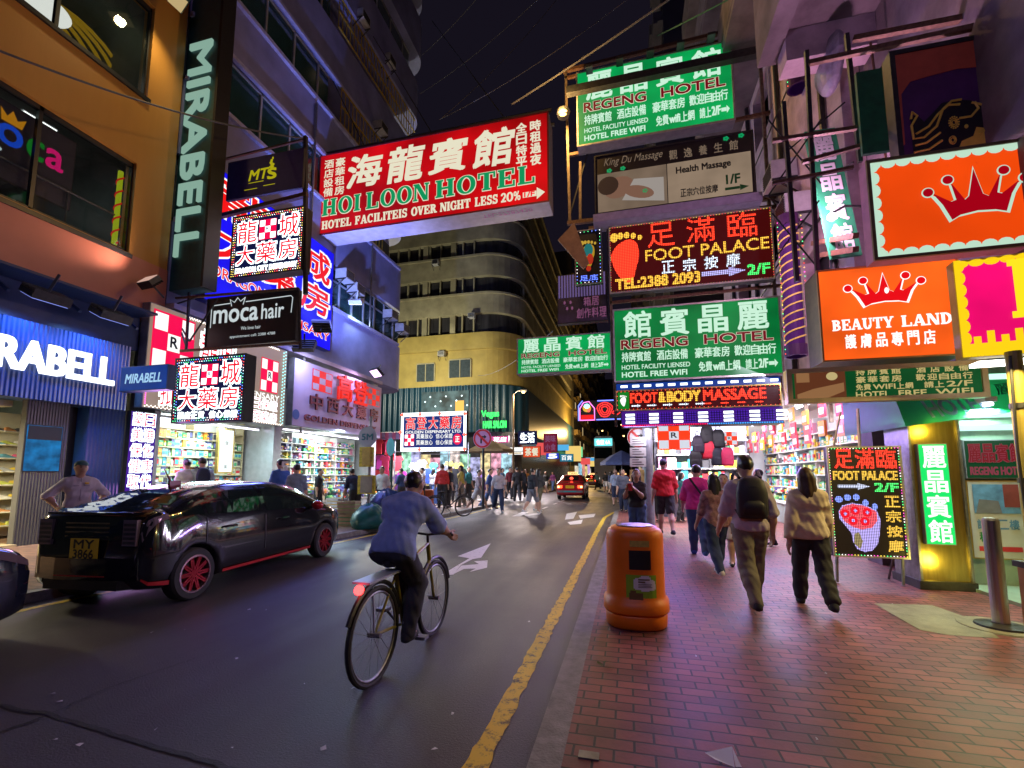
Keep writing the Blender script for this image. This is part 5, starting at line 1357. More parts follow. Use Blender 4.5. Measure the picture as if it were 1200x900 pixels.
# ---- golden dispensary LED sign
s = sign_px('pharmacy_sign', 'glaring blue and white LED pharmacy board over the clothes stall', 'LED sign', (470, 484), (547, 482), (546, 528), (470, 529), 19.3, d=.25, face=emat('blue LED face', lin(20, 40, 120), 1.0, light=True), case=M_BLACK, rim=.02)
s.rect(0, .9, 1, 1, E_WHITEHOT, .004, 'light_bar'); s.rect(0, 0, 1, .09, E_WHITEHOT, .004, 'light_bar'); s.rect(0, .09, .04, .9, E_WHITEHOT, .004, 'light_bar'); s.rect(.96, .09, 1, .9, E_WHITEHOT, .004, 'light_bar')
s.row('高登大藥房', .06, .57, .94, .88, E_WHITE, .04, gap=.2); s.row('高登大藥房', .06, .57, .94, .88, E_REDLT, .02, lift=.010, gap=.2)
s.text('GOLDEN DISPENSARY LTD.', .07, .46, .93, .53, E_WHITE, .03)
for v in (.32, .16): s.row('買藥放心', .24, v, .50, v + .12, E_WHITE, .01); s.row('信心保證', .54, v, .80, v + .12, E_WHITE, .01)
s.checker(.06, .14, .21, .44, E_MAGR, E_WHITEHOT); s.ell(.87, .29, .065, .14, E_MAGR, .0); s.row('正', .835, .22, .905, .36, E_WHITE, .03, lift=.006)
b_ = s.mb(B_RED, 'red_bulb')
for u, v in ((.02, .95), (.3, .95), (.6, .95), (.98, .93), (.0, .5), (.3, .04), (.98, .4), (.98, .04)): b_.octa((s.X(u), s.y - .04, v * s.h), .10)
s.done()
# ---- green hair shop letters on the podium
s = sign_px('hair_salon_sign', 'bright green glowing hair salon lettering on the striped corner podium', 'hair salon sign', (566, 482), (596, 482), (596, 503), (566, 503), 38.0, d=.1)
EGN = emat('bright green neon letter', (.05, 1, .15), 1.8)
s.t.location.y = 37.2
s.text('Vegas', .05, .55, .72, .98, EGN, .04); s.text('HAIR SALON', .12, .02, 1.0, .40, EGN, .05); s.done()
# ---- moca hair window sign inside the ochre building's window
a, b = onX(-30, 130, AX - .3), onX(85, 225, AX - .3)
s = Sign('hair_salon_sign', 'grey window sign with multicoloured hair salon letters behind the left glass', 'hair salon sign', AX - .32, (4.2 + b[1]) / 2, 7.35, b[1] - 4.2, 1.62, d=.05, rotz=R(90), face=mat('violet grey window board', (.12, .10, .14), .5, var=.15), case=M_DKSTEEL, rim=.02)
W1 = emat('white lit window letter', (.7, .95, .95), .9)
cols = [emat('orange lit letter', lin(235, 120, 20), 1), emat('red lit letter', lin(225, 30, 30), 1.0), emat('blue lit letter', lin(20, 80, 225), 1.0), emat('green lit letter', lin(20, 140, 40), .9), emat('pink lit letter', lin(235, 20, 120), 1.1)]
for i, (ch, u0, u1) in enumerate((('m', .12, .50), ('o', .52, .66), ('c', .69, .79), ('a', .81, .92))): s.text(ch, u0, .46, u1, .72, cols[1 + i], .03)
s.text('hair', .2, .22, .55, .46, W1, .03)
s.poly([(.53, .74), (.52, .90), (.56, .82), (.59, .92), (.62, .82), (.67, .89), (.65, .74)], emat('gold crown', lin(225, 150, 20), .9), 0, 'crown'); s.done()
# ---- yellow and red striped barber light in the window
a = onX(150, 230, AX - .12); t = thing('barber_light', 'yellow and red striped light column in the lower window of the ochre building', 'light column', (AX - .28, 7.8, 7.0))
MB().lathe([(.055, 0), (.055, 1.9)], n=14).build('tube', emat('yellow green tube', lin(190, 210, 30), .9), t)
m = MB()
m.tube([(.06 * math.cos(u), .06 * math.sin(u), .05 + 1.8 * u / 34) for u in np.linspace(0, 34, 140)], .022, 5); m.build('red_stripe', emat('red stripe', lin(220, 40, 20), .9), t)
# ---- distant street signs
far = [('sign_board', 'blue and white lit sign with big white characters by the amber lamp post', (607, 505), (629, 505), 30, .9, E_DEEPNAVY, '生活', E_WHITEHOT, 521),
       ('sign_board', 'orange lit sign just below the blue and white one', (613, 523), (633, 523), 31, .9, emat('tangerine face', lin(225, 80, 40), 1.0), '茶餐', E_CREAM, 536),
       ('sign_board', 'square maroon sign with four pink characters past the lamp post', (637, 508), (653, 508), 27, .9, emat('maroon face', lin(120, 20, 50), .8), None, E_CREAM, 530),
       ('sign_board', 'small blue street level sign with white digit down the road', (640, 531), (655, 531), 40, .8, emat('azure face', lin(30, 60, 200), 1.0), '5', E_WHITEHOT, 538),
       ('sign_board', 'white lit fascia low on the rounded corner block', (595, 524), (613, 524), 37, .9, E_WHITE, None, E_WHITE, 533),
       ('sign_board', 'teal lit shop front sign down the road', (656, 532), (672, 532), 60, .9, emat('teal face', lin(30, 120, 150), .9), None, E_WHITE, 541),
       ('sign_board', 'pink and white flower shop sign under the striped podium', (576, 511), (596, 511), 36.5, .9, emat('pink face', lin(220, 80, 150), 1.1), '花店', E_WHITEHOT, 519)]
for nm, lb, a, b, y, _, fc, tx, tm, yb_ in far:
    s = sign_px(nm, lb, 'sign', a, b, (b[0], yb_), (a[0], yb_), y, d=.2, face=fc, case=M_BLACK, rim=.02)
    if tx: s.row(tx, .1, .15, .9, .85, tm, .03)
    elif 'maroon' in lb:
        for t, v in (('美味', .55), ('小食', .1)): s.row(t, .1, v, .9, v + .35, E_DKL, .03)
    elif 'fascia' in lb: s.rect(.0, .42, 1, .5, M_BLACK, .004, 'divider'); s.rect(.1, .15, .9, .3, M_GOLD, .004, 'divider')
    else: s.row('百貨', .1, .2, .9, .8, E_WHITE, .02)
    s.done()
# ------------------------------------------------------------------ shop goods
rg = random.Random(11)
PCOL = [(.66, .67, .66), (.66, .04, .05), (.05, .35, .55), (.75, .55, .05), (.05, .40, .16), (.72, .30, .45), (.30, .55, .62), (.70, .66, .50), (.80, .32, .05), (.12, .12, .35), (.06, .06, .07), (.45, .70, .25)]
PM = [mat('packaging %s' % n, c, .4, var=.1) for n, c in zip(('white', 'red', 'blue', 'yellow', 'green', 'pink', 'aqua', 'cream', 'orange', 'navy', 'black', 'lime'), PCOL)]
def box_variant(i):
    w, d, h = rg.uniform(.08, .17), rg.uniform(.08, .12), rg.uniform(.16, .25)
    a, b = rg.sample(PM, 2)
    m = MB(); m.box(-w / 2, w / 2, 0, d, 0, h); m.cur = 1
    m.box(-w / 2 + .01, w / 2 - .01, -.003, -.0005, h * rg.uniform(.1, .3), h * rg.uniform(.5, .9))
    if rg.random() < .5: m.cur = 2; m.box(-w * .3, w * .2, -.006, -.004, h * .3, h * .42)
    return m.mesh('product_box', [a, b, rg.choice(PM)]), w
def bottle_variant(i):
    r, h = rg.uniform(.03, .05), rg.uniform(.18, .25)
    m = MB(); m.lathe([(r, 0), (r, h * .62), (r * .5, h * .76), (r * .42, h * .8)], (0, r, 0), 10); m.cur = 1
    m.lathe([(r * .5, h * .8), (r * .5, h)], (0, r, 0), 8); m.cur = 2; m.lathe([(r * 1.03, h * .15), (r * 1.03, h * .5)], (0, r, 0), 10)
    return m.mesh('product_bottle', rg.sample(PM, 3)), 2 * r
BV = [box_variant(i) for i in range(22)]; TV = [bottle_variant(i) for i in range(10)]
def place(me, name, label, cat, loc, rz, group):
    o = bpy.data.objects.new(name, me); COL.objects.link(o); o.location = loc; o.rotation_euler = (0, 0, rz); tag(o, label, cat, group); return o
def stuff_goods(x, y0, y1, levels, face, mb, dens=1.0, depth=.3):
    """goods too many to count: merged boxes on shelves"""
    for z, zh in levels:
        y = y0
        while y < y1:
            w = rg.uniform(.07, .2)
            if rg.random() < dens:
                h = zh * rg.uniform(.45, .92); mb.cur = rg.randrange(len(PM)); mb.box(x, x + face * depth * rg.uniform(.6, 1), y, y + w * .93, z, z + h)
                if rg.random() < .6: mb.cur = rg.randrange(len(PM)); q = x + face * (depth + .004); mb.box(x, q, y + w * .15, y + w * .75, z + h * .3, z + h * .62)
            y += w
def shelf_run(name, label, x, y0, y1, levels, face, m, depth=.34, back=True):
    t = thing(name, label, 'shelves', (x, (y0 + y1) / 2, .12))
    q = MB()
    for z in levels: q.box(x, x + face * depth, y0, y1, z - .03, z)
    q.build('shelf', m, t, True)
    q = MB()
    for y in np.linspace(y0, y1, max(2, int((y1 - y0) / 1.3) + 1)): q.box(x - .02 * face, x + face * depth * .9, y - .02, y + .02, .12, levels[-1] + .4)
    q.build('upright', m, t, True)
    if back: MB().box(x - .06 * face, x - .03 * face, y0, y1, .12, levels[-1] + .45).build('back_panel', mat('white shelf back', (.72, .74, .74), .5, var=.05), t, True)
    return t
def shelf_items(x, y0, y1, levels, face, label, group, boxes=.7, step=(.16, .26), cap=160, lab2=None):
    n = 0; rz = R(90) if face > 0 else R(-90)
    for z in levels:
        y = y0 + .06
        while y < y1 - .1 and n < cap:
            if rg.random() < boxes:
                me, w = rg.choice(BV); place(me, 'product_box', label, 'packaged goods', (x + face * .30, y + w / 2, z + .001), rz, group)
            else:
                me, w = rg.choice(TV); w *= 1.1; place(me, 'product_bottle', lab2 or label.replace('boxes', 'bottles').replace('box', 'bottle'), 'bottle', (x + face * .30, y + w / 2, z + .001), rz, group + ' in bottles')
            y += w + rg.uniform(.002, .02); n += 1
M_SHELF = mat('white enamel shelf', (.70, .72, .72), .4, var=.05)
M_WOODSH = mat('yellow wood shelf', (.50, .42, .26), .5, var=.2)
# right pharmacy: long shelves along the back, end panel, counters
LV = [.45, .80, 1.15, 1.50, 1.85, 2.2, 2.55]
shelf_run('display_shelves', 'long white pharmacy shelves crammed with goods behind the pavement crowd', RX + 1.25, 8.9, 17.6, LV, -1, M_SHELF)
shelf_items(RX + 1.25, 8.95, 13.2, LV, -1, 'small medicine box packed tight on the long white pharmacy shelves', 'goods on the long pharmacy shelves', .62, cap=210)
g = MB(); stuff_goods(RX + 1.0, 13.2, 17.6, [(z, .3) for z in LV], -1, g, 1.0, .1)
stuff_goods(RX + .9, 9.2, 17.4, [(.75, .22), (.95, .2)], -1, g, .85, .3)
# pharmacies on the left
LV1 = [.95, 1.22, 1.49, 1.76, 2.03, 2.30, 2.57, 2.84]
shelf_run('display_shelves', 'yellow wood shelves of medicine at the back of the checkered pharmacy', AX - 1.5, 9.2, 12.9, LV1, 1, M_WOODSH)
shelf_items(AX - 1.5, 9.25, 12.9, LV1, 1, 'small bright box on the yellow wood shelves of the checkered pharmacy', 'goods on the yellow wood shelves', .72, cap=190)
stuff_goods(AX - .75, 9.2, 11.3, [(1.0, .2), (1.2, .12)], 1, g, .9, .35)
LV2 = [.6, .9, 1.2, 1.5, 1.8, 2.1, 2.4, 2.7]
shelf_run('display_shelves', 'cream lit shelves stacked to the ceiling in the lilac signed pharmacy', AX - 1.1, 13.4, 18.9, LV2, 1, M_SHELF)
stuff_goods(AX - 1.1, 13.4, 18.9, [(z, .29) for z in LV2], 1, g, .95, .3)
stuff_goods(AX + .1, 13.6, 18.6, [(.55, .3), (.8, .25)], 1, g, .9, .5)
tag(g.build('shop_goods', PM), 'mass of bright packaged goods filling pharmacy shelves and counters', 'goods', kind='stuff')
for lb, x, y0, y1, f in (('white goods counter at the front of the checkered pharmacy', AX - .8, 9.2, 11.4, 1), ('low goods table fronting the lilac signed pharmacy', AX + .05, 13.5, 18.7, 1), ('low goods counter along the right pharmacy front', RX + .95, 9.1, 17.5, -1)):
    t = thing('shop_counter', lb, 'counter', (x, (y0 + y1) / 2, .12)); zt = .98 if 'checkered' in lb else .54 if 'table' in lb else .74
    MB().box(x, x + f * .45, y0, y1, zt - .06, zt).build('counter_top', M_SHELF, t, True)
    q = MB().box(x + f * .05, x + f * .40, y0 + .05, y1 - .05, .12, zt - .06); q.build('cabinet', mat('counter front', (.35, .4, .42), .4, var=.15), t, True)
# white advert panel and gold-edged pillar in the checkered pharmacy
a, b = onX(259, 501, AX - .1), onX(274, 555, AX - .1)
s = Sign('advert_panel', 'tall white lit advert panel with tiny black script between pharmacy shelves', 'advert panel', AX - .15, (a[1] + b[1]) / 2, b[2], b[1] - a[1], a[2] - b[2], d=.1, rotz=R(90), face=emat('white advert face', (.9, 1, .98), 1.2, light=True), case=M_GOLD, rim=.05)
s.col('健', .4, .62, .6, .72, M_BLACK); s.col('美', .4, .1, .6, .2, M_BLACK); s.done()
# lamps in the shops: tubes under the ceilings
def tube_light(label, a, b, energy, col=(.86, .95, 1), w=.25, aim=(0, 0, -1), vis=True, size=None):
    a, b = Vector(a), Vector(b); c = (a + b) / 2
    t = thing('fluorescent_light', label, 'ceiling light', c)
    MB().box(min(a.x, b.x) - .06, max(a.x, b.x) + .06, a.y, b.y, a.z + .03, a.z + .09).build('fitting', M_SHELF, t, True)
    MB().tube([a, b], .022, 8).build('tube', emat('white tube', col, 5), t, True)
    l = lamp('shop_light', 'AREA', (c.x, c.y, c.z - .05), energy, col, w, (b - a).length, aim=c + Vector(aim))
    return t
M_WCEIL = mat('white shop soffit', (.6, .6, .58), .6, var=.1)
m = MB(); m.box(RX + .3, RX + 3, 8.75, 17.8, 3.3, 3.44); tag(m.build('shop_soffit', M_WCEIL), 'white soffit over the right pharmacy interior', 'ceiling'); 
bpy.data.objects['shop_soffit']['kind'] = 'structure'
m = MB(); m.box(RX + 1.4, RX + 1.5, 8.75, 17.8, .12, 3.3).box(RX + .5, RX + 1.5, 8.7, 8.78, .12, 3.3).box(RX + .5, RX + 1.5, 17.75, 17.8, .12, 3.3)
o = m.build('shop_rear_wall', mat('white shop wall', (.7, .72, .7), .6, var=.05)); o['kind'] = 'structure'
tube_light('fluorescent tube over the near end of the right pharmacy', (RX + .55, 9.2, 3.2), (RX + .55, 13.1, 3.2), 330, (.85, .82, 1), .5, (-.45, 0, -1))
tube_light('fluorescent tube over the far end of the right pharmacy', (RX + .55, 13.5, 3.2), (RX + .55, 17.5, 3.2), 330, (.85, .82, 1), .5, (-.45, 0, -1))
lamp('shelf_light', 'AREA', (RX + .15, 13, 3.15), 150, (1, .93, 1), .3, 8, aim=(RX + 1.6, 13, 1.2))
tube_light('fluorescent tube in the checkered pharmacy ceiling', (AX - .5, 9.3, 3.0), (AX - .5, 12.8, 3.0), 330, (.62, .95, 1), .5, (.5, 0, -1))
lamp('shelf_light', 'AREA', (AX - .3, 11, 3.05), 150, (.88, 1, .95), .3, 3.5, aim=(AX - 1.8, 11, 1.2))
tube_light('fluorescent tube in the lilac signed pharmacy ceiling', (AX - .2, 13.6, 3.1), (AX - .2, 18.8, 3.1), 360, (.66, .97, 1), .5, (.5, 0, -1))
lamp('shelf_light', 'AREA', (AX + .1, 16, 3.15), 170, (.9, 1, .9), .3, 5, aim=(AX - 1.4, 16, 1.2))
lamp('shoe_shop_light', 'AREA', (AX - .75, 4.2, 2.83), 900, (1, .86, .55), .3, 4.5, aim=(AX - 1.5, 4.2, 0))
tube_light('fluorescent tube in the green lit hotel entrance', (4.25, 6.62, 2.34), (4.25, 6.94, 2.34), 45, (.7, 1, .85), .3)
# hotel entrance walls
m = MB(); m.box(3.98, RX + 3, 6.98, 7.06, .12, 2.9); m.box(RX + .2, 7, 3.5, 6.98, -.1, .16); o = m.build('entrance_wall', mat('mint entrance wall', (.30, .42, .34), .5, var=.2)); o['kind'] = 'structure'
m = MB(); m.box(5.6, 5.7, 2.5, 6.98, .12, 2.9); o = m.build('side_wall', mat('ochre side wall', (.30, .22, .08), .6, var=.3)); o['kind'] = 'structure'
m = MB()
for k in range(5): m.box(4.0 + .05, 5.4, 6.93, 6.975, 2.05 + k * .16, 2.12 + k * .16)
tag(m.build('light_louvre', emat('mint light louvre', (.6, 1, .88), 1.3, light=True)), 'mint white lit louvre above the hotel entrance board', 'light louvre')
# sneakers on the shoe-shop wall
def shoe_mesh(c, sole):
    m = MB(); prof = [(-.14, .03, .075), (-.12, .036, .10), (-.06, .036, .105), (-.01, .038, .085), (.05, .044, .062), (.10, .044, .05), (.135, .03, .035)]
    ring = []
    for x, w, h in prof: ring.append([(x, -w, .02), (x, -w * .95, .02 + (h - .02) * .6), (x, -w * .4, h), (x, w * .4, h), (x, w * .95, .02 + (h - .02) * .6), (x, w, .02)])
    vs = [p for r_ in ring for p in r_]; fs = []
    for i in range(len(ring) - 1):
        for k in range(5): fs.append((i * 6 + k, i * 6 + k + 1, (i + 1) * 6 + k + 1, (i + 1) * 6 + k))
    fs += [tuple(range(5, -1, -1)), tuple(6 * (len(ring) - 1) + k for k in range(6))]
    m.raw(vs, fs); m.cur = 1; m.box(-.145, .14, -.042, .042, 0, .022)
    return m.mesh('sneaker', [c, sole])
SV = [shoe_mesh(mat('trainer upper %d' % i, c, .5, var=.1), mat('trainer sole', (.6, .6, .58), .6, var=.1)) for i, c in enumerate(((.55, .55, .52), (.06, .06, .07), (.6, .45, .05), (.5, .08, .18), (.3, .32, .34), (.1, .3, .4), (.45, .5, .1), (.55, .25, .1)))]
sh = thing('shoe_wall', 'pale display wall of slim shoe ledges in the near left shop', 'shoe display', (AX - 1.6, 5.5, .17))
MB().box(AX - 1.75, AX - 1.62, 3.2, 7.6, .17, 2.85).build('back_panel', mat('cream shoe wall', (.5, .47, .36), .5, var=.1), sh, True)
m = MB()
for k in range(8): m.box(AX - 1.62, AX - 1.38, 3.2, 7.6, .38 + k * .29, .39 + k * .29)
m.build('ledge', mat('acrylic ledge', (.5, .45, .25), .3, var=.1), sh, True)
for k in range(8):
    for i in range(20):
        y = 3.3 + i * .215
        place(rg.choice(SV), 'sneaker', 'sneaker standing on the ledges of the pale shoe wall', 'sneaker', (AX - 1.5, y, .392 + k * .29), R(90) + rg.uniform(-.5, .3), 'sneakers on the display wall')
s = Sign('wall_screen', 'blue lit picture panel between the shoe shop columns', 'screen', AX + .13, 6.62, 1.55, .62, .95, d=.05, rotz=R(90), face=emat('blue picture', lin(20, 110, 170), .8, var=.6, vscale=5), case=M_BLACK, rim=.02)
s.rect(.05, .68, .95, .97, M_BLACK, .002, 'dark_band'); s.done()
# ------------------------------------------------------------------ small fixtures
def ac_unit(label, loc, rz, w=.62):
    t = thing('air_conditioner', label, 'air conditioner', loc, rz, 'window air conditioners')
    MB().box(-w / 2, w / 2, -.5, 0, 0, .42).build('casing', mat('off white casing', (.42, .44, .44), .5, var=.2), t)
    m = MB()
    for k in range(7): m.box(-w / 2 + .04, w / 2 - .04, -.515, -.502, .05 + k * .05, .075 + k * .05)
    m.build('grille', M_DKSTEEL, t)
    m = MB(); m.bar((-w / 2, -.5, -.03), (-w / 2, 0, -.03), .04); m.bar((w / 2, -.5, -.03), (w / 2, 0, -.03), .04); m.bar((-w / 2, -.45, -.03), (-w / 2, 0, -.4), .03); m.bar((w / 2, -.45, -.03), (w / 2, 0, -.4), .03)
    m.build('bracket', M_DKSTEEL, t)
    return t
for lb, (px_, py_), x in (('air conditioner under the pale ledge by the blue lightbox, with white floodlit frame below', (411, 338), AX), ('air conditioner on the lilac wall nearer the rounded corner', (452, 368), AX), ('air conditioner high on the lilac wall beside the royal blue lightbox', (398, 322), AX), ('air conditioner farthest along the lilac wall window band', (466, 384), AX), ('air conditioner at the yellow balcony railing, upper of two', (418, 22), AX), ('air conditioner at the yellow balcony railing, lower of two', (450, 72), AX), ('air conditioner just above the left end of the huge red sign', (440, 150), AX)):
    p = onX(px_, py_, x); ac_unit(lb, (x + .02, p[1], p[2] - .3), R(90))
for lb, (px_, py_), y in (('air conditioner hung on the yellow tenement between its two lower windows', (519, 418), 37.9), ('air conditioner on the dark tenement band, second floor from the top seen', (512, 312), 37.7), ('air conditioner on the mossy band nearest the tenement corner', (554, 374), 37.7)):
    p = onY(px_, py_, y); ac_unit(lb, (p[0], y, p[2]), 0)
for lb, (px_, py_) in (('air conditioner behind the wire mesh on the pink lit plaster', (930, 215)), ('air conditioner on the pink lit plaster beside the green banner', (948, 255))):
    p = onX(px_, py_, RX); ac_unit(lb, (RX - .02, p[1], p[2]), R(-90))
# white framed floodlight under the first air conditioner
def flood(label, loc, aim, energy, col, size=.25, rim=M_DKSTEEL, strength=6):
    t = thing('floodlight', label, 'floodlight', loc)
    d = (Vector(aim) - Vector(loc)).normalized(); q = d.to_track_quat('-Z', 'Y')
    def tr(m):
        m.v = [tuple(q @ Vector(v)) for v in m.v]; return m
    m = MB(); m.box(-size, size, -size * .7, size * .7, .02, .14)
    for k in range(5): m.box(-size, size, -size * .7 + k * size * .33, -size * .66 + k * size * .33, .14, .2)
    tr(m).build('housing', rim, t)
    tr(MB().box(-size * .92, size * .92, -size * .62, size * .62, .005, .018)).build('lens', emat('cool lens %g' % strength, col, strength), t)
    tr(MB().bar((0, 0, .15), (.1, .1, .55), .04)).build('bracket', rim, t)
    l = lamp('flood', 'SPOT', Vector(loc) + d * .06, energy, col, .12, aim=aim, spot=R(120), blend=.8)
    return t
p = onX(418, 356, AX + .45)
flood('white floodlight in a pale frame below the nearest air conditioner', p, (AX + .1, 18, 7.0), 280, (.55, .72, 1), .28, mat('pale frame', (.5, .55, .55), .4, var=.1), 8)
p = onX(358, 408, AX + .9)
flood('square white floodlight under the black hair sign', p, (AX + .2, 15.5, 4.0), 210, (.70, .76, 1), .35, M_DKSTEEL, 9)
p = onX(378, 380, AX + 1.6)
flood('ribbed dark floodlight at the lower right edge of the royal blue sign', p, (AX, 17.5, 12.5), 3000, (.26, .34, 1), .3, M_DKSTEEL, 1.0)
p = onX(440, 438, AX + .9)
flood('slim floodlight on the lilac soffit above the raised red characters', p, (AX + .3, 16.5, 4.5), 220, (.85, .55, 1), .3, M_DKSTEEL, 2.5)
for k, (lb, q) in enumerate((('blue tinted canopy floodlight nearer the left frame edge', (52, 352)), ('blue tinted canopy floodlight nearer the vertical shop sign', (128, 374)))):
    p = onX(q[0], q[1], AX + .9); flood(lb, p, (AX + .2, p[1], 3.4), 210, (.15, .4, 1), .3, M_DKSTEEL, 1.0)
p = onX(172, 326, AX + .5); flood('dark flood lamp bracketed on the salmon band', p, (AX + .3, p[1] - 2, 8), 130, (1, .62, .5), .22, M_DKSTEEL, .6)
p = onX(208, 2, AX + .8); flood('teal flood lamp bracketed above the vertical shop sign', p, (AX + .2, p[1] - 1.5, p[2] - 6), 230, (1, .75, .35), .25, mat('teal lamp', (.05, .16, .16), .4, var=.2), .5)
# lamps inside the ochre building
t = thing('ceiling_lamp', 'round white ceiling lamp behind the topmost left window', 'ceiling lamp', (AX - 1.6, 6.75, 12.6)); MB().lathe([(.42, 0), (.46, -.06), (.4, -.12)], n=24).build('shade', emat('round lamp face', (.95, 1, .92), 1.6, light=True), t); MB().cyl((0, 0, 0), (0, 0, 1.7), .03).build('rod', M_STEEL, t)
t = thing('ceiling_lamp', 'small bright ceiling lamp in the hair salon window', 'ceiling lamp', (AX - 1.3, 6.7, 9.5)); MB().box(-.1, .1, -.3, .3, 0, .05).build('diffuser', emat('salon tube', (.9, 1, .95), 4, light=True), t); MB().box(-.12, .12, -.33, .33, .055, .09).build('fitting', M_STEEL, t)
lamp('salon_light', 'AREA', (AX - 2.2, 5.5, 9.7), 25, (.8, 1, .9), 1.2)
t = thing('wall_painting', 'yellow swirl decoration behind the topmost left window', 'wall decoration', (AX - 2.2, 6.9, 11.3)); m = MB()
for k in range(5): m.tube([(0, 1.0 * math.cos(u) * (1 + k * .12) + .2 * k, .8 + 1.0 * math.sin(u) * (1 + k * .1)) for u in np.linspace(.2, 2.4 + .2 * k, 14)], .05, 5)
m.build('swirl', emat('yellow swirl', lin(190, 150, 20), .6), t)
# ------------------------------------------------------------------ street furniture
# orange litter bin
p = onG(746, 729, .12)
bn = thing('litter_bin', 'bright orange rounded litter bin at the kerb with green sticker', 'litter bin', p)
M_BIN = mat('orange bin plastic', (.92, .20, .008), .46, var=.12, scale=5, bump=.05, bscale=40)
MB().lathe([(.255, 0), (.275, .015), (.28, .11), (.272, .13)], n=40, power=2.6).build('base', M_BIN, bn, smooth=True)
MB().lathe([(.25, .125), (.25, .14)], n=40, power=2.6).build('shadow_gap', M_BLACK, bn)
MB().lathe([(.29, .135), (.298, .15), (.294, .235), (.272, .25), (.265, .30), (.262, .60), (.262, .795), (.258, .83), (.245, .86), (.215, .885), (.15, .897)], n=48, power=2.6).build('body', M_BIN, bn, smooth=True)
MB().lathe([(.165, .893), (.17, .903), (.12, .908)], n=32, power=2.4).build('ash_tray', mat('scuffed steel tray', (.35, .35, .36), .3, .8, var=.5, scale=20), bn)
# front details follow the rounded face (towards the camera)
def on_bin(m, x0, x1, z0, z1, off, cur=0, n=8):
    m.cur = cur; qs = []
    for i in range(n + 1):
        x = x0 + (x1 - x0) * i / n; r = .264 + off; y = -(max(0, r ** 2.6 - abs(x) ** 2.6)) ** (1 / 2.6); qs.append((x, y))
    for i in range(n): m.face([(*qs[i], z0), (*qs[i + 1], z0), (*qs[i + 1], z1), (*qs[i], z1)])
    return m
m = MB(); on_bin(m, -.055, .135, .53, .70, .004); m.build('opening', M_BLACK, bn)
m = MB(); on_bin(m, -.065, .145, .70, .712, .006); on_bin(m, -.065, .145, .518, .53, .006); on_bin(m, -.067, -.055, .53, .70, .006, n=2); on_bin(m, .135, .147, .53, .70, .006, n=2); m.build('opening_rim', M_BIN, bn)
m = MB(); on_bin(m, -.045, .125, .73, .785, .004); m.build('notice', mat('yellow notice', (.55, .42, .08), .5, var=.3, scale=30), bn)
st = MB(); on_bin(st, -.085, .175, .265, .485, .003); so = st.build('sticker', mat('lime sticker', (.28, .52, .03), .4, var=.1), bn)
m = MB()
for cx, cz, r in ((.03, .42, .05), (.08, .44, .05), (.12, .41, .045), (.08, .385, .05), (.02, .39, .04), (.13, .385, .04)):
    on_bin(m, cx - r, cx + r, cz - r * .55, cz + r * .55, .005); on_bin(m, cx - r * .7, cx + r * .7, cz - r * .8, cz + r * .8, .0055)
m.build('speech_bubble', mat('sticker white', (.75, .75, .72), .4, var=0), so)
m = MB()
for k, (w, z) in enumerate(((.10, .44), (.06, .42), (.12, .402), (.11, .39), (.12, .378))): on_bin(m, .02, .02 + w, z, z + (.012 if k < 2 else .005), .007)
on_bin(m, -.06, .06, .27, .33, .005); on_bin(m, -.05, .0, .33, .35, .005); m.build('print', mat('brown print', (.16, .10, .03), .5, var=.3), so)
# grey post with traffic signs
p = onG(762, 620, .12); zt = onY(762, 483, p[1])[2]
gp_ = thing('sign_post', 'thick grey steel post with no right turn sign beside the orange bin', 'traffic sign', p)
m = MB(); m.tube([(0, 0, 0), (0, 0, zt - p[2])], .125, 20); m.lathe([(.13, zt - p[2]), (.06, zt - p[2] + .04)], n=20); m.lathe([(.18, 0), (.17, .05), (.13, .08)], n=20)
m.build('post', mat('grey painted post', (.27, .30, .36), .4, .3, var=.35, scale=5), gp_, smooth=False)
def tsign(parent, x, z, r, y=-.17, pm=None):
    def disc(r_, yy): return MB().prism([(x + r_ * math.cos(k * PI / 16), z + r_ * math.sin(k * PI / 16)) for k in range(32)], yy, yy + .012)
    o = disc(r, y).build('sign_plate', pm or mat('sign white', (.7, .7, .72), .4, var=.05), parent)
    m = MB(); n = 32
    for k in range(n):
        a, b = k * 2 * PI / n, (k + 1) * 2 * PI / n
        m.face([(x + q * math.cos(t), y - .004, z + q * math.sin(t)) for q, t in ((r * .95, a), (r * .95, b), (r * .78, b), (r * .78, a))])
    d = r * .08
    m.face([(x - r * .58 - d, y - .006, z + r * .58 - d), (x + r * .58 - d, y - .006, z - r * .58 - d), (x + r * .58 + d, y - .006, z - r * .58 + d), (x - r * .58 + d, y - .006, z + r * .58 + d)])
    m.build('red_ring', mat('sign red', (.6, .02, .02), .4, var=.05), o)
    m = MB(); yy = y - .003
    m.box(x - r * .22, x - r * .05, yy - .001, yy, z - r * .5, z + r * .25).box(x - r * .05, x + r * .2, yy - .001, yy, z + r * .08, z + r * .25); m.prism([(x + r * .2, z - r * .06), (x + r * .45, z + r * .16), (x + r * .2, z + r * .38)], yy - .001, yy)
    m.build('arrow_mark', M_BLACK, o)
c = onY(748, 512, p[1]); tsign(gp_, c[0] - p[0], c[2] - p[2], .28, .16)
M_PLATE = mat('white plate', (.60, .62, .64), .4, var=.1)
for i, (ya, yb_) in enumerate(((513, 523), (525, 535), (537, 547))):
    a, b = onY(738, ya, p[1]), onY(757, yb_, p[1])
    o = MB().box(a[0] - p[0], b[0] - p[0], -.165, -.15, b[2] - p[2], a[2] - p[2]).build('plate', M_PLATE, gp_)
    m = MB()
    for k in range(3): m.box(a[0] - p[0] + .06, b[0] - p[0] - .05 - .06 * k, -.170, -.166, b[2] - p[2] + .05 + k * .06, b[2] - p[2] + .065 + k * .06)
    m.build('print', M_BLACK, o)
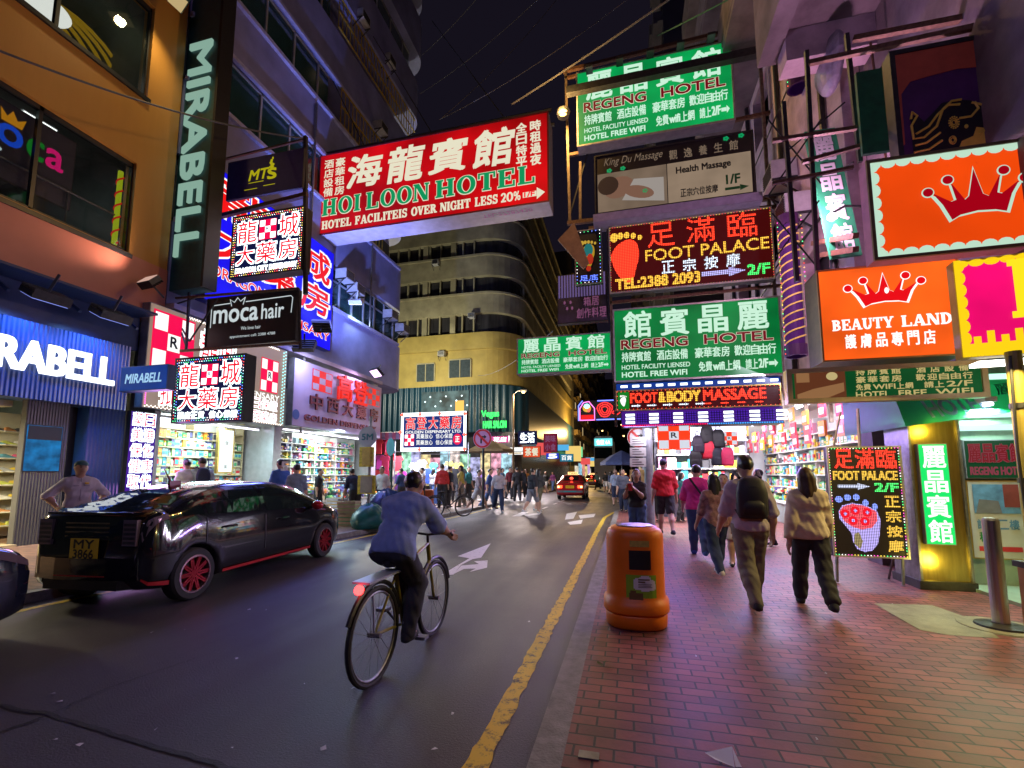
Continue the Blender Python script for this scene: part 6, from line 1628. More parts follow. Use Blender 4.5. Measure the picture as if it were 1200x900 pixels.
m = MB(); q = onY(738, 560, p[1]); m.box(q[0] - p[0], q[0] - p[0] + .36, -.16, -.15, .95, 1.5); m.build('bill', mat('yellow bills', (.5, .42, .15), .6, var=.5, scale=9), gp_)
# bollard, pipe, box on the right edge
p = onG(1174, 736, .12); zt = onY(1158, 607, p[1])[2]
bo = thing('bollard', 'brushed steel bollard with dark rubber foot at the right edge', 'bollard', p)
MB().tube([(0, 0, 0), (0, 0, zt - p[2] - .02), (0, 0, zt - p[2])], [.06, .06, .05], 20).build('tube', mat('brushed steel', (.5, .5, .52), .28, .95, var=.15, scale=3, stretch=(8, 8, .4)), bo)
MB().lathe([(.19, 0), (.18, .03), (.09, .05)], n=24).build('foot', M_BLACK, bo)
MB().lathe([(.30, -.004), (.29, .012), (.2, .014)], (0, .02, 0), n=20).build('concrete_ring', M_CONC, bo)
p = onG(1200, 712, .12)
t = thing('standpipe', 'olive painted pipe with cable clips at the far right edge', 'pipe', (onY(1195, 480, 5.3)[0], 5.3, .12)); MB().tube([(0, 0, 0), (0, 0, 2.55)], .06, 14).build('pipe', mat('olive pipe', (.30, .24, .05), .5, var=.3), t)
m = MB(); m.tube([(-.07, -.04, .8), (-.08, -.04, 1.6), (-.06, -.05, 2.5)], .012, 6); m.build('cable', M_BLACK, t)
m = MB(); [m.lathe([(.07, z), (.07, z + .05)], n=14) for z in (.6, 1.3, 2.0)]; m.build('clip', M_DKSTEEL, t)
t = thing('junction_box', 'orange brown utility box with fairy lights on the right wall foot', 'utility box', (onY(1188, 660, 4.6)[0] + .27, 4.6, .12)); MB().box(-.12, .4, -.1, .2, 0, .62).build('casing', mat('orange brown metal', (.38, .16, .05), .5, var=.3), t)
MB().box(-.14, .42, -.12, .22, .62, .67).build('lid', M_DKSTEEL, t)
m = MB(); [m.octa((-.1 + .02 * k, -.115, .52 + .015 * math.sin(k)), .006) for k in range(18)]; m.build('fairy_light', B_YEL, t)
# litter on the paving
a = [onG(x, y, .13) for x, y in ((826, 882), (858, 885), (861, 899), (838, 890))]
m = MB(); m.face([tuple(a[0]), tuple(a[3]), tuple(a[2]), (a[1][0], a[1][1], .17)]); m.face([(a[1][0], a[1][1], .172), tuple(a[2] + np.array([.004, 0, .002])), (a[2][0] + .03, a[2][1], .135)])
tag(m.build('paper_scrap', mat('crumpled white paper', (.75, .78, .85), .5, var=.1)), 'folded white paper scrap lying on the red bricks', 'litter')
for i in range(26):
    onr = i < 18; q = onG(rg.uniform(60, 640), rg.uniform(690, 880), .005) if onr else onG(rg.uniform(760, 1150), rg.uniform(690, 880), .125)
    if onr and q[0] > -.9: q[0] -= 1.5
    m = MB(); a = rg.uniform(0, 6); r_ = rg.uniform(.008, .022); z0 = q[2]
    m.face([(q[0] + r_ * math.cos(a + k * 1.57) * (1 if k % 2 else .5), q[1] + r_ * math.sin(a + k * 1.57), z0 + (.004 if k else .012)) for k in range(4)])
    tag(m.build('litter', mat('pale litter', (.5, .5, .55), .6, var=.2)), 'tiny pale scrap of litter on the ' + ('dark carriageway' if onr else 'red brick pavement'), 'litter', 'litter on the ' + ('carriageway' if onr else 'pavement'))
m = MB(); p = onG(690, 885, .125); m.box(p[0] - .05, p[0] + .05, p[1] - .03, p[1] + .03, .12, .128); tag(m.build('metal_cover', M_STEEL), 'small square metal cover set in the red bricks', 'cover')
m = MB(); p = onG(708, 779, .125)
for k in range(5): a = k * 1.3; m.face([(p[0], p[1], .126), (p[0] + .06 * math.cos(a), p[1] + .05 * math.sin(a), .14), (p[0] + .05 * math.cos(a + .5), p[1] + .04 * math.sin(a + .5), .13)])
tag(m.build('fallen_leaf', mat('withered leaf', (.05, .07, .02), .6, var=.3)), 'small withered leaf on the red bricks before the bin', 'leaf')
# left pavement: posts, notices, heaps
def notice_post(name, label, px_, pyb, y=None, h=2.6):
    p = onG(px_, pyb, .12); return thing(name, label, 'sign post', p), p
t, p = notice_post('notice_post', 'notice post with round grey number disc and two yellow framed boards', 431, 612)
MB().tube([(0, 0, 0), (0, 0, 3.1)], .045, 10).build('post', M_STEEL, t)
def at_post(p, a, b): q = onY(a, b, p[1] - .06); return q[0] - p[0], q[2] - p[2]
x, z = at_post(p, 431, 512); o = MB().prism([(x + .30 * math.cos(k * PI / 14), z + .30 * math.sin(k * PI / 14)) for k in range(28)], -.08, -.06).build('disc', mat('grey disc', (.35, .38, .44), .5, var=.1), t)
m = MB(); put_text(m, '5M', x - .18, z - .09, x + .18, z + .09, -.084, .03); m.build('lettering', mat('teal paint', (.01, .16, .2), .5, var=0), o)
M_NYEL = mat('yellow black hazard trim', (.6, .48, .02), .5, var=.5, scale=14)
for (a, b, ya, yb_, c) in ((422, 438, 524, 547, (.55, .38, .06)), (420, 440, 557, 579, (.3, .26, .2))):
    x0, z1 = at_post(p, a, ya); x1, z0 = at_post(p, b, yb_)
    o = MB().box(x0, x1, -.09, -.06, z0, z1).build('notice_board', M_NYEL, t); MB().box(x0 + .10, x1 - .10, -.1, -.092, z0 + .04, z1 - .03).build('sheet', mat('notice sheet %d' % a, c, .6, var=.25, scale=5), o)
t, p = notice_post('bus_stop_post', 'dark green post with an oval plate beside the clothes stall', 457, 600)
MB().tube([(0, 0, 0), (0, 0, 2.3)], .06, 10).build('post', mat('dark green paint', (.02, .07, .05), .45, var=.3), t)
x, z = at_post(p, 458, 524); MB().prism([(x + .17 * math.cos(k * PI / 14), z + .33 * math.sin(k * PI / 14)) for k in range(28)], -.09, -.06).build('plate', mat('sea green plate', (.05, .35, .36), .45, var=.2), t)
MB().tube([(0, 0, 0), (0, 0, .75)], .068, 10).build('red_band', mat('maroon paint', (.2, .02, .03), .5, var=.2), t)
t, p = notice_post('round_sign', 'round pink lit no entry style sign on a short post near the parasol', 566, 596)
MB().tube([(0, 0, 0), (0, 0, 3.0)], .05, 8).build('post', M_DKSTEEL, t); x, z = at_post(p, 566, 514); tsign(t, x, z, .40, -.14, mat('pink light sign plate', (.62, .30, .55), .4, var=.1))  # plate coloured pink to carry the pink light falling on it
def heap(name, label, cat, px_, pyb, w, h, m_, seed):
    p = onG(px_, pyb, .12); rr = random.Random(seed); m = MB(); n = 28
    prof = [(w * .5, 0), (w * .52, h * .25), (w * .45, h * .55), (w * .25, h * .88), (w * .05, h)]
    m.lathe(prof, (0, 0, 0), n); m.v = [(x * (1 + .18 * math.sin(3 * math.atan2(y, x) + seed + z * 6)), y * (1 + .15 * math.cos(4 * math.atan2(y, x) + z * 5)), z * (1 + rr.uniform(-.08, .08))) for x, y, z in m.v]
    o = m.build(name, m_, smooth=True); o.location = tuple(p); tag(o, label, cat); return o
M_TARP = mat('teal tarpaulin', (.015, .13, .13), .35, var=.4, scale=4, bump=.5, bscale=6)
heap('tarpaulin_heap', 'teal tarpaulin covered heap by the kerb in front of the parked car', 'covered goods', 434, 618, .95, .62, M_TARP, 1)
heap('tarpaulin_heap', 'crumpled navy sheet over goods beside the green post', 'covered goods', 452, 608, 1.3, .9, mat('navy sheet', (.02, .05, .14), .3, var=.5, scale=5, bump=.6, bscale=7), 2)
heap('sack', 'brown black sack sitting on the teal heap', 'sack', 437, 599, .5, .7, mat('brown sack', (.05, .03, .03), .6, var=.4), 3)
def crate(label, px_, pyb, c, z=0.12, w=.5, h=.32):
    p = onG(px_, pyb, .12); t = thing('crate', label, 'crate', (p[0], p[1], z), rg.uniform(-.2, .2), 'goods crates on the left pavement')
    m = MB(); mm = mat('crate plastic %.2f%.2f' % (c[0], c[1]), c, .5, var=.2)
    m.box(-w / 2, w / 2, -.2, .2, 0, .03)
    for k in range(3): 
        for q in (-.2, .19): m.box(-w / 2, w / 2, q, q + .015, .05 + k * h / 3.3, .05 + k * h / 3.3 + h / 4.5)
        for q in (-w / 2, w / 2 - .015): m.box(q, q + .015, -.185, .185, .05 + k * h / 3.3, .05 + k * h / 3.3 + h / 4.5)
    m.build('shell', mm, t); MB().box(-w / 2 + .02, w / 2 - .02, -.18, .18, .03, h * .85).build('contents', rg.choice(PM), t)
crate('cream slatted crate at the foot of the lilac signed pharmacy', 408, 616, (.5, .4, .25)); crate('cream crate stacked on another beside the teal heap', 408, 616, (.5, .42, .28), .46)
crate('pale pink crate near the low goods table', 395, 610, (.5, .3, .3)); crate('topmost white crate beside the low goods table', 394, 609, (.6, .6, .6), .46)
# lamp post, far lamps
def lamp_post(label, x, y, h, col=(1, .6, .2), lit=6, arm=1.2):
    t = thing('street_lamp', label, 'street lamp', (x, y, .12), 0, 'street lamps down the road')
    MB().tube([(0, 0, 0), (0, 0, 1), (0, 0, h)], [.10, .08, .05], 10).build('post', mat('amber lit post', (.30, .20, .10), .5, .2, var=.3), t)
    MB().tube([(0, 0, h), (arm * .5, 0, h + .25), (arm, 0, h + .3)], .035, 6).build('arm', M_DKSTEEL, t)
    MB().box(arm - .1, arm + .45, -.12, .12, h + .26, h + .36).build('head', M_DKSTEEL, t)
    MB().sphere((arm + .18, 0, h + .22), .15, 8, 6).build('lens', emat('sodium lens', col, lit), t)
    return t
lp_ = lamp_post('tall street lamp post rising past the rounded corner block', onG(635, 572, .12)[0], 34, 7.6, arm=.6); lp_.rotation_euler = (0, 0, .3)
lamp('street_and_fill_light', 'POINT', (lp_.location.x + .8, 34, 7.5), 900, (1, .74, .45), .2)
lamp('street_and_fill_light', 'POINT', (-6.5, 72, 8), 3000, (1, .62, .22), .3)  # added point light without a post, lifts the dark far facades
nl = lamp_post('street lamp with a short arm on the near right kerb', -.25, -3.0, 6.2, (1, .86, .82), arm=-1.0); lamp('street_and_fill_light', 'POINT', (-1.2, -2.9, 6.0), 330, (.58, .50, 1), .25)
lamp_post('unseen lamp added in the side street to light the yellow tenement', -19, 31, 9, (1, .85, .5), 8); lamp('street_and_fill_light', 'POINT', (-17.4, 31, 9.0), 3600, (1, .92, .68), .3)  # lamp added out of sight behind the blue block to brighten the tenement
for i, (px_, py_, y) in enumerate(((729, 498, 60), (731, 511, 75), (706, 505, 85), (712, 515, 110), (700, 520, 140))):
    p = onY(px_, py_, y); lamp_post(('far street lamp highest right of the neon board', 'far street lamp just under the highest amber lamp', 'distant street lamp left of centre over the bus', 'tiny street lamp above the bus roof', 'faintest street lamp at the end of the road')[i], p[0] + (1.0), y, p[2] - .3, arm=-1.2)
# distant low lights: shop windows along both kerbs far away
t = thing('shop_row', 'distant row of glowing shop fronts along the left pavement', 'shop fronts', (-8.6, 60, 0)); m = MB()
for k in range(14):
    m.cur = k % 5; y = 79 + k * 6.5; m.box(-8.75, -8.55, y, y + 4.5, .6 + (k % 3) * .3, 3.0 + (k * 7 % 5) * .3)
m.build('shop_window', [emat('far shop %d' % i, c, .7, var=.6, vscale=1.2) for i, c in enumerate(((1, .9, .7), (.4, .8, 1), (1, .4, .3), (1, .8, .3), (.8, .5, 1)))], t, True)
m = MB()
for k in range(12): m.cur = k % 4; y = 44 + k * 11; m.box(-8.6, -7.2 + (k % 3) * .4, y, y + .3, 3.4 + (k % 2), 4.6 + (k * 5 % 4) * .5)
m.build('projecting_sign', [emat('far sign %d' % i, c, .9) for i, c in enumerate(((.9, .1, .1), (.1, .5, .9), (1, .7, .2), (.2, .9, .4)))], t, True)
t = thing('shop_row', 'distant row of glowing shop fronts along the right pavement', 'shop fronts', (2.8, 60, 0)); m = MB()
for k in range(10): m.cur = k % 4; y = 31 + k * 8.5; m.box(2.85 if y > 62 and False else 3.1 if y < 63 else 2.5, 3.3, y, y + 6, .7, 2.6 + (k % 3) * .3)
m.build('shop_window', [emat('dim far shop %d' % i, c, .45, var=.6, vscale=1.2) for i, c in enumerate(((1, .8, .6), (.5, .7, 1), (1, .5, .4), (1, .8, .4)))], t, True)
t = thing('shop_row', 'bright mixed shop windows at the foot of the rounded yellow tenement', 'shop fronts', (-13, 38, 0)); m = MB()
for k in range(12): m.cur = (k * 5) % 6; x = -21 + k * .95; m.box(x, x + .88, 38.1, 38.28, .5 + .25 * (k % 3), 3.0 + .3 * (k * 3 % 4))
m.build('shop_window', [emat('corner shop %d' % i, c, .8, var=.85, vscale=2.2) for i, c in enumerate(((1, .85, .8), (.5, .85, 1), (1, .45, .6), (1, .8, .4), (.6, .6, 1), (.5, 1, .7)))], t, True)
lamp('corner_shop_light', 'AREA', (-9.5, 37.2, 4.8), 1500, (1, .85, .9), 5, 1, aim=(-9.5, 33, 0))
# ------------------------------------------------------------------ stalls between the pharmacies and the corner
st_ = thing('clothes_stall', 'market stall frame with striped awning hung with bright clothes', 'market stall', (-10, 21.5, .12))
m = MB(); 
for x in (-11, -8.2):
    for y in (20.2, 23.0): m.tube([(x, y, .12), (x, y, 3.2)], .03, 6)
for y in (20.2, 23.0): m.tube([(-11, y, 2.6), (-8.2, y, 2.6)], .025, 6)
m.build('frame', M_STEEL, st_, True)
m = MB()
for k in range(22): m.cur = k % 2; x = -12.2 + k * .19; m.face([(x, 20.0, 3.55), (x + .19, 20.0, 3.55), (x + .19, 23.2, 3.9), (x, 23.2, 3.9)]); m.face([(x, 20.0, 3.2), (x + .19, 20.0, 3.2), (x + .19, 20.0, 3.55), (x, 20.0, 3.55)])
m.build('awning', [mat('pink awning stripe', (.5, .12, .25), .6, var=.1), mat('violet awning stripe', (.28, .2, .4), .6, var=.1)], st_, True)
def garment(c, w, h):
    p = [(-w / 2, h * .78), (-w * .30, h), (-.06, h), (0, h * .95), (.06, h), (w * .30, h), (w / 2, h * .78), (w * .38, h * .68), (w * .30, h * .72), (w * .33, 0), (-w * .33, 0), (-w * .30, h * .72), (-w * .38, h * .68)]
    m = MB(); m.prism(p, -.03, .03); return m.mesh('garment', c)
GC = [mat('garment %s' % n, c, .8, var=.15, scale=12) for n, c in (('red', (.55, .03, .04)), ('crimson', (.45, .02, .08)), ('magenta', (.5, .04, .3)), ('violet', (.22, .06, .35)), ('blue', (.04, .10, .4)), ('white', (.6, .6, .62)), ('grey', (.25, .25, .28)), ('yellow', (.55, .42, .05)), ('teal', (.03, .25, .28)), ('black', (.02, .02, .025)))]
GM = [garment(c, .55, .75) for c in GC]
GNAME = ('red', 'crimson', 'magenta', 'violet', 'blue', 'white', 'grey', 'yellow', 'teal', 'black')
def hang(k, px_, py_, y):
    p = onY(px_, py_, y); return place(GM[k], 'garment', GNAME[k] + ' garment hanging at the clothes stall', 'garment', (p[0], p[1], p[2]), rg.uniform(-.35, .35), 'clothes hung at the stall')
for i, (a, b, k) in enumerate(((443, 520, 0), (449, 518, 1), (455, 521, 0), (445, 538, 2), (451, 540, 1), (457, 536, 0), (444, 556, 0), (452, 557, 1), (466, 562, 3), (471, 558, 2), (475, 565, 2), (470, 575, 3), (480, 568, 4), (466, 540, 0), (485, 548, 5), (490, 556, 4), (494, 545, 5), (500, 555, 4), (508, 548, 8), (513, 556, 5), (520, 552, 6), (526, 547, 7), (532, 555, 9), (537, 548, 7), (541, 556, 9), (487, 570, 6), (511, 572, 4))):
    hang(k, a, b + 12, 20.4 + (i % 4) * .35)
def luggage(label, px_, pyb, c, h=.75, w=.5):
    p = onG(px_, pyb, .12); t = thing('suitcase', label, 'suitcase', p, .1)
    m = MB(); m.lathe([(w * .46, .06), (w * .5, .10), (w * .5, h - .06), (w * .44, h)], n=24, sy=.5, power=5); mm = mat('shell %.2f %.2f' % (c[0], c[1]), c, .35, var=.15); m.build('shell', mm, t)
    m = MB(); [m.box(-w * .45 + k * w * .16, -w * .40 + k * w * .16, -w * .262, -w * .24, .12, h - .1) for k in range(6)]; m.build('rib', mm, t)
    m = MB(); m.tube([(-.1, 0, h), (-.1, 0, h + .25), (.1, 0, h + .25), (.1, 0, h)], .012, 5); m.build('handle', M_STEEL, t)
    m = MB(); [m.sphere((x, y, .035), .035, 8, 5) for x in (-w * .38, w * .38) for y in (-.08, .08)]; m.build('wheel', M_BLACK, t)
luggage('orange ribbed suitcase standing at the stall front, left one', 489, 596, (.5, .13, .03)); luggage('orange ribbed suitcase standing at the stall front, right one', 501, 595, (.45, .11, .04)); luggage('blue ribbed suitcase beside the two orange ones', 513, 592, (.05, .12, .4), .8)
bpy.data.objects['suitcase']['label'] = 'orange suitcase beside the stall, the one nearer the green post'; bpy.data.objects['suitcase.001']['label'] = 'orange suitcase between another orange and the blue suitcase'
lamp('stall_and_fill_light', 'AREA', (-9.5, 20.6, 3.1), 420, (.85, .8, 1), 2.5, .8, aim=(-9.3, 19.6, 0))
lamp('stall_and_fill_light', 'AREA', (-9.2, 20.3, 3.1), 330, (.7, .75, 1), 2.5, .8, aim=(-9.3, 22, .5))
lamp('stall_and_fill_light', 'AREA', (-8.2, 20.1, 3.0), 260, (.9, .9, 1), 1.6, .4, aim=(-6, 15, 0))  # added fill light aimed outward to brighten the dark crowd
# parasol by the corner and the blue one across the road
def parasol(label, x, y, h, r, c):
    t = thing('market_parasol', label, 'parasol', (x, y, .12)); MB().tube([(0, 0, 0), (0, 0, h)], .03, 8).build('pole', M_STEEL, t)
    m = MB(); m.lathe([(r, h - .75), (r * .98, h - .6), (r * .5, h - .25), (.03, h)], n=8); m.build('canopy', mat('parasol cloth %.2f' % c[0], c, .7, var=.2), t)
p = onY(575, 524, 27); parasol('tan parasol on the corner under the pink flower sign', p[0], 27, 3.5, 1.5, (.32, .22, .10))
p = onY(724, 545, 24); parasol('blue parasol beside the right kerb past the grey post', p[0] + .2, 24, 2.6, 1.1, (.10, .14, .32))
# hanging bags inside the right pharmacy front
def bag(label, px_, py_, y, c, w=.30, h=.46):
    p = onY(px_, py_, y); t = thing('hanging_bag', label, 'bag', (p[0], y, p[2] - h), rg.uniform(-.3, .3), 'bags hung at the pharmacy front')
    m = MB(); m.lathe([(w * .42, 0), (w * .5, h * .1), (w * .5, h * .7), (w * .36, h * .95), (w * .1, h)], n=20, sy=.45, power=3.2); m.build('bag_body', mat('bag cloth %.2f %.2f' % (c[0], c[2]), c, .6, var=.2), t, smooth=True)
    MB().lathe([(w * .36, h * .1), (w * .38, h * .4), (w * .3, h * .5)], (0, -w * .12, 0), n=16, sy=.4, power=3).build('pocket', mat('bag cloth %.2f %.2f' % (c[0], c[2]), c, .6, var=.2), t)
    MB().tube([(-.06, 0, h * .97), (-.04, 0, h + .10), (.04, 0, h + .10), (.06, 0, h * .97)], .012, 5).build('strap', M_BLACK, t)
for lb, a, b, c in (('black backpack hanging highest beside the checkered panel', 828, 498, (.01, .01, .014)), ('dark violet backpack hanging left in the bag cluster', 818, 510, (.02, .012, .03)), ('bright red bag in the middle of the hanging cluster', 829, 516, (.6, .02, .05)), ('black shoulder bag right in the hanging cluster', 841, 503, (.012, .012, .014)), ('crimson tote hanging below the orange checkered panel', 852, 524, (.55, .02, .10)), ('navy backpack lowest in the hanging cluster', 840, 524, (.012, .015, .03)), ('charcoal bag hung beside the grey post', 815, 527, (.015, .015, .015))):
    bag(lb, a, b, 12.2, c)
# red and white sale cards over the shelves
for k in range(30):
    x = RX + .2 + .12 * (k % 3); y = 8.95 + k * .29; z = 2.5 + .3 * math.sin(k * 1.7)
    t = MB(); t.box(-.02, .02, -.16, .16, 0, .32); t.cur = 1; t.box(-.024, -.021, -.12, .12, .06, .20)
    o = t.build('sale_card', [mat('sale card red', (.65, .03, .08), .5, var=.1) if k % 3 else mat('sale card orange', (.75, .3, .03), .5, var=.1), mat('sale card white', (.8, .78, .75), .5, var=0)])
    o.location = (x, y, z); tag(o, ('red' if k % 3 else 'orange') + ' sale card hanging over the right pharmacy front', 'sale card', ('red' if k % 3 else 'orange') + ' sale cards over the shelves')
# ------------------------------------------------------------------ overhead wires
def cable(label, a, b, sag=.4, r=.012, m=M_BLACK):
    a, b = np.array(a, float), np.array(b, float)
    pts = [tuple(a + (b - a) * t - np.array([0, 0, sag * 4 * t * (1 - t)])) for t in np.linspace(0, 1, 14)]
    o = MB().tube(pts, r, 5).build('overhead_cable', m); tag(o, label, 'cable', 'overhead cables'); return o
M_CAB = mat('grey cable', (.09, .09, .095), .6, var=.2)
cable('twisted pale cable crossing the ochre wall to the purple cloth sign', onD(-20, 52, 7.5), onY(355, 162, 10.4), .25, .022, M_CAB)
cable('thin sky cable from the huge red sign up to the right, lowest one', onY(515, 140, 15.5), onD(760, -20, 14), .3, .012, M_CAB)
cable('thin sky cable rising steeply from the left block, leftmost', onX(488, 70, AX), onD(570, -15, 22), .2, .012, M_CAB)
cable('thin sky cable crossing the middle of the night sky', onX(492, 110, AX), onD(640, -10, 20), .3, .012, M_CAB)
cable('thin sky cable ending at the red sign truss', onY(518, 138, 15.4), onD(660, -10, 20), .3, .012, M_CAB)
cable('thick pale stay from the topmost green sign up right', onY(600, 122, 12), onD(800, -12, 11), .05, .025, M_CAB)
cable('green stay rope over the topmost green sign', onY(770, 42, 11.6), onD(880, -15, 10.5), .02, .02, mat('green rope', (.03, .14, .08), .6, var=.2))
cable('dark bundle draped under the concrete slab', onD(905, 45, 10.5), onD(1205, 12, 5.5), .1, .035, M_RUST)
cable('second dark bundle above the horned beast board', onD(948, 72, 9.5), onD(1160, 30, 6.6), .05, .03, M_DKSTEEL)
cable('rope hanging down past the green panel', onY(1020, 50, 7.6), onY(1038, 185, 7.6), 0, .018, M_RUST)
cable('loose wire by the steel scaffold uprights', onY(920, 120, 11), onX(1010, 170, RX), .5, .012)
rf = thing('sign_scaffold', 'dark steel brackets and rails framing the signs under the concrete slab', 'sign frame', (3.5, 6.2, 5))
m = MB()
for a, b, w in (((1000, 46), (1210, 6), .07), ((948, 74), (1140, 32), .06), ((1140, 30), (1210, 62), .05), ((940, 190), (1012, 170), .05), ((905, 165), (1004, 150), .05), ((905, 215), (1000, 196), .04), ((1040, 195), (1200, 160), .05)): m.bar(tuple(onY(*a, 6.55)), tuple(onY(*b, 5.9 if b[0] > 1100 else 6.5)), w)
m.build('rail', M_RUST, rf, True); m = MB()
for a, b in (((992, 40), (1008, 190)), ((1152, 25), (1172, 172)), ((945, 60), (958, 320)), ((918, 120), (934, 330)), ((1176, 60), (1190, 165))): m.bar(tuple(onY(*a, 6.6)), tuple(onY(*b, 6.6)), .05)
m.build('post', M_DKSTEEL, rf, True); m = MB()
for a, b in (((900, 140), (962, 215)), ((900, 230), (962, 140)), ((910, 300), (960, 235)), ((905, 250), (955, 310)), ((925, 175), (990, 120)), ((1000, 130), (1045, 60)), ((1155, 60), (1185, 150))): m.tube([tuple(onY(*a, 7)), tuple(onY(*b, 7))], .012, 5)
m.build('brace', M_DKSTEEL, rf, True)
cable('slack wire across the pink lit plaster', onX(925, 170, RX - .1), onX(1000, 190, RX - .1), .35, .012)
cable('thin wire from the lamp post to the purple restaurant sign', onY(648, 388, 13.3), onD(560, 440, 34), .4, .014, M_CAB)
# plastic sheeting and slats on the pink plaster
m = MB()
for k in range(2): a, b = onX(953 + k * 8, 285 + k * 14, RX - .4), onX(1003, 276 + k * 16, RX - .4); m.bar(a, b, .08)
tag(m.build('wall_bracket', M_RUST), 'pair of rusty brackets across the green hotel banner', 'bracket')
p = onX(972, 80, RX - .3); m = MB(); m.sphere((0, 0, 0), .5, 14, 8, (.3, .9, .9)); m.v = [(x, y * (1 + .2 * math.sin(z * 5)), z * (1 - .15 * y)) for x, y, z in m.v]; o = m.build('bundled_sheet', mat('pale plastic sheet', (.22, .2, .27), .4, var=.6, scale=4, bump=.9, bscale=6)); o.location = tuple(p); tag(o, 'bundle of pale plastic sheeting under the concrete beam', 'plastic sheet')
p = onX(974, 254, RX - .5); t = thing('floodlight', 'small white glaring lamp on the pink lit plaster wall', 'floodlight', p); MB().sphere((0, 0, 0), .06, 10, 6).build('bulb', emat('cold bulb', (.8, 1, .95), 14), t); MB().tube([(0, 0, .05), (.2, 0, .15), (.5, 0, .1)], .02, 6).build('bracket', M_DKSTEEL, t)
lamp('wall_lamp', 'POINT', (p[0] - .25, p[1], p[2]), 230, (1, .5, .80), .1)
# ------------------------------------------------------------------ vehicles
def interp(tab, y):
    xs, zs = [a for a, _ in tab], [b for _, b in tab]; k = min(.16, max(0, y - .16), max(0, xs[-1] - .2 - y))
    return float(np.mean([np.interp(y + q * k, xs, zs) for q in (-1, -.5, 0, .5, 1)]))
M_RUB = mat('tyre rubber', (.016, .016, .017), .7, var=.2)
def wheel(parent, x, y, r, side, rim_m, lip_m, spokes=10, w=.2):
    """wheel with its axle along x; side = +1 faces +x"""
    t = MB().lathe([(r * .68, -w / 2), (r * .93, -w / 2), (r, -w * .35), (r, w * .35), (r * .93, w / 2), (r * .68, w / 2), (r * .68, -w / 2)], n=32, caps=False)
    def tr(m): m.v = [(x + c * side, y + a, r + b) for a, b, c in m.v]; return m
    wo = tr(t).build('wheel', M_RUB, parent, smooth=False)
    m = MB(); m.lathe([(r * .70, w * .30), (r * .73, w / 2 + .004), (r * .66, w / 2 + .006), (r * .64, w * .1)], n=32, caps=False)
    tr(m).build('rim_lip', lip_m, wo)
    m = MB(); m.lathe([(r * .65, -w * .3), (r * .65, -w * .28)], n=24); tr(m).build('hub_shadow', M_BLACK, wo)
    m = MB(); m.lathe([(r * .14, w * .1), (r * .13, w * .42)], n=14)
    for k in range(spokes):
        a = 2 * PI * k / spokes; c, s_ = math.cos(a), math.sin(a)
        for q in (-.035, .035): m.bar((r * .1 * c - q * r * s_ * 1.5, r * .1 * s_ + q * r * c * 1.5, w * .36), (r * .66 * c - q * s_ * r, r * .66 * s_ + q * r * c, w * .40), .022, .03)
    tr(m).build('rim', rim_m, wo)
def car_body(top, belt, wid, roofw, L_, sill, axles, R_, r_):
    """sections along +y from tail to nose; returns section function and body mesh collector"""
    def sec(y):
        zt, zb, w, wr = interp(top, y), interp(belt, y), interp(wid, y), interp(roofw, y)
        zb = min(zb, zt - .03)
        if zt - zb < .16: wr = max(wr, w * .86)
        s = interp(sill, y)
        arch = -1
        for ya in axles:
            d = R_ ** 2 - (y - ya) ** 2
            if d > 0: arch = max(arch, r_ + math.sqrt(d))
        p = [[0, s], [w * .8, s], [w - .025, s + .05], [w - .002, .42], [w, .62], [w - .02, zb], [(w - .02) * .5 + wr * .5 + .02, zb + (zt - zb) * .52], [wr, zt - (.05 if zt - zb > .2 else .02)], [wr * .6, zt - .01], [0, zt]]
        if arch > 0:
            for i, o in ((0, -.02), (1, 0), (2, .0), (3, .012), (4, .03)): p[i][1] = max(p[i][1], min(arch + o, zb - .02))
        for i in (3, 4): p[i][1] = min(p[i][1], zb - .01)
        return p
    ys = sorted(set([round(v, 3) for v in np.linspace(0, L_, int(L_ / .06))] + [.01, .03, L_ - .01, L_ - .03]))
    m = MB(); n = 10; vs = []; fs = []
    for y in ys:
        p = sec(y); vs += [(x, y, z) for x, z in p] + [(-x, y, z) for x, z in p[::-1][1:-1]]
    k = 2 * n - 2
    for i in range(len(ys) - 1):
        for j in range(k): fs.append((i * k + j, i * k + (j + 1) % k, (i + 1) * k + (j + 1) % k, (i + 1) * k + j))
    fs.append(tuple(range(k - 1, -1, -1))); fs.append(tuple((len(ys) - 1) * k + j for j in range(k)))
    m.raw(vs, fs)
    return sec, m
def side_patch(sec, y0, y1, t0, t1, off, side, lo=5, hi=7, n=10):
    """patch on the flank between section points lo and hi; t0, t1 = height fractions (pairs for the two ends)"""
    m = MB(); rows = []
    for i in range(n + 1):
        y = y0 + (y1 - y0) * i / n; p = sec(y); row = []
        for f in (t0[0] + (t0[1] - t0[0]) * i / n, (t0[0] + (t0[1] - t0[0]) * i / n + t1[0] + (t1[1] - t1[0]) * i / n) / 2, t1[0] + (t1[1] - t1[0]) * i / n):
            u = f * (hi - lo); a = min(int(u), hi - lo - 1); u -= a; q, r = p[lo + a], p[lo + a + 1]
            row.append(((q[0] + (r[0] - q[0]) * u + off) * side, y, q[1] + (r[1] - q[1]) * u + off * .3))
        rows.append(row)
    for i in range(n):
        for j in range(2):
            f = (rows[i][j], rows[i + 1][j], rows[i + 1][j + 1], rows[i][j + 1]); m.face(f if side > 0 else f[::-1])
    return m
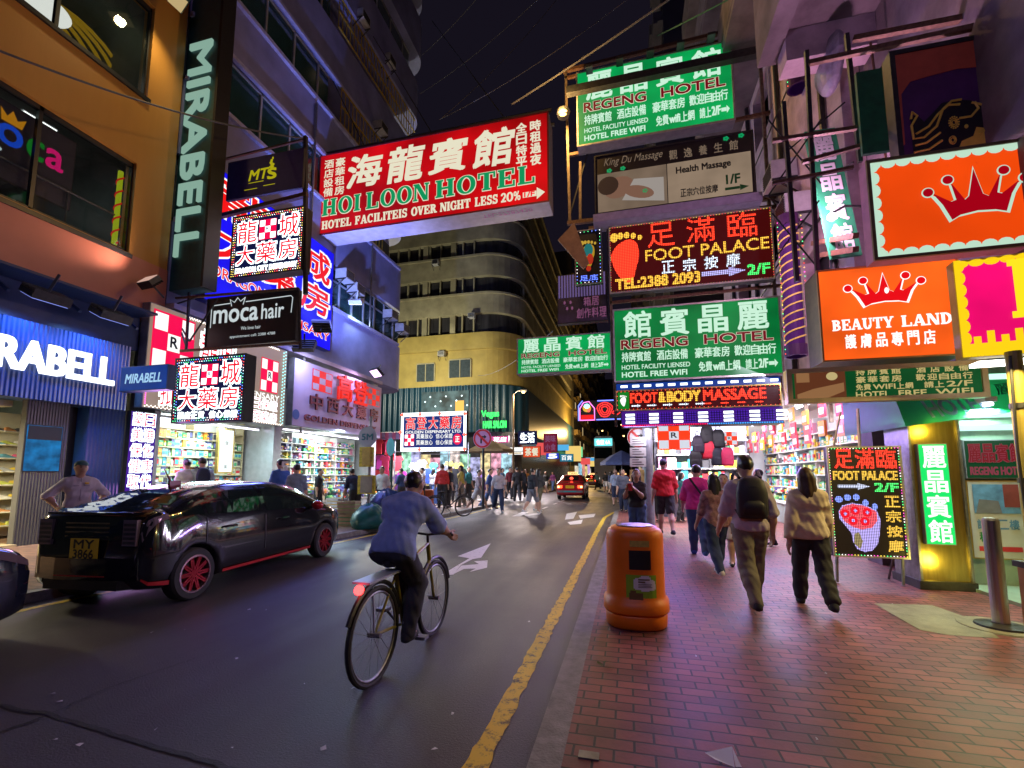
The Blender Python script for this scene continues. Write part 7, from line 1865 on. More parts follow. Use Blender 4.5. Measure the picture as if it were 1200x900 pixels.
def top_patch(sec, y0, y1, k, off, n=10):
    m = MB(); rows = []
    for i in range(n + 1):
        y = y0 + (y1 - y0) * i / n; p = sec(y); e = [p[7], p[8], p[9]]
        rows.append([(-e[0][0] * k, y, e[0][1] + off), (-e[1][0] * k, y, e[1][1] + off), (0, y, e[2][1] + off), (e[1][0] * k, y, e[1][1] + off), (e[0][0] * k, y, e[0][1] + off)])
    for i in range(n):
        for j in range(4): m.face((rows[i][j], rows[i][j + 1], rows[i + 1][j + 1], rows[i + 1][j]))
    return m
def plate(parent, txt, x, y, z, w=.40, h=.22, lit=None):
    o = MB().box(x - w / 2, x + w / 2, y - .012, y, z - h / 2, z + h / 2).build('number_plate', lit or mat('yellow plate', (.72, .48, .03), .4, var=.05), parent)
    m = MB(); rows = txt.split('/')
    for i, t in enumerate(rows):
        hh = h * .40; zc = z + h * (.24 - .46 * i) if len(rows) > 1 else z
        put_text(m, t, x - w * .36, zc - hh / 2, x + w * .36, zc + hh / 2, y - .014, .03)
    m.build('plate_number', M_BLACK, o)
PAINT_BLK = mat('black car paint', (.006, .007, .010), .14, var=0, coat=1.0)
M_CARGL = glass('car glass', (.012, .022, .02), .03, .82)
M_LENS = glass('clear lamp lens', (.17, .13, .14), .05, .9)
TOPP = [(0, .60), (.02, .74), (.05, .98), (.10, 1.075), (.16, 1.10), (.6, 1.235), (1.2, 1.39), (1.7, 1.44), (2.15, 1.46), (2.6, 1.44), (3.0, 1.36), (3.4, 1.16), (3.7, 1.02), (4.0, .94), (4.25, .84), (4.40, .72), (4.46, .60), (4.48, .50)]
BELTP = [(0, .58), (.05, .90), (.12, 1.0), (.8, 1.01), (1.6, .975), (2.6, .93), (3.3, .90), (4.0, .82), (4.4, .66), (4.48, .46)]
WIDP = [(0, .66), (.05, .74), (.15, .80), (.4, .845), (.8, .872), (2.0, .875), (3.4, .872), (3.9, .845), (4.2, .77), (4.38, .64), (4.48, .42)]
RWP = [(0, .58), (.16, .60), (.6, .58), (1.5, .60), (2.4, .60), (3.0, .58), (3.4, .66), (3.8, .74), (4.3, .62), (4.48, .36)]
SILLP = [(0, .36), (.1, .24), (.5, .19), (4.1, .19), (4.4, .24), (4.48, .34)]
def hatchback(label, loc, rz, paint, tail=True, accents=True):
    t = thing('parked_car', label, 'car', loc, rz)
    sec, m = car_body(TOPP, BELTP, WIDP, RWP, 4.48, SILLP, (.86, 3.56), .36, .315)
    body = m.build('body', paint, t, smooth=True)
    for s in (1, -1):
        for y0, y1, t0, t1 in ((.62, .98, (.10, .12), (.35, .80)), (1.03, 1.98, (.10, .08), (.80, .92)), (2.06, 3.30, (.08, .10), (.92, .62))):
            side_patch(sec, y0, y1, t0, t1, .004, s).build('side_window', M_CARGL, t)
        m = MB()
        for a, b in ((2.02, .88), (1.0, .86)):
            m.raw(*[(q.v, q.f) for q in [side_patch(sec, a - .012, a + .004, (.02, .02), (.98, .98), .006, s, 3, 5, 1)]][0])
        m.build('door_gap', M_BLACK, t)
        side_patch(sec, .04, .36, (.35, .62), (1.0, .98), .006, s, 4, 6, 6).build('tail_lamp', mat('tail lamp red', (.25, .02, .02), .12, var=.3) if s < 0 else M_LENS, t)
        side_patch(sec, 3.95, 4.36, (.5, .4), (1.0, 1.0), .006, s, 4, 6, 6).build('headlight', M_LENS, t)
        for y in (1.25, 2.3):
            p = sec(y)[4]; m = MB(); m.tube([(s * (p[0] + .01), y, .84), (s * (p[0] + .035), y + .03, .85), (s * (p[0] + .035), y + .17, .85), (s * (p[0] + .01), y + .2, .84)], .014, 6); m.build('door_handle', paint, t)
        p = sec(3.12); m = MB(); m.sphere((0, 0, 0), .1, 12, 8, (1.15, .75, .8)); m.shift(s * (p[5][0] + .14), 3.1, 1.0); mo = m.build('wing_mirror', mat('red mirror shell', (.5, .015, .02), .2, var=0, coat=1) if accents else paint, t, smooth=True)
        MB().bar((s * (p[5][0] - .02), 3.12, .95), (s * (p[5][0] + .1), 3.1, .98), .05).build('mirror_arm', M_BLACK, mo)
        if accents:
            side_patch(sec, 1.28, 3.14, (.0, .0), (.22, .22), .008, s, 2, 3, 12).build('sill_stripe', mat('red sill stripe', (.45, .02, .025), .3, var=.1), t)
            side_patch(sec, .05, .42, (.0, .0), (.3, .3), .008, s, 2, 3, 5).build('bumper_stripe', mat('red sill stripe', (.45, .02, .025), .3), t)
        for y in (.86, 3.56): wheel(t, s * .775, y, .315, s, mat('red alloy', (.40, .02, .03), .25, .6, var=0) if accents else M_STEEL, mat('polished lip', (.55, .35, .38), .2, .9, var=0) if accents else M_STEEL)
    top_patch(sec, .22, 1.15, .90, .004).build('rear_glass', M_CARGL, t); top_patch(sec, 2.78, 3.62, .93, .004).build('windscreen', M_CARGL, t)
    m = MB(); m.prism_z([(-.66, .10), (.66, .10), (.60, .02), (.3, -.035), (-.3, -.035), (-.60, .02)], 1.085, 1.11); m.build('spoiler', paint, t)
    m = MB()
    for i in range(12): x0, x1 = -.58 + i * .0967, -.58 + (i + 1) * .0967; f = lambda x: .045 - .04 * (1 - (x / .62) ** 2); m.face([(x0, f(x0) - .03, .80), (x1, f(x1) - .03, .80), (x1, f(x1) + .006, 1.06), (x0, f(x0) + .006, 1.06)])
    m.build('tail_glass', M_CARGL, t)
    m = MB(); [m.box(-.30, .30, -.012, -.004, .83 + k * .05, .845 + k * .05) for k in range(4)]; m.build('tail_slat', mat('dull chrome', (.2, .17, .1), .35, .6, var=.3), t)
    for s in (1, -1):
        m = MB(); q = s * .58
        m.box(q - .09, q + .09, -.012, .05, .74, 1.03); m.build('tail_lamp_cluster', M_LENS, t)
        m = MB(); [m.box(q - .08, q + .08, -.016, -.013, .76 + k * .05, .79 + k * .05) for k in range(5)]; m.build('lamp_rib', M_DKSTEEL, t)
    m = MB(); m.prism_z([(-.74, .2), (.74, .2), (.70, .02), (.35, -.07), (-.35, -.07), (-.70, .02)], .36, .60); m.build('rear_bumper', paint, t)
    m = MB(); m.prism_z([(-.6, .1), (.6, .1), (.5, -.05), (-.5, -.05)], .25, .36); m.build('diffuser', M_BLACK, t)
    m = MB(); m.box(-.34, .34, -.078, -.03, .40, .412); m.build('bumper_line', mat('red sill stripe', (.45, .02, .025), .3), t)
    if tail: plate(t, 'MY/3866', .02, -.045, .70, .38, .24)
    m = MB(); m.raw(*[(q.v, q.f) for q in [MB().tube([(.0, 1.25, 1.40), (.0, 1.12, 1.62)], [.014, .006], 6)]][0]); m.prism([(-.02, 1.38), (.02, 1.38), (.01, 1.46), (-.01, 1.46)], 1.2, 1.36); m.build('roof_aerial', mat('red black aerial', (.2, .02, .03), .3, var=0), t)
    return t
a, b = onG(225, 702.5), onG(379, 652.5)
ang = math.atan2(b[1] - a[1], b[0] - a[0]) - PI / 2
wb = math.hypot(b[0] - a[0], b[1] - a[1]); sc_ = wb / 2.70
d_ = np.array([math.cos(ang + PI / 2), math.sin(ang + PI / 2)]); r_2 = np.array([math.cos(ang), math.sin(ang)])
org = a[:2] - d_ * .86 - r_2 * .80
car1 = hatchback('glossy black hatchback with red alloy wheels and red mirrors parked at the left kerb', (org[0], org[1], 0), ang, PAINT_BLK)
def stretch(t, rear, mid):
    for o in t.children_recursive:
        if o.type != 'MESH' or o.name.startswith(('wheel', 'rim', 'hub')): continue
        n = len(o.data.vertices); c = np.empty(n * 3, np.float32); o.data.vertices.foreach_get('co', c); c = c.reshape(-1, 3); y = c[:, 1]
        c[:, 1] = np.where(y < .86, .86 - (.86 - y) * rear, np.where(y < 3.56, .86 + (y - .86) * mid, .86 + 2.7 * mid + (y - 3.56))); o.data.vertices.foreach_set('co', c.ravel()); o.data.update()
    for o in t.children_recursive:
        if o.name.startswith(('wheel', 'rim', 'hub')) and o.type == 'MESH':
            c = np.empty(len(o.data.vertices) * 3, np.float32); o.data.vertices.foreach_get('co', c); c = c.reshape(-1, 3)
            if c[:, 1].mean() > 2: c[:, 1] += 2.7 * (mid - 1); o.data.vertices.foreach_set('co', c.ravel()); o.data.update()
stretch(car1, .72, sc_)
car1.scale = (.94, 1, .97)
car2 = hatchback('dark car whose nose just enters the left edge of the street view', (-6.15, -1.25, 0), -.03, mat('navy car paint', (.012, .016, .03), .16, var=0, coat=1.0), False, False)
# ---- red taxi
TOPT = [(0, .62), (.03, .80), (.10, .96), (.3, 1.02), (.75, 1.04), (.95, 1.14), (1.35, 1.44), (1.6, 1.50), (2.4, 1.51), (2.8, 1.46), (3.35, 1.08), (3.6, 1.0), (4.3, .92), (4.55, .80), (4.62, .55)]
BELTT = [(0, .6), (.1, .92), (.9, .98), (3.3, .95), (4.3, .88), (4.62, .5)]
WIDT = [(0, .72), (.08, .79), (.3, .84), (4.2, .84), (4.5, .76), (4.62, .6)]
RWT = [(0, .66), (.9, .70), (1.4, .60), (2.7, .60), (3.3, .70), (4.62, .55)]
def taxi(label, loc, rz):
    t = thing('taxi', label, 'taxi', loc, rz)
    red = mat('taxi red paint', (.50, .02, .025), .2, var=.05, coat=.8)
    sec, m = car_body(TOPT, BELTT, WIDT, RWT, 4.62, [(0, .34), (.2, .24), (4.4, .24), (4.62, .34)], (.95, 3.65), .35, .31)
    m.build('body', red, t, smooth=True)
    MB().prism_z([(-.74, .2), (.74, .2), (.74, -.03), (-.74, -.03)], .44, .56).build('bumper', mat('grey bumper', (.2, .2, .2), .5, var=.2), t)
    top_patch(sec, .92, 1.36, .92, .006).build('rear_window', M_CARGL, t); top_patch(sec, 2.85, 3.36, .92, .006).build('windscreen', M_CARGL, t)
    for s in (1, -1):
        for y0, y1 in ((1.2, 2.1), (2.18, 3.1)): side_patch(sec, y0, y1, (.08, .08), (.86 if y0 > 2 else .7, .66 if y0 > 2 else .9), .004, s).build('side_window', M_CARGL, t)
        for y in (.95, 3.65): wheel(t, s * .74, y, .31, s, M_STEEL, M_STEEL, 8)
        MB().box(s * .46, s * .74, -.02, .06, .70, .86).build('tail_light', emat('lit tail light', (1, .10, .03), 3.5), t)
        MB().box(s * .62, s * .72, -.03, -.021, .72, .82).build('brake_bulb', emat('amber tail bulb', (1, .5, .15), 8), t)
    plate(t, 'FA 2816', 0, -.02, .77, .5, .16, emat('lit yellow plate', lin(200, 150, 30), .7))
    m = MB(); m.box(-.36, .36, -.034, -.03, .47, .53); m.build('bumper_sticker', mat('teal sticker', (.05, .4, .4), .5, var=0), t)
    rs = MB().box(-.30, .30, 1.85, 2.05, 1.50, 1.66).build('roof_sign', emat('taxi roof light', (1, .55, .2), 2.2), t)
    m = MB(); put_text(m, 'TAXI', -.24, 1.53, .24, 1.63, 1.845, .03); m.build('lettering', emat('taxi lettering', lin(160, 20, 10), .8), rs)
    MB().sphere((0, 1.1, 1.24), .11, 10, 6).build('brake_light', emat('high brake light', (1, .06, .03), 4), t)
p = onG(668, 586, 0); taxi('red taxi with lit tail lights and glowing roof sign driving away', (p[0] - .0, p[1], 0), 0.02)
# ---- bus far down the road
p = onY(718, 515, 62); q = onY(696, 515, 62)
bus = thing('bus', 'distant pale bus with a glowing turquoise route display', 'bus', ((p[0] + q[0]) / 2, 62, 0)); bw = 1.25
zt = onY(707, 511, 62)[2]
M_BUS = mat('pale bus paint', (.42, .45, .48), .4, var=.15)
m = MB(); m.prism([(-bw, .35), (bw, .35), (bw, zt - .3), (bw - .25, zt), (-bw + .25, zt), (-bw, zt - .3)], 0, 11); m.build('body', M_BUS, bus)
MB().box(-bw + .1, bw - .1, -.05, -.01, zt - 3.0, zt - 1.55).build('windscreen', M_CARGL, bus)
o = MB().box(-bw + .1, bw - .1, -.08, -.02, zt - 1.3, zt - .35).build('route_display', emat('turquoise display', (.15, .8, .85), 1.6), bus)
m = MB(); put_text(m, '佐敦 6A', -.9, zt - 1.15, .9, zt - .5, -.09, .02); m.build('lettering', E_WHITEHOT, o)
for s in (1, -1): MB().box(s * .95, s * .6, -.06, -.01, .8, 1.05).build('headlight', emat('bus headlight', (1, .9, .75), 4), bus); wheel(bus, s * 1.0, 2, .48, s, M_STEEL, M_STEEL, 6, .3)
# a few cars' lights near the bus
for i, (px_, py_) in enumerate(((724, 538), (692, 538), (731, 545))):
    p = onY(px_, py_, 48 + i * 7); t = taxi(('distant taxi right of the bus', 'distant taxi left of the bus behind the near taxi', 'distant taxi at the right kerb past the blue parasol')[i], (p[0], 48 + i * 7, 0), 0)
# ---- bicycles
def bicycle(name, label, loc, rz, fc, accent, lean=0.0, rack=True):
    t = thing(name, label, 'bicycle', loc, rz)
    r, wb_ = .33, 1.06
    L_ = lambda *P: [(0, y, z) for y, z in P]
    def whl(y):
        m = MB(); m.tube([(0, y + r * math.cos(u), r + r * math.sin(u)) for u in np.linspace(0, 2 * PI, 33)], .02, 8, False); wo = m.build('wheel', M_RUB, t)
        m = MB(); m.tube([(0, y + (r - .028) * math.cos(u), r + (r - .028) * math.sin(u)) for u in np.linspace(0, 2 * PI, 33)], .010, 6, False); m.build('rim', M_STEEL, wo)
        m = MB()
        for k in range(18): a = 2 * PI * k / 18; m.tube([(.025 * (-1) ** k, y + .02 * math.cos(a + .6), r + .02 * math.sin(a + .6)), (0, y + (r - .03) * math.cos(a), r + (r - .03) * math.sin(a))], .0018, 3)
        m.tube([(-.05, y, r), (.05, y, r)], .02, 8); m.build('spokes', M_STEEL, wo)
        m = MB(); m.tube([(0, y + (r + .045) * math.cos(u), r + (r + .045) * math.sin(u)) for u in np.linspace(.3, 2.7, 14)], .018, 6); m.build('mudguard', accent, t)
    whl(0); whl(wb_)
    m = MB()
    bbk, seat, head, headb = (.44, .28), (.31, .70), (.90, .86), (.94, .70)
    for a, b, q in ((bbk, seat, .016), (bbk, headb, .018), (seat, head, .015), ((0, r), bbk, .012), ((0, r), (.33, .74), .010), (headb, head, .02), (headb, (wb_, r), .014)):
        m.tube(L_(a, b), q, 8)
    m.build('frame', fc, t)
    m = MB(); m.tube(L_((.31, .70), (.30, .78)), .013, 6); m.lathe([(.05, .78), (.075, .81), (.06, .835), (.02, .84)], (0, .25, 0), 12, .9, 1.9); m.build('saddle', M_BLACK, t)
    m = MB(); m.tube(L_(head, (.89, .94)), .013, 6); m.tube([(-.29, .78, .96), (-.24, .87, .97), (0, .90, .94), (.24, .87, .97), (.29, .78, .96)], .012, 6); m.build('handlebar', M_BLACK, t)
    m = MB(); m.tube([(.05, bbk[0] + .09 * math.cos(u), bbk[1] + .09 * math.sin(u)) for u in np.linspace(0, 2 * PI, 17)], .008, 5, False); m.tube([(.05, bbk[0], bbk[1]), (.1, bbk[0] + .1, bbk[1] - .13)], .01, 5); m.tube([(-.05, bbk[0], bbk[1]), (-.1, bbk[0] - .1, bbk[1] + .13)], .01, 5)
    m.box(.08, .17, bbk[0] + .06, bbk[0] + .14, bbk[1] - .145, bbk[1] - .12); m.box(-.17, -.08, bbk[0] - .14, bbk[0] - .06, bbk[1] + .12, bbk[1] + .145); m.build('crankset', M_STEEL, t)
    if rack:
        m = MB(); m.box(-.07, .07, -.2, .28, .735, .75); m.tube(L_((0, r), (-.05, .735)), .008, 5); m.build('rack', mat('pale rack plate', (.45, .5, .6), .4, .3, var=.1), t)
        MB().sphere((0, -.22, .70), .035, 8, 6).build('rear_light', emat('bike rear light', (1, .03, .03), 9), t)
    return t
pr_, pf_ = onG(437, 800), onG(508, 742)
bk = bicycle('bicycle', 'dark bicycle with yellow frame and red rear light ridden up the road', (pr_[0], pr_[1], 0), math.atan2(pf_[1] - pr_[1], pf_[0] - pr_[0]) - PI / 2, mat('yellow olive bike frame', (.30, .26, .02), .35, var=.2), mat('black mudguard', (.02, .02, .022), .4, var=.1))
p = onG(512, 606, .12); bicycle('bicycle', 'black bicycle leaning by the stall at the left kerb', (p[0], p[1] - .2, .12), -.75, M_BLACK, M_DKSTEEL, rack=False)
p = onG(641, 570, 0); bicycle('bicycle', 'distant bicycle parked at the left kerb beside the taxi', (p[0] - .6, p[1] + 1, 0), -.3, M_BLACK, M_DKSTEEL, rack=False)
# ------------------------------------------------------------------ people: bodies grown as one smooth surface over a posed skeleton
def surf(prims, lo, hi, h, k=.02, cuts=()):
    """iso-surface of smoothly blended capsules and ellipsoids, cut by planes (point, normal): keeps the side against the normal"""
    lo, hi = np.array(lo, np.float32), np.array(hi, np.float32)
    n = np.maximum(3, np.ceil((hi - lo) / h).astype(int) + 1)
    X, Y, Z = [(lo[i] + h * np.arange(n[i])).astype(np.float32) for i in range(3)]
    P = np.stack(np.meshgrid(X, Y, Z, indexing='ij'), -1)
    D = np.full(P.shape[:3], 9.0, np.float32)
    for pr in prims:
        if pr[0] == 'c':
            a, b, ra, rb = np.array(pr[1], np.float32), np.array(pr[2], np.float32), pr[3], pr[4]
            mn, mx = np.minimum(a, b) - max(ra, rb) - 4 * h - k, np.maximum(a, b) + max(ra, rb) + 4 * h + k
        else:
            c, r = np.array(pr[1], np.float32), np.array(pr[2], np.float32); mn, mx = c - r.max() - 4 * h - k, c + r.max() + 4 * h + k
        i0 = np.clip(np.floor((mn - lo) / h).astype(int), 0, n); i1 = np.clip(np.ceil((mx - lo) / h).astype(int) + 1, 0, n)
        if (i1 <= i0).any(): continue
        sl = tuple(slice(i0[i], i1[i]) for i in range(3)); Q = P[sl]
        if pr[0] == 'c':
            ab = b - a; t = np.clip(((Q - a) @ ab) / max(1e-9, float(ab @ ab)), 0, 1)
            d = np.linalg.norm(Q - a - t[..., None] * ab, axis=-1) - (ra + (rb - ra) * t)
        else:
            V = Q - c
            if len(pr) > 3: V = V @ np.array(pr[3], np.float32)
            q = np.linalg.norm(V / r, axis=-1); d = (q - 1) * (np.linalg.norm(V, axis=-1) / np.maximum(q, 1e-6))
            d = np.where(q < 1e-4, -r.min(), d)
        E_ = D[sl]; hh = np.maximum(k - np.abs(E_ - d), 0) / k
        D[sl] = np.minimum(E_, d) - hh * hh * k * .25
    for pt, nn in cuts:
        D = np.maximum(D, (P - np.array(pt, np.float32)) @ np.array(nn, np.float32))
    I = D < 0
    C = [I[a:I.shape[0] - 1 + a, b:I.shape[1] - 1 + b, c:I.shape[2] - 1 + c] for a in (0, 1) for b in (0, 1) for c in (0, 1)]
    cnt = sum(c.astype(np.int8) for c in C); act = (cnt > 0) & (cnt < 8)
    if not act.any(): return np.zeros((0, 3)), []
    idx = -np.ones(act.shape, int); cells = np.argwhere(act); idx[act] = np.arange(len(cells))
    acc = np.zeros((len(cells), 3)); num = np.zeros(len(cells))
    cr = [(a, b, c) for a in (0, 1) for b in (0, 1) for c in (0, 1)]
    for i in range(8):
        for j in range(i + 1, 8):
            df = np.array(cr[j]) - np.array(cr[i])
            if np.abs(df).sum() != 1: continue
            p, q = cells + cr[i], cells + cr[j]
            dp, dq = D[p[:, 0], p[:, 1], p[:, 2]], D[q[:, 0], q[:, 1], q[:, 2]]
            mk = (dp < 0) != (dq < 0); t = np.where(mk, dp / np.where(mk, dp - dq, 1), 0)
            acc += mk[:, None] * (np.array(cr[i]) + t[:, None] * df); num += mk
    V = lo + h * (cells + acc / num[:, None])
    F = []
    for ax in range(3):
        o1, o2 = [(1, 2), (2, 0), (0, 1)][ax]
        s0 = [slice(None)] * 3; s1 = [slice(None)] * 3; s0[ax] = slice(0, -1); s1[ax] = slice(1, None)
        ch = I[tuple(s0)] != I[tuple(s1)]
        e = np.argwhere(ch); e = e[(e[:, o1] > 0) & (e[:, o2] > 0) & (e[:, o1] < n[o1] - 1) & (e[:, o2] < n[o2] - 1)]
        u, v = np.zeros(3, int), np.zeros(3, int); u[o1] = 1; v[o2] = 1
        q = [idx[tuple((e - x).T)] for x in (u + v, v, 0 * u, u)]
        fl = I[tuple(e.T)]
        Q = np.stack(q, 1); Q[~fl] = Q[~fl][:, ::-1]; F.append(Q)
    F = np.concatenate(F); F = F[(F >= 0).all(1)]
    return V, F.tolist()
SKINS = [mat('skin light', (.50, .30, .21), .5, var=.1), mat('skin tan', (.40, .23, .15), .5, var=.1), mat('skin pale', (.56, .36, .27), .5, var=.08)]
M_HAIR = mat('black hair', (.012, .010, .009), .4, var=.4, scale=25); M_HAIRB = mat('brown hair', (.05, .025, .014), .42, var=.4, scale=25)
M_EYE, M_LIP = mat('dark eye', (.01, .01, .01), .2, var=0), mat('lips', (.32, .10, .09), .5, var=0)
def cloth(n, c, **kw): return mat('cloth ' + n, c, .85, var=kw.pop('var', .22), scale=kw.pop('scale', 9), bump=.25, bscale=22, **kw)
def person(label, loc, face=0.0, H=1.7, legs=((8, 5), (-8, 8)), arms=((5, 8, 12, 0), (-5, 8, 12, 0)), lean=3, head=(0, 0), fem=False, skin=0, hair='short', hairm=None,
           top=None, sleeve=.45, hem=-.02, bottom=None, leglen=1.0, skirt=None, shoe=None, group=None, h=.022, hip=None, loose=.012, cap=None, hands=True, fat=1.0, turn=0.0):
    """local +y is the way the body faces; angles in degrees; legs (thigh, knee), arms (pitch, out, elbow, inward)"""
    sn = math.sin; cs = math.cos
    t = thing('person', label, 'person', loc, face, group)
    S_ = SKINS[skin]
    hipw, shw = (.052, .086) if fem else (.050, .098)
    J = {}
    pz = .53
    def lg(s, th, kn):
        hp = np.array([s * hipw, 0, pz]); a = R(th); k_ = hp + np.array([0, sn(a), -cs(a)]) * .245; b = R(th - kn)
        an = k_ + np.array([s * .004, sn(b), -cs(b)]) * .245; return hp, k_, an, b
    Lg = [lg(-1, *legs[0]), lg(1, *legs[1])]
    la = R(lean); U = np.array([0, sn(la), cs(la)]); Fd = np.array([0, cs(la), -sn(la)])
    pel = np.array([0, 0, pz + .02])
    tw = R(turn); Rt = np.array([cs(tw), sn(tw), 0])
    def up(d, f=0, x=0): return pel + U * d + Fd * f + Rt * x
    neck = up(.30); hd = R(head[0]); hp_ = R(head[1])
    hc = up(.365, .012) + np.array([0, sn(hp_) * -.03, 0])
    Hf = np.array([-sn(hd), cs(hd), 0]); Hx = np.array([cs(hd), sn(hd), 0])
    HR = np.array([Hx, Hf, [0, 0, 1.0]]).T
    hz = np.array([0, 0, 1.0])
    Ar = []
    for s, (pt, ab, el, inw) in ((-1, arms[0]), (1, arms[1])):
        sh = up(.234, -.002, s * shw); a, o = R(pt), R(ab)
        d1 = np.array([s * sn(o), sn(a) * cs(o), -cs(a) * cs(o)]); e = sh + d1 * .172
        a2, o2 = R(pt + el), R(ab - inw); d2 = np.array([s * sn(o2), sn(a2) * cs(o2), -cs(a2) * cs(o2)]); w = e + d2 * .148
        Ar.append((sh, e, w, d2, s))
    zmin = min(Lg[0][2][2], Lg[1][2][2]) - .038
    off = np.array([0, 0, -zmin if hip is None else hip / H - pz])
    f_ = fat
    tor = [('c', pel + Rt * -.036 - hz * .015, pel + Rt * .036 - hz * .015, .064 * f_, .064 * f_), ('c', up(.03, 0, -.03), up(.03, 0, .03), .058 * f_, .058 * f_), ('c', up(.10, .004, -.024), up(.10, .004, .024), (.052 if fem else .058) * f_, (.052 if fem else .058) * f_),
           ('c', up(.19, .004, -.042), up(.19, .004, .042), (.056 if fem else .063) * f_, (.056 if fem else .063) * f_), *[('c', up(.272, -.010, q * .016), up(.236, -.004, q * shw * .80), .022, .031) for q in (-1, 1)], ('c', up(.212, 0, -shw * .55), up(.212, 0, shw * .55), .046, .046)]
    if fem: tor += [('e', up(.185, .042, -.04), (.034, .032, .034)), ('e', up(.185, .042, .04), (.034, .032, .034))]
    if f_ > 1.05: tor.append(('e', up(.08, .03), (.07, .06, .08)))
    arm = []
    for sh, e, w, d2, s in Ar: arm += [('c', sh, e, .031, .025), ('c', e, e + (w - e) * .35, .026, .027), ('c', e + (w - e) * .35, w, .026, .0175)]
    leg = []
    for hp2, k_, an, b in Lg: leg += [('c', hp2, k_, .056 * f_, .036), ('c', k_, k_ + (an - k_) * .4 + np.array([0, -.008, 0]), .037, .037), ('c', k_ + (an - k_) * .35, an, .035, .022), ('c', an, an + np.array([0, .07, -.018]), .022, .017), ('c', an, an + np.array([0, -.02, -.014]), .02, .018)]
    def hv(x, y, z): return hc + Hx * x + Hf * y + hz * z
    hds = [('e', hv(0, 0, .012), (.044, .054, .056), HR), ('e', hv(0, .010, -.026), (.034, .040, .042), HR), ('c', neck - U * .02, hv(0, -.014, -.03), .031, .031), ('c', hv(0, .050, .004), hv(0, .062, -.018), .006, .009), ('e', hv(-.045, -.004, -.002), (.006, .012, .018), HR), ('e', hv(.045, -.004, -.002), (.006, .012, .018), HR)]
    def out(prims, name, m, par, k=.02, cuts=(), hh=None, extra=None, pad=.03):
        pts = np.array([q for p in prims for q in ([p[1], p[2]] if p[0] == 'c' else [np.array(p[1]) - max(p[2]), np.array(p[1]) + max(p[2])])]); rm = max([max(p[3], p[4]) for p in prims if p[0] == 'c'] + [0])
        V, F = surf(prims, pts.min(0) - rm - pad, pts.max(0) + rm + pad, (hh or h) / H, k, cuts)
        if len(V) == 0: return None
        if name in ('top', 'trousers', 'shorts', 'skirt', 'hair'):      # creases and locks
            z, x, y = V[:, 2] * H, V[:, 0] * H, V[:, 1] * H; ph = (len(label) % 7) * .9
            w_ = .0045 * np.sin(48 * z + 22 * x + ph + 3 * np.sin(17 * y + ph)) + .003 * np.sin(95 * x + 31 * z + 40 * y) if name != 'hair' else .003 * np.sin(110 * x + 20 * z) + .002 * np.sin(120 * y + 60 * x)
            V = V + np.stack([np.sign(V[:, 0] - pel[0]) * w_ * .6, np.sign(V[:, 1] - V[:, 1].mean()) * w_, 0 * w_], 1) / H
        mb = MB(); mb.raw((V + off) * H, F)
        if extra:
            for V2, F2 in extra: mb.raw((V2 + off) * H, F2)
        return mb.build(name, m, par, smooth=True)
    hx = []
    for sh, e, w, d2, s in Ar:        # hands: palm, four unequal fingers with a bend, thumb from the side of the palm
        if not hands: arm.append(('c', w, w + d2 * .06, .018, .014)); continue
        d = d2 / np.linalg.norm(d2); n_ = np.cross(d, [0, 1, 0]) if abs(d[1]) < .8 else np.cross(d, [0, 0, 1]); n_ /= np.linalg.norm(n_); n_ *= -s if abs(d[1]) < .8 else 1
        sd = np.cross(n_, d)
        if sd[1] < 0 and abs(d[1]) < .8: sd = -sd
        pr = [('c', w, w + d * .028, .016, .017)]
        for q in (-.012, 0, .012): pr.append(('c', w + d * .02 + sd * q, w + d * .052 + sd * q * 1.2, .010, .009))
        for i, (q, ln) in enumerate(((-.0155, .034), (-.0055, .044), (.0045, .048), (.0145, .043))):
            b0 = w + d * .052 + sd * q; b1 = b0 + d * ln * .5 + n_ * .004; b2 = b1 + d * ln * .38 + n_ * .012; pr += [('c', b0, b1, .0052, .0050), ('c', b1, b2, .0048, .0040)]
        b0 = w + d * .016 + sd * .016; b1 = b0 + d * .020 + sd * .012 + n_ * .004; pr += [('c', b0, b1, .0075, .0062), ('c', b1, b1 + d * .020 + sd * .003 + n_ * .006, .006, .005)]
        pts = np.array([p[1] for p in pr] + [p[2] for p in pr]); hx.append(surf(pr, pts.min(0) - .025, pts.max(0) + .025, max(.0042, h / H * .25), .004))
    body = out(tor + arm + leg + hds, 'body', S_, t, .022, extra=hx, hh=h * .9)
    # face
    m = MB()
    for s in (-1, 1): m.sphere(tuple((hv(s * .017, .0495, .008) + off) * H), .0055 * H, 8, 5)
    for s in (-1, 1): m.tube([tuple((hv(s * .010, .052, .019) + off) * H), tuple((hv(s * .026, .047, .020) + off) * H)], .0022 * H, 5)
    m.build('eyes', M_EYE, body); MB().tube([tuple((hv(x, .0475 + .002 * (x == 0), -.034) + off) * H) for x in (-.012, 0, .012)], [.002 * H, .0036 * H, .002 * H], 6).build('mouth', M_LIP, body)
    hm = hairm or M_HAIR
    hr = [('e', hv(0, -.008, .020), (.049, .058, .056), HR)]
    cut = [(hv(0, .020, .022), Hf * .86 + hz * -.5)]
    if hair == 'long': hr += [('c', hv(-.032, -.03, -.01), hv(-.036, -.045, -.12), .028, .024), ('c', hv(.032, -.03, -.01), hv(.036, -.045, -.12), .028, .024), ('c', hv(0, -.042, .0), hv(0, -.055, -.15), .034, .026)]
    elif hair == 'bun': hr += [('e', hv(0, -.062, .02), (.026, .024, .026))]
    elif hair == 'tall': hr += [('e', hv(0, .012, .055), (.040, .042, .030))]
    if hair: out(hr, 'hair', hm, body, .02, cut if hair != 'long' else [(hv(0, .022, .024), Hf * .9 + hz * -.43)], pad=.05)
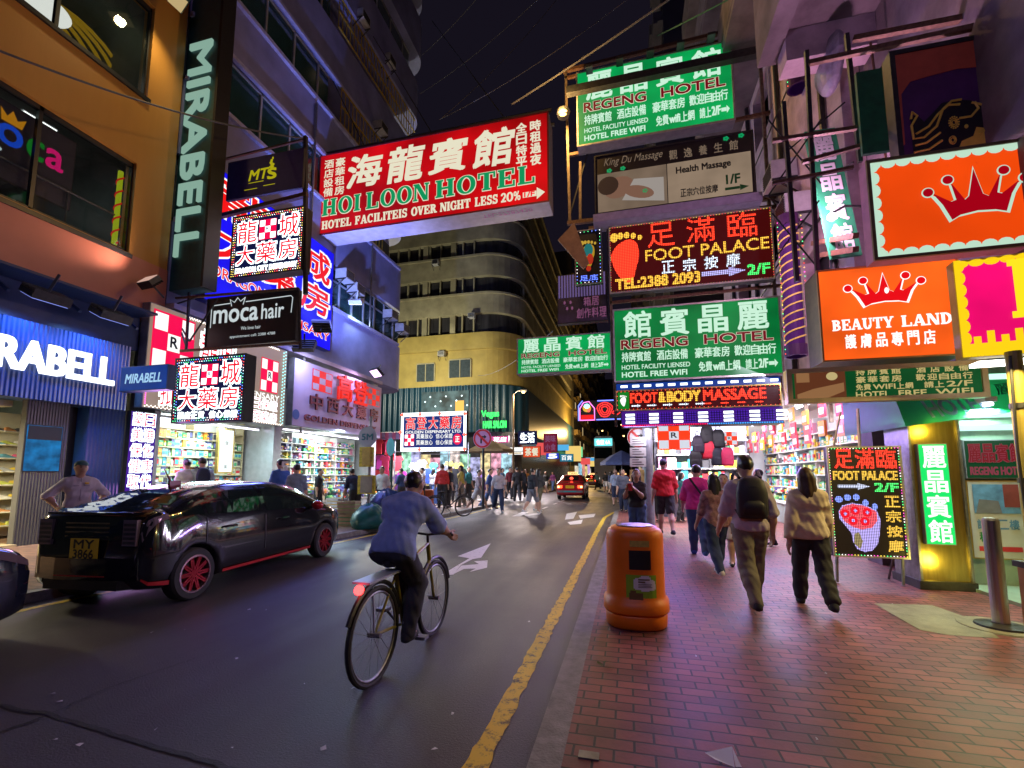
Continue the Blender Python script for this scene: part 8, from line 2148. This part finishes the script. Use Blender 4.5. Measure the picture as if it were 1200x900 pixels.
    if cap:
        out([('e', hv(0, -.004, .026), (.053, .062, .050), HR)], 'cap', cap, t, .01, [(hv(0, 0, .028), -hz)]); m = MB(); m.raw([tuple((hv(x, y, z) + off) * H) for x, y, z in ((-.045, .035, .030), (-.03, .085, .024), (.03, .085, .024), (.045, .035, .030), (-.045, .035, .034), (-.03, .085, .028), (.03, .085, .028), (.045, .035, .034))], [(3, 2, 1, 0), (4, 5, 6, 7), (0, 1, 5, 4), (1, 2, 6, 5), (2, 3, 7, 6)]); m.build('cap_peak', cap, t)
    def infl(ps, r): return [(p[0], p[1], p[2], p[3] + r, p[4] + r) if p[0] == 'c' else (p[0], p[1], tuple(np.array(p[2]) + r), *p[3:]) for p in ps]
    if bottom is not None:
        ps = infl(tor[:2], .006)
        if skirt: 
            for hp2, k_, an, b in Lg: ps += [('c', hp2, hp2 + (k_ - hp2) * skirt, .066, .085)]
            ps.append(('c', pel, pel - hz * .245 * skirt, .07, .09)); cuts = [(pel - hz * .245 * skirt, -hz)]
        else:
            cuts = []
            for hp2, k_, an, b in Lg:
                if leglen >= 1: ps += [('c', hp2, k_, .064 * f_, .049), ('c', k_, k_ + (an - k_) * .45 + np.array([0, -.008, 0]), .049, .049), ('c', k_, an, .049, .036)]
                elif leglen > .5: f2 = (leglen - .5) * 2; ps += [('c', hp2, k_, .064, .05), ('c', k_, k_ + (an - k_) * f2, .05, .046)]
                else: ps += [('c', hp2, hp2 + (k_ - hp2) * leglen * 2, .066, .056)]
        out(ps, 'skirt' if skirt else 'shorts' if leglen < .7 else 'trousers', bottom, t, .016, cuts + [(up(.055), U)])
    if top is not None:
        ps = infl(tor, loose)
        if hem < -.03: ps += [('c', pel - hz * .0, pel - hz * .05, .074 * f_, .078 * f_), ('c', pel + Rt * -.04, pel + Rt * -.045 - hz * .05, .06, .066), ('c', pel + Rt * .04, pel + Rt * .045 - hz * .05, .06, .066)]
        for sh, e, w, d2, s in Ar:
            if sleeve <= .5: ps.append(('c', sh, sh + (e - sh) * sleeve * 2, .031 + loose * .6, .032 + loose))
            else: ps += [('c', sh, e, .031 + loose * .6, .028 + loose), ('c', e, e + (w - e) * (sleeve - .5) * 2, .028 + loose, .022 + loose)]
        out(ps, 'top', top, t, .018, [(up(.298), U), (up(hem), -U)])
    for hp2, k_, an, b in Lg:
        sm = shoe or cloth('black shoe', (.02, .02, .022))
        out([('c', an + np.array([0, -.022, -.016]), an + np.array([0, .02, -.016]), .026, .027), ('c', an + np.array([0, .02, -.02]), an + np.array([0, .085, -.024]), .026, .019), ('c', an + np.array([0, -.008, .0]), an, .027, .027)], 'shoe', sm, t, .012, [(an + np.array([0, 0, -.036]), -hz)])
    def W(p): q = (np.array(p) + off) * H; c, s2 = cs(face), sn(face); return (loc[0] + q[0] * c - q[1] * s2, loc[1] + q[0] * s2 + q[1] * c, loc[2] + q[2])
    return t, dict(back=W(up(.18, -.085)), back_l=up(.18, -.085), handL=W(Ar[0][2] + Ar[0][3] * .05), handR=W(Ar[1][2] + Ar[1][3] * .05), up=up, W=W, chest=W(up(.2, .07)))
def backpack(label, j, face, m, w=.30, h=.44, d=.15):
    q = j['back']; t = thing('backpack', label, 'backpack', (q[0], q[1], q[2] - h * .55), face)
    MB().lathe([(w * .42, 0), (w * .5, .05), (w * .5, h * .6), (w * .40, h * .88), (w * .15, h)], n=24, sy=d / w, power=3).build('bag_body', m, t, smooth=True)
    MB().lathe([(w * .36, .04), (w * .38, h * .3), (w * .3, h * .42)], (0, -d * .3, 0), n=18, sy=.35, power=3).build('pocket', m, t, smooth=True)
    MB().lathe([(w * .30, h * .55), (w * .3, h * .75), (w * .2, h * .82)], (0, -d * .25, 0), n=18, sy=.35, power=3).build('pocket', m, t, smooth=True)
    b = MB()
    for s in (-1, 1): b.tube([(s * .10, .04, h * .95), (s * .115, .14, h * 1.08), (s * .12, .22, h * 1.0), (s * .12, .27, h * .75), (s * .13, .2, h * .3), (s * .13, .05, .06)], .018, 6)
    b.build('strap', m, t); return t
def bag_at(name, label, cat, p, m, w=.26, h=.24, d=.10, strap=.25):
    t = thing(name, label, cat, (p[0], p[1], p[2] - h - strap * .5)); MB().lathe([(w * .45, 0), (w * .5, h * .1), (w * .46, h)], n=20, sy=d / w, power=4).build('bag_body', m, t)
    MB().tube([(-w * .35, 0, h), (-w * .2, 0, h + strap * .5), (w * .2, 0, h + strap * .5), (w * .35, 0, h)], .009, 5).build('handle', m, t); return t
def at(px, pyf, pyh, z=.12):
    p = onG(px, pyf, z); d = float((p - _C) @ _fw); top_ = p[2] + (pyf - pyh) / F_PX * d; return (p[0], p[1], z), max(1.45, min(1.82, top_ - z))
WALKA, WALKB = ((22, 12), (-16, 24)), ((-16, 26), (22, 10))
SWA, SWB = ((-14, 9, 14, 0), (16, 9, 18, 0)), ((16, 9, 18, 0), (-14, 9, 14, 0))
KH, NV, BLK = cloth('khaki', (.16, .14, .11)), cloth('navy', (.02, .03, .07)), cloth('black', (.024, .024, .028))
JEAN, WHT, GRYP = cloth('denim', (.05, .10, .24)), cloth('white', (.62, .62, .64)), cloth('mauve shirt', (.42, .36, .42))
WSH, BSH = cloth('white shoe', (.6, .6, .6)), cloth('dark shoe', (.02, .022, .03))
AWAY = 0.0
# --- right pavement
L_, H_ = at(884, 713, 527); P1, J = person('man in a mauve shirt and khaki trousers walking away with a black backpack', L_, .05, H_, WALKB, ((12, 12, 30, 6), (-6, 12, 30, 6)), 5, hair='tall', top=GRYP, sleeve=.48, hem=-.05, bottom=KH, shoe=BSH, h=.018)
backpack('black backpack with pockets worn by the khaki trousered man', J, .05, mat('black pack cloth', (.016, .016, .024), .6, var=.25))
L_, H_ = at(955, 713, 542); person('woman with long dark hair in a cream jacket and black trousers walking away', L_, -.1, H_, WALKA, SWA, 2, fem=True, hair='long', hairm=M_HAIRB, top=cloth('cream jacket', (.56, .46, .34)), sleeve=.95, hem=-.06, bottom=BLK, leglen=.94, shoe=BSH, h=.018, loose=.016)
L_, H_ = at(842, 675, 554); P3, J = person('woman with long black hair in a plaid shirt and dark jeans walking away', L_, .15, H_, WALKB, SWB, 4, fem=True, hair='long', top=mat('plaid shirt', (.28, .15, .16), .8, var=.6, scale=22, stretch=(1, .3, 1)), sleeve=.55, hem=-.07, bottom=cloth('dark denim', (.02, .04, .10)), shoe=WSH, h=.02)
L_, H_ = at(820, 652, 540); P4, J = person('stocky man in a hot pink T-shirt and blue jeans walking away', L_, -.12, H_, WALKA, ((10, 14, 40, 10), (-4, 14, 20, 0)), 8, top=cloth('hot pink', (.75, .04, .30)), sleeve=.45, hem=-.05, bottom=JEAN, shoe=cloth('blue trainer', (.05, .12, .45)), h=.02, fat=1.12, loose=.016)
t = thing('shoulder_strap', 'dark shoulder bag strap across the hot pink shirt', 'strap', J['back']); m = MB(); q = [J['up'](.285, -.05, -.07), J['up'](.2, -.088, -.02), J['up'](.08, -.088, .06), J['up'](.0, -.05, .11)]; b0 = np.array(J['back']); m.tube([tuple(np.array(J['W'](v)) - b0) for v in q], .018, 6); m.build('webbing', BLK, t)
bag_at('shoulder_bag', 'small dark shoulder bag at the hip of the pink shirted man', 'bag', np.array(J['W'](J['up'](-.0, -.04, .12))), BLK, .24, .2, .1, .1)
L_, H_ = at(781, 627, 535); person('man in a bright red T-shirt and black shorts walking away past the grey post', L_, .1, H_, ((14, 6), (-14, 14)), ((-4, 10, 14, 0), (6, 10, 18, 0)), 2, head=(-35, 0), top=cloth('bright red', (.62, .02, .025)), sleeve=.46, hem=-.05, bottom=BLK, leglen=.46, shoe=BSH, h=.022, loose=.015)
L_, H_ = at(748, 645, 551); P6, J = person('woman in a black T-shirt and jeans drinking from a red cup beside the grey post', (L_[0], L_[1], .12), PI - .35, 1.5, ((2, 2), (-2, 2)), ((34, 10, 100, 34), (34, 10, 100, 34)), 0, (18, 10), True, 1, 'long', M_HAIRB, BLK, .46, -.03, JEAN, h=.018)
q = (np.array(J['handL']) + np.array(J['handR'])) / 2; t = thing('drink_cup', 'red striped paper cup in the hands of the black shirted woman', 'cup', (q[0], q[1], q[2] - .06)); MB().lathe([(.034, 0), (.044, .13)], n=16).build('cup_body', mat('red cup', (.6, .03, .03), .4, var=.1), t); MB().lathe([(.046, .13), (.04, .145)], n=16).build('lid', WHT, t); MB().tube([(0, 0, .14), (.01, 0, .22)], .005, 5).build('straw', WHT, t)
L_, H_ = at(852, 660, 556); person('woman in a white dress facing the camera between the plaid shirt and the backpack', L_, PI - .2, H_, WALKA, SWA, 1, fem=True, skin=2, hair='long', top=WHT, sleeve=.3, hem=-.03, bottom=WHT, skirt=1.05, h=.022)
L_, H_ = at(896, 640, 548); person('man in dark clothes beyond the backpack man close to the pharmacy shelves', L_, 1.2, H_, top=NV, bottom=BLK, h=.026, hands=False)
for lb, a, f, y, fc, kw in (('man in a black shirt and pale shorts walking beside the right kerb far off', 710, 577, 546, .1, dict(legs=WALKA, arms=SWA, top=BLK, bottom=WHT, leglen=.45)), ('woman in a pale blue top by the right kerb just left of the post', 722, 592, 548, PI, dict(fem=True, hair='long', legs=WALKB, arms=SWB, top=cloth('powder blue', (.35, .42, .55)), bottom=NV, leglen=.6)), ('person in slate clothes standing near the blue parasol', 731, 600, 549, PI, dict(top=cloth('slate', (.10, .11, .16)), bottom=NV))):
    L_, H_ = at(a, f, y, .0 if a < 715 else .12); person(lb, L_, fc, H_, h=.03, hands=False, **kw)
for i, (a, y, c) in enumerate(((799, 552, 'teal'), (866, 552, 'grey'), (772, 556, 'violet'), (876, 556, 'navy'))):
    L_, H_ = at(a, 612, y); person('background shopper in a %s top %s' % (c, ('between the red and pink shirts', 'near the orange checkered panel', 'half behind the red shirted man', 'by the shelves beside the backpack man')[i]), L_, (-1.2, .6, 2.6, -1.4)[i], H_, top=cloth(c + ' top', dict(teal=(.04, .2, .2), grey=(.2, .2, .2), violet=(.14, .07, .2), navy=(.02, .04, .1))[c]), bottom=BLK, h=.03, hands=False, fem=i % 2 == 0, hair='long' if i % 2 == 0 else 'short')
# --- left pavement
p = onD(86, 640, 6.9); cop, J = person('security guard in a pale grey uniform shirt and dark cap with hands on hips', (p[0], p[1], .12), -PI * .62, 1.62, ((3, 2), (-3, 2)), ((-18, 38, 62, 60), (-18, 38, 62, 60)), 0, (6, 4), False, 1, 'short', None, mat('uniform shirt', (.42, .38, .45), .7, var=.15, scale=8), .5, -.01, NV, cap=mat('dark teal cap', (.01, .07, .08), .6, var=.2), h=.018, turn=0)
from mathutils import Matrix
_ci = (Matrix.Translation(cop.location) @ Matrix.Rotation(-PI * .62, 4, 'Z')).inverted(); up, W_ = J['up'], J['W']
def on_cop(nm, m_, segs, r):
    m = MB()
    for a, b in segs: m.tube([W_(up(*a)), W_(up(*b))], r, 6)
    o = m.build(nm, m_); o.parent = cop; o.matrix_parent_inverse = _ci
on_cop('epaulette', NV, [((.292, -.005, q * .035), (.268, -.005, q * .085)) for q in (-1,)], .026); on_cop('epaulette', NV, [((.292, -.005, .035), (.268, -.005, .085))], .026)
on_cop('name_badge', mat('gold badge', (.7, .45, .05), .4, var=0), [((.222, .078, -.05), (.222, .080, -.022))], .016)
on_cop('pocket_flap', mat('pocket shade', (.30, .27, .33), .8, var=0), [((.202, .082, -.055), (.202, .084, -.018))], .010); on_cop('pocket_flap', mat('pocket shade', (.30, .27, .33), .8, var=0), [((.202, .084, .018), (.202, .082, .055))], .010)
on_cop('button_placket', mat('pocket shade', (.30, .27, .33), .8, var=0), [((.275, .060, 0), (.06, .078, 0))], .007)
for lb, a, y, t_, fc, kw in (
    ('man in a pale blue shirt with dark backpack looking at the checkered pharmacy', 231, 529, 11.2, R(60), dict(top=cloth('ice blue', (.36, .44, .52)), bottom=NV)),
    ('woman in white beside the pale blue shirted man at the pharmacy', 213, 536, 11.0, R(70), dict(fem=True, hair='bun', top=WHT, bottom=BLK)),
    ('youth in a blue sports jersey behind the black car', 325, 536, 11.4, R(75), dict(top=mat('blue jersey', (.04, .12, .45), .7, var=.1), bottom=BLK)),
    ('youth in a grey blue jersey next to the blue jersey', 344, 542, 11.1, R(60), dict(top=cloth('grey jersey', (.18, .24, .32)), bottom=BLK)),
    ('shopper in navy bending at the yellow notice boards', 414, 545, 13.5, R(60), dict(lean=24, top=NV, bottom=BLK)),
    ('man in a white T-shirt walking by the notice post', 446, 544, 15, PI * .98, dict(top=WHT, bottom=NV, legs=WALKA, arms=SWA)),
    ('shop assistant in a dark top beyond the low goods table', 370, 548, 15.2, -1.2, dict(top=BLK, bottom=BLK)),
    ('woman in a printed white top beside the stall clothes', 494, 547, 18.5, 2.2, dict(fem=True, hair='bun', top=cloth('printed white', (.5, .42, .44), var=.4, scale=20), bottom=BLK)),
    ('person in a red jacket at the stall', 517, 541, 18.6, .6, dict(top=cloth('scarlet', (.5, .03, .03)), sleeve=.9, bottom=BLK)),
    ('person in a black top next to the red jacket', 525, 545, 18.9, -.6, dict(top=BLK, bottom=BLK)),
    ('woman in a mustard top behind the bicycle', 540, 544, 19.2, 2.0, dict(fem=True, hair='long', top=cloth('mustard', (.45, .33, .05)), bottom=KH))):
    p = onD(a, 640, t_); zt = onD(a, y, t_)[2]; H_ = max(1.5, min(1.85, zt - .12)); o, J = person(lb, (p[0], p[1], .12), fc, H_, group=None, h=.024, hands=t_ < 14, **kw)
    if 'backpack' in lb: backpack('navy backpack on the pale blue shirted man', J, fc, NV)
    if 'jersey' in lb and 'next' not in lb:
        t = MB(); q = J['back']; put_text(t, '5', -.09, -.1, .09, .12, -.005, .05); o2 = t.build('jersey_number', WHT, o); o2.location = tuple((np.array(J['back_l']) + [0, .012, 0.14]) * H_)
for lb, a, f, y, fc, kw in (
    ('walker in a pale pink shirt and white shorts stepping off the left kerb', 560, 598, 541, -1.45, dict(legs=((30, 8), (-24, 16)), arms=SWA, top=cloth('pale pink', (.5, .40, .44)), bottom=WHT, leglen=.42, shoe=WSH)),
    ('walker in a dark blue top half behind the pale pink shirt', 573, 596, 546, -1.4, dict(legs=WALKB, arms=SWB, top=cloth('dark blue', (.03, .06, .2)), bottom=JEAN)),
    ('man in a white T-shirt and navy trousers with crossbody straps crossing the road', 584, 600, 540, -2.6, dict(legs=WALKA, arms=SWB, top=cloth('off white', (.5, .46, .52)), bottom=cloth('ink trousers', (.02, .035, .09)), shoe=WSH)),
    ('person in black with a shoulder bag far left of the taxi', 606, 588, 545, .4, dict(legs=WALKA, arms=SWA, top=BLK, bottom=BLK)),
    ('person in dark red by the corner shops', 597, 585, 547, -2.2, dict(top=cloth('dark red', (.2, .03, .04)), bottom=BLK)),
    ('man in a dark top and grey shorts crossing, left of the pair', 624, 602, 544, -.5, dict(legs=WALKB, arms=SWB, top=BLK, sleeve=.5, bottom=cloth('grey shorts', (.22, .22, .25)), leglen=.48, shoe=WSH)),
    ('woman in olive shorts and black top crossing, right of the pair', 631, 600, 546, -.4, dict(fem=True, hair='long', legs=WALKA, arms=SWA, top=cloth('charcoal', (.05, .05, .05)), bottom=cloth('olive', (.12, .11, .06)), leglen=.45, shoe=WSH)),
    ('person in a black coat walking away near the far shops', 612, 583, 546, 0, dict(legs=WALKB, arms=SWB, top=BLK, sleeve=.95, hem=-.08, bottom=BLK)),
    ('woman in a violet dress at the corner crowd', 566, 588, 548, 2.0, dict(fem=True, hair='long', top=cloth('violet dress', (.18, .08, .25)), bottom=cloth('violet dress', (.18, .08, .25)), skirt=.8)),
    ('man in a teal polo in the corner crowd', 548, 590, 546, -1.8, dict(top=cloth('teal polo', (.03, .2, .2)), bottom=BLK))):
    L_, H_ = at(a, f, y, 0.0 if f > 595 else .12); person(lb, L_, fc, H_, h=.026, hands=f > 599, **kw)
cr_ = random.Random(5); CN = (('navy', (.02, .04, .12)), ('red', (.35, .03, .04)), ('white', (.55, .55, .57)), ('olive', (.12, .13, .05)), ('sky blue', (.2, .35, .5)), ('grey', (.2, .2, .22)), ('orange', (.5, .2, .03)), ('black', (.015, .015, .017)), ('plum', (.2, .05, .18)), ('mint', (.25, .45, .38)))
for i, (a, f, y) in enumerate(((470, 596, 547), (482, 592, 548), (507, 590, 547), (533, 588, 546), (588, 584, 547), (600, 582, 548), (617, 580, 547), (640, 578, 548), (648, 576, 548), (700, 574, 548), (716, 580, 549), (728, 586, 549))):
    L_, H_ = at(a, f, y, .12 if a < 630 or a > 718 else 0); nm, c = CN[i % 10]; fm = cr_.random() < .45
    person('%s in a %s top and %s %s' % ('woman' if fm else 'man', nm, ('dark trousers', 'pale shorts', 'blue jeans')[i % 3], ('behind the cyclist, near the teal tarpaulin', 'near the stall suitcases', 'beside the hanging white garments', 'behind the leaning bicycle', 'under the tan parasol', 'below the orange lit sign', 'left of the amber lamp post', 'just right of the amber lamp post', 'left of the red taxi', 'right of the red taxi roof', 'beneath the far turquoise bus display', 'at the blue parasol pole')[i]), L_, cr_.uniform(-3, 3), H_, cr_.choice((WALKA, WALKB)), cr_.choice((SWA, SWB)), fem=fm, hair='long' if fm else 'short', top=cloth('far ' + nm, c), bottom=(BLK, WHT, JEAN)[i % 3], leglen=.45 if i % 3 == 1 else 1, h=.03, hands=False)
# --- the cyclist
fa = bk.rotation_euler.z
L_ = (bk.location.x - math.sin(fa) * .24, bk.location.y + math.cos(fa) * .24, 0)
sh_ = cloth('cornflower shirt', (.24, .33, .64))
o, J = person('cyclist in a loose blue shirt and dark trousers riding a bicycle away', L_, fa, 1.64, ((74, 82), (44, 66)), ((46, 10, 22, 8), (46, 10, 22, 8)), 34, (0, -8), False, 1, 'short', None, sh_, .48, -.05, cloth('dark grey trousers', (.025, .027, .035)), shoe=BSH, h=.018, hip=.89, loose=.016)
# ---- goods wall and stall light, with an added bag light, under the LED fascia, right pavement
sw = thing('goods_stall', 'cross stall of bags and goods closing the pavement beneath the violet LED fascia', 'market stall', (2.3, 16.2, .12))
m = MB()
for x in (.95, 2.3, 3.7): m.tube([(x, 16, .12), (x, 16, 3.1)], .03, 6)
m.box(.9, 3.75, 16.0, 16.06, .12, 3.1); m.build('frame', mat('stall back cloth', (.20, .20, .26), .7, var=.3), sw, True)
m = MB(); [m.box(.95, 3.7, 15.6, 15.98, z - .03, z) for z in (.8, 1.25, 1.7, 2.15, 2.6)]; m.build('shelf', M_SHELF, sw, True)
g = MB()
for z in (.8, 1.25, 1.7, 2.15):
    x = 1.0
    while x < 3.6: w = rg.uniform(.08, .22); g.cur = rg.randrange(len(PM)); g.box(x, x + w * .92, 15.62 + rg.uniform(0, .1), 15.9, z, z + rg.uniform(.18, .38)); x += w
tag(g.build('stall_goods', PM), 'jumble of coloured goods on the cross stall under the LED fascia', 'goods', kind='stuff')
lamp('stall_and_fill_light', 'AREA', (2.2, 14.6, 3.1), 330, (1, .93, .95), 2.6, .4, aim=(2.2, 15.9, 1.2))
lamp('bag_fill_light', 'AREA', (1.7, 11.6, 2.62), 45, (.95, .85, 1), 3, .3, aim=(2.1, 13.5, .6))  # added fill light behind the fascia to brighten the hanging bags
bpy.data.scenes.remove(_gs)
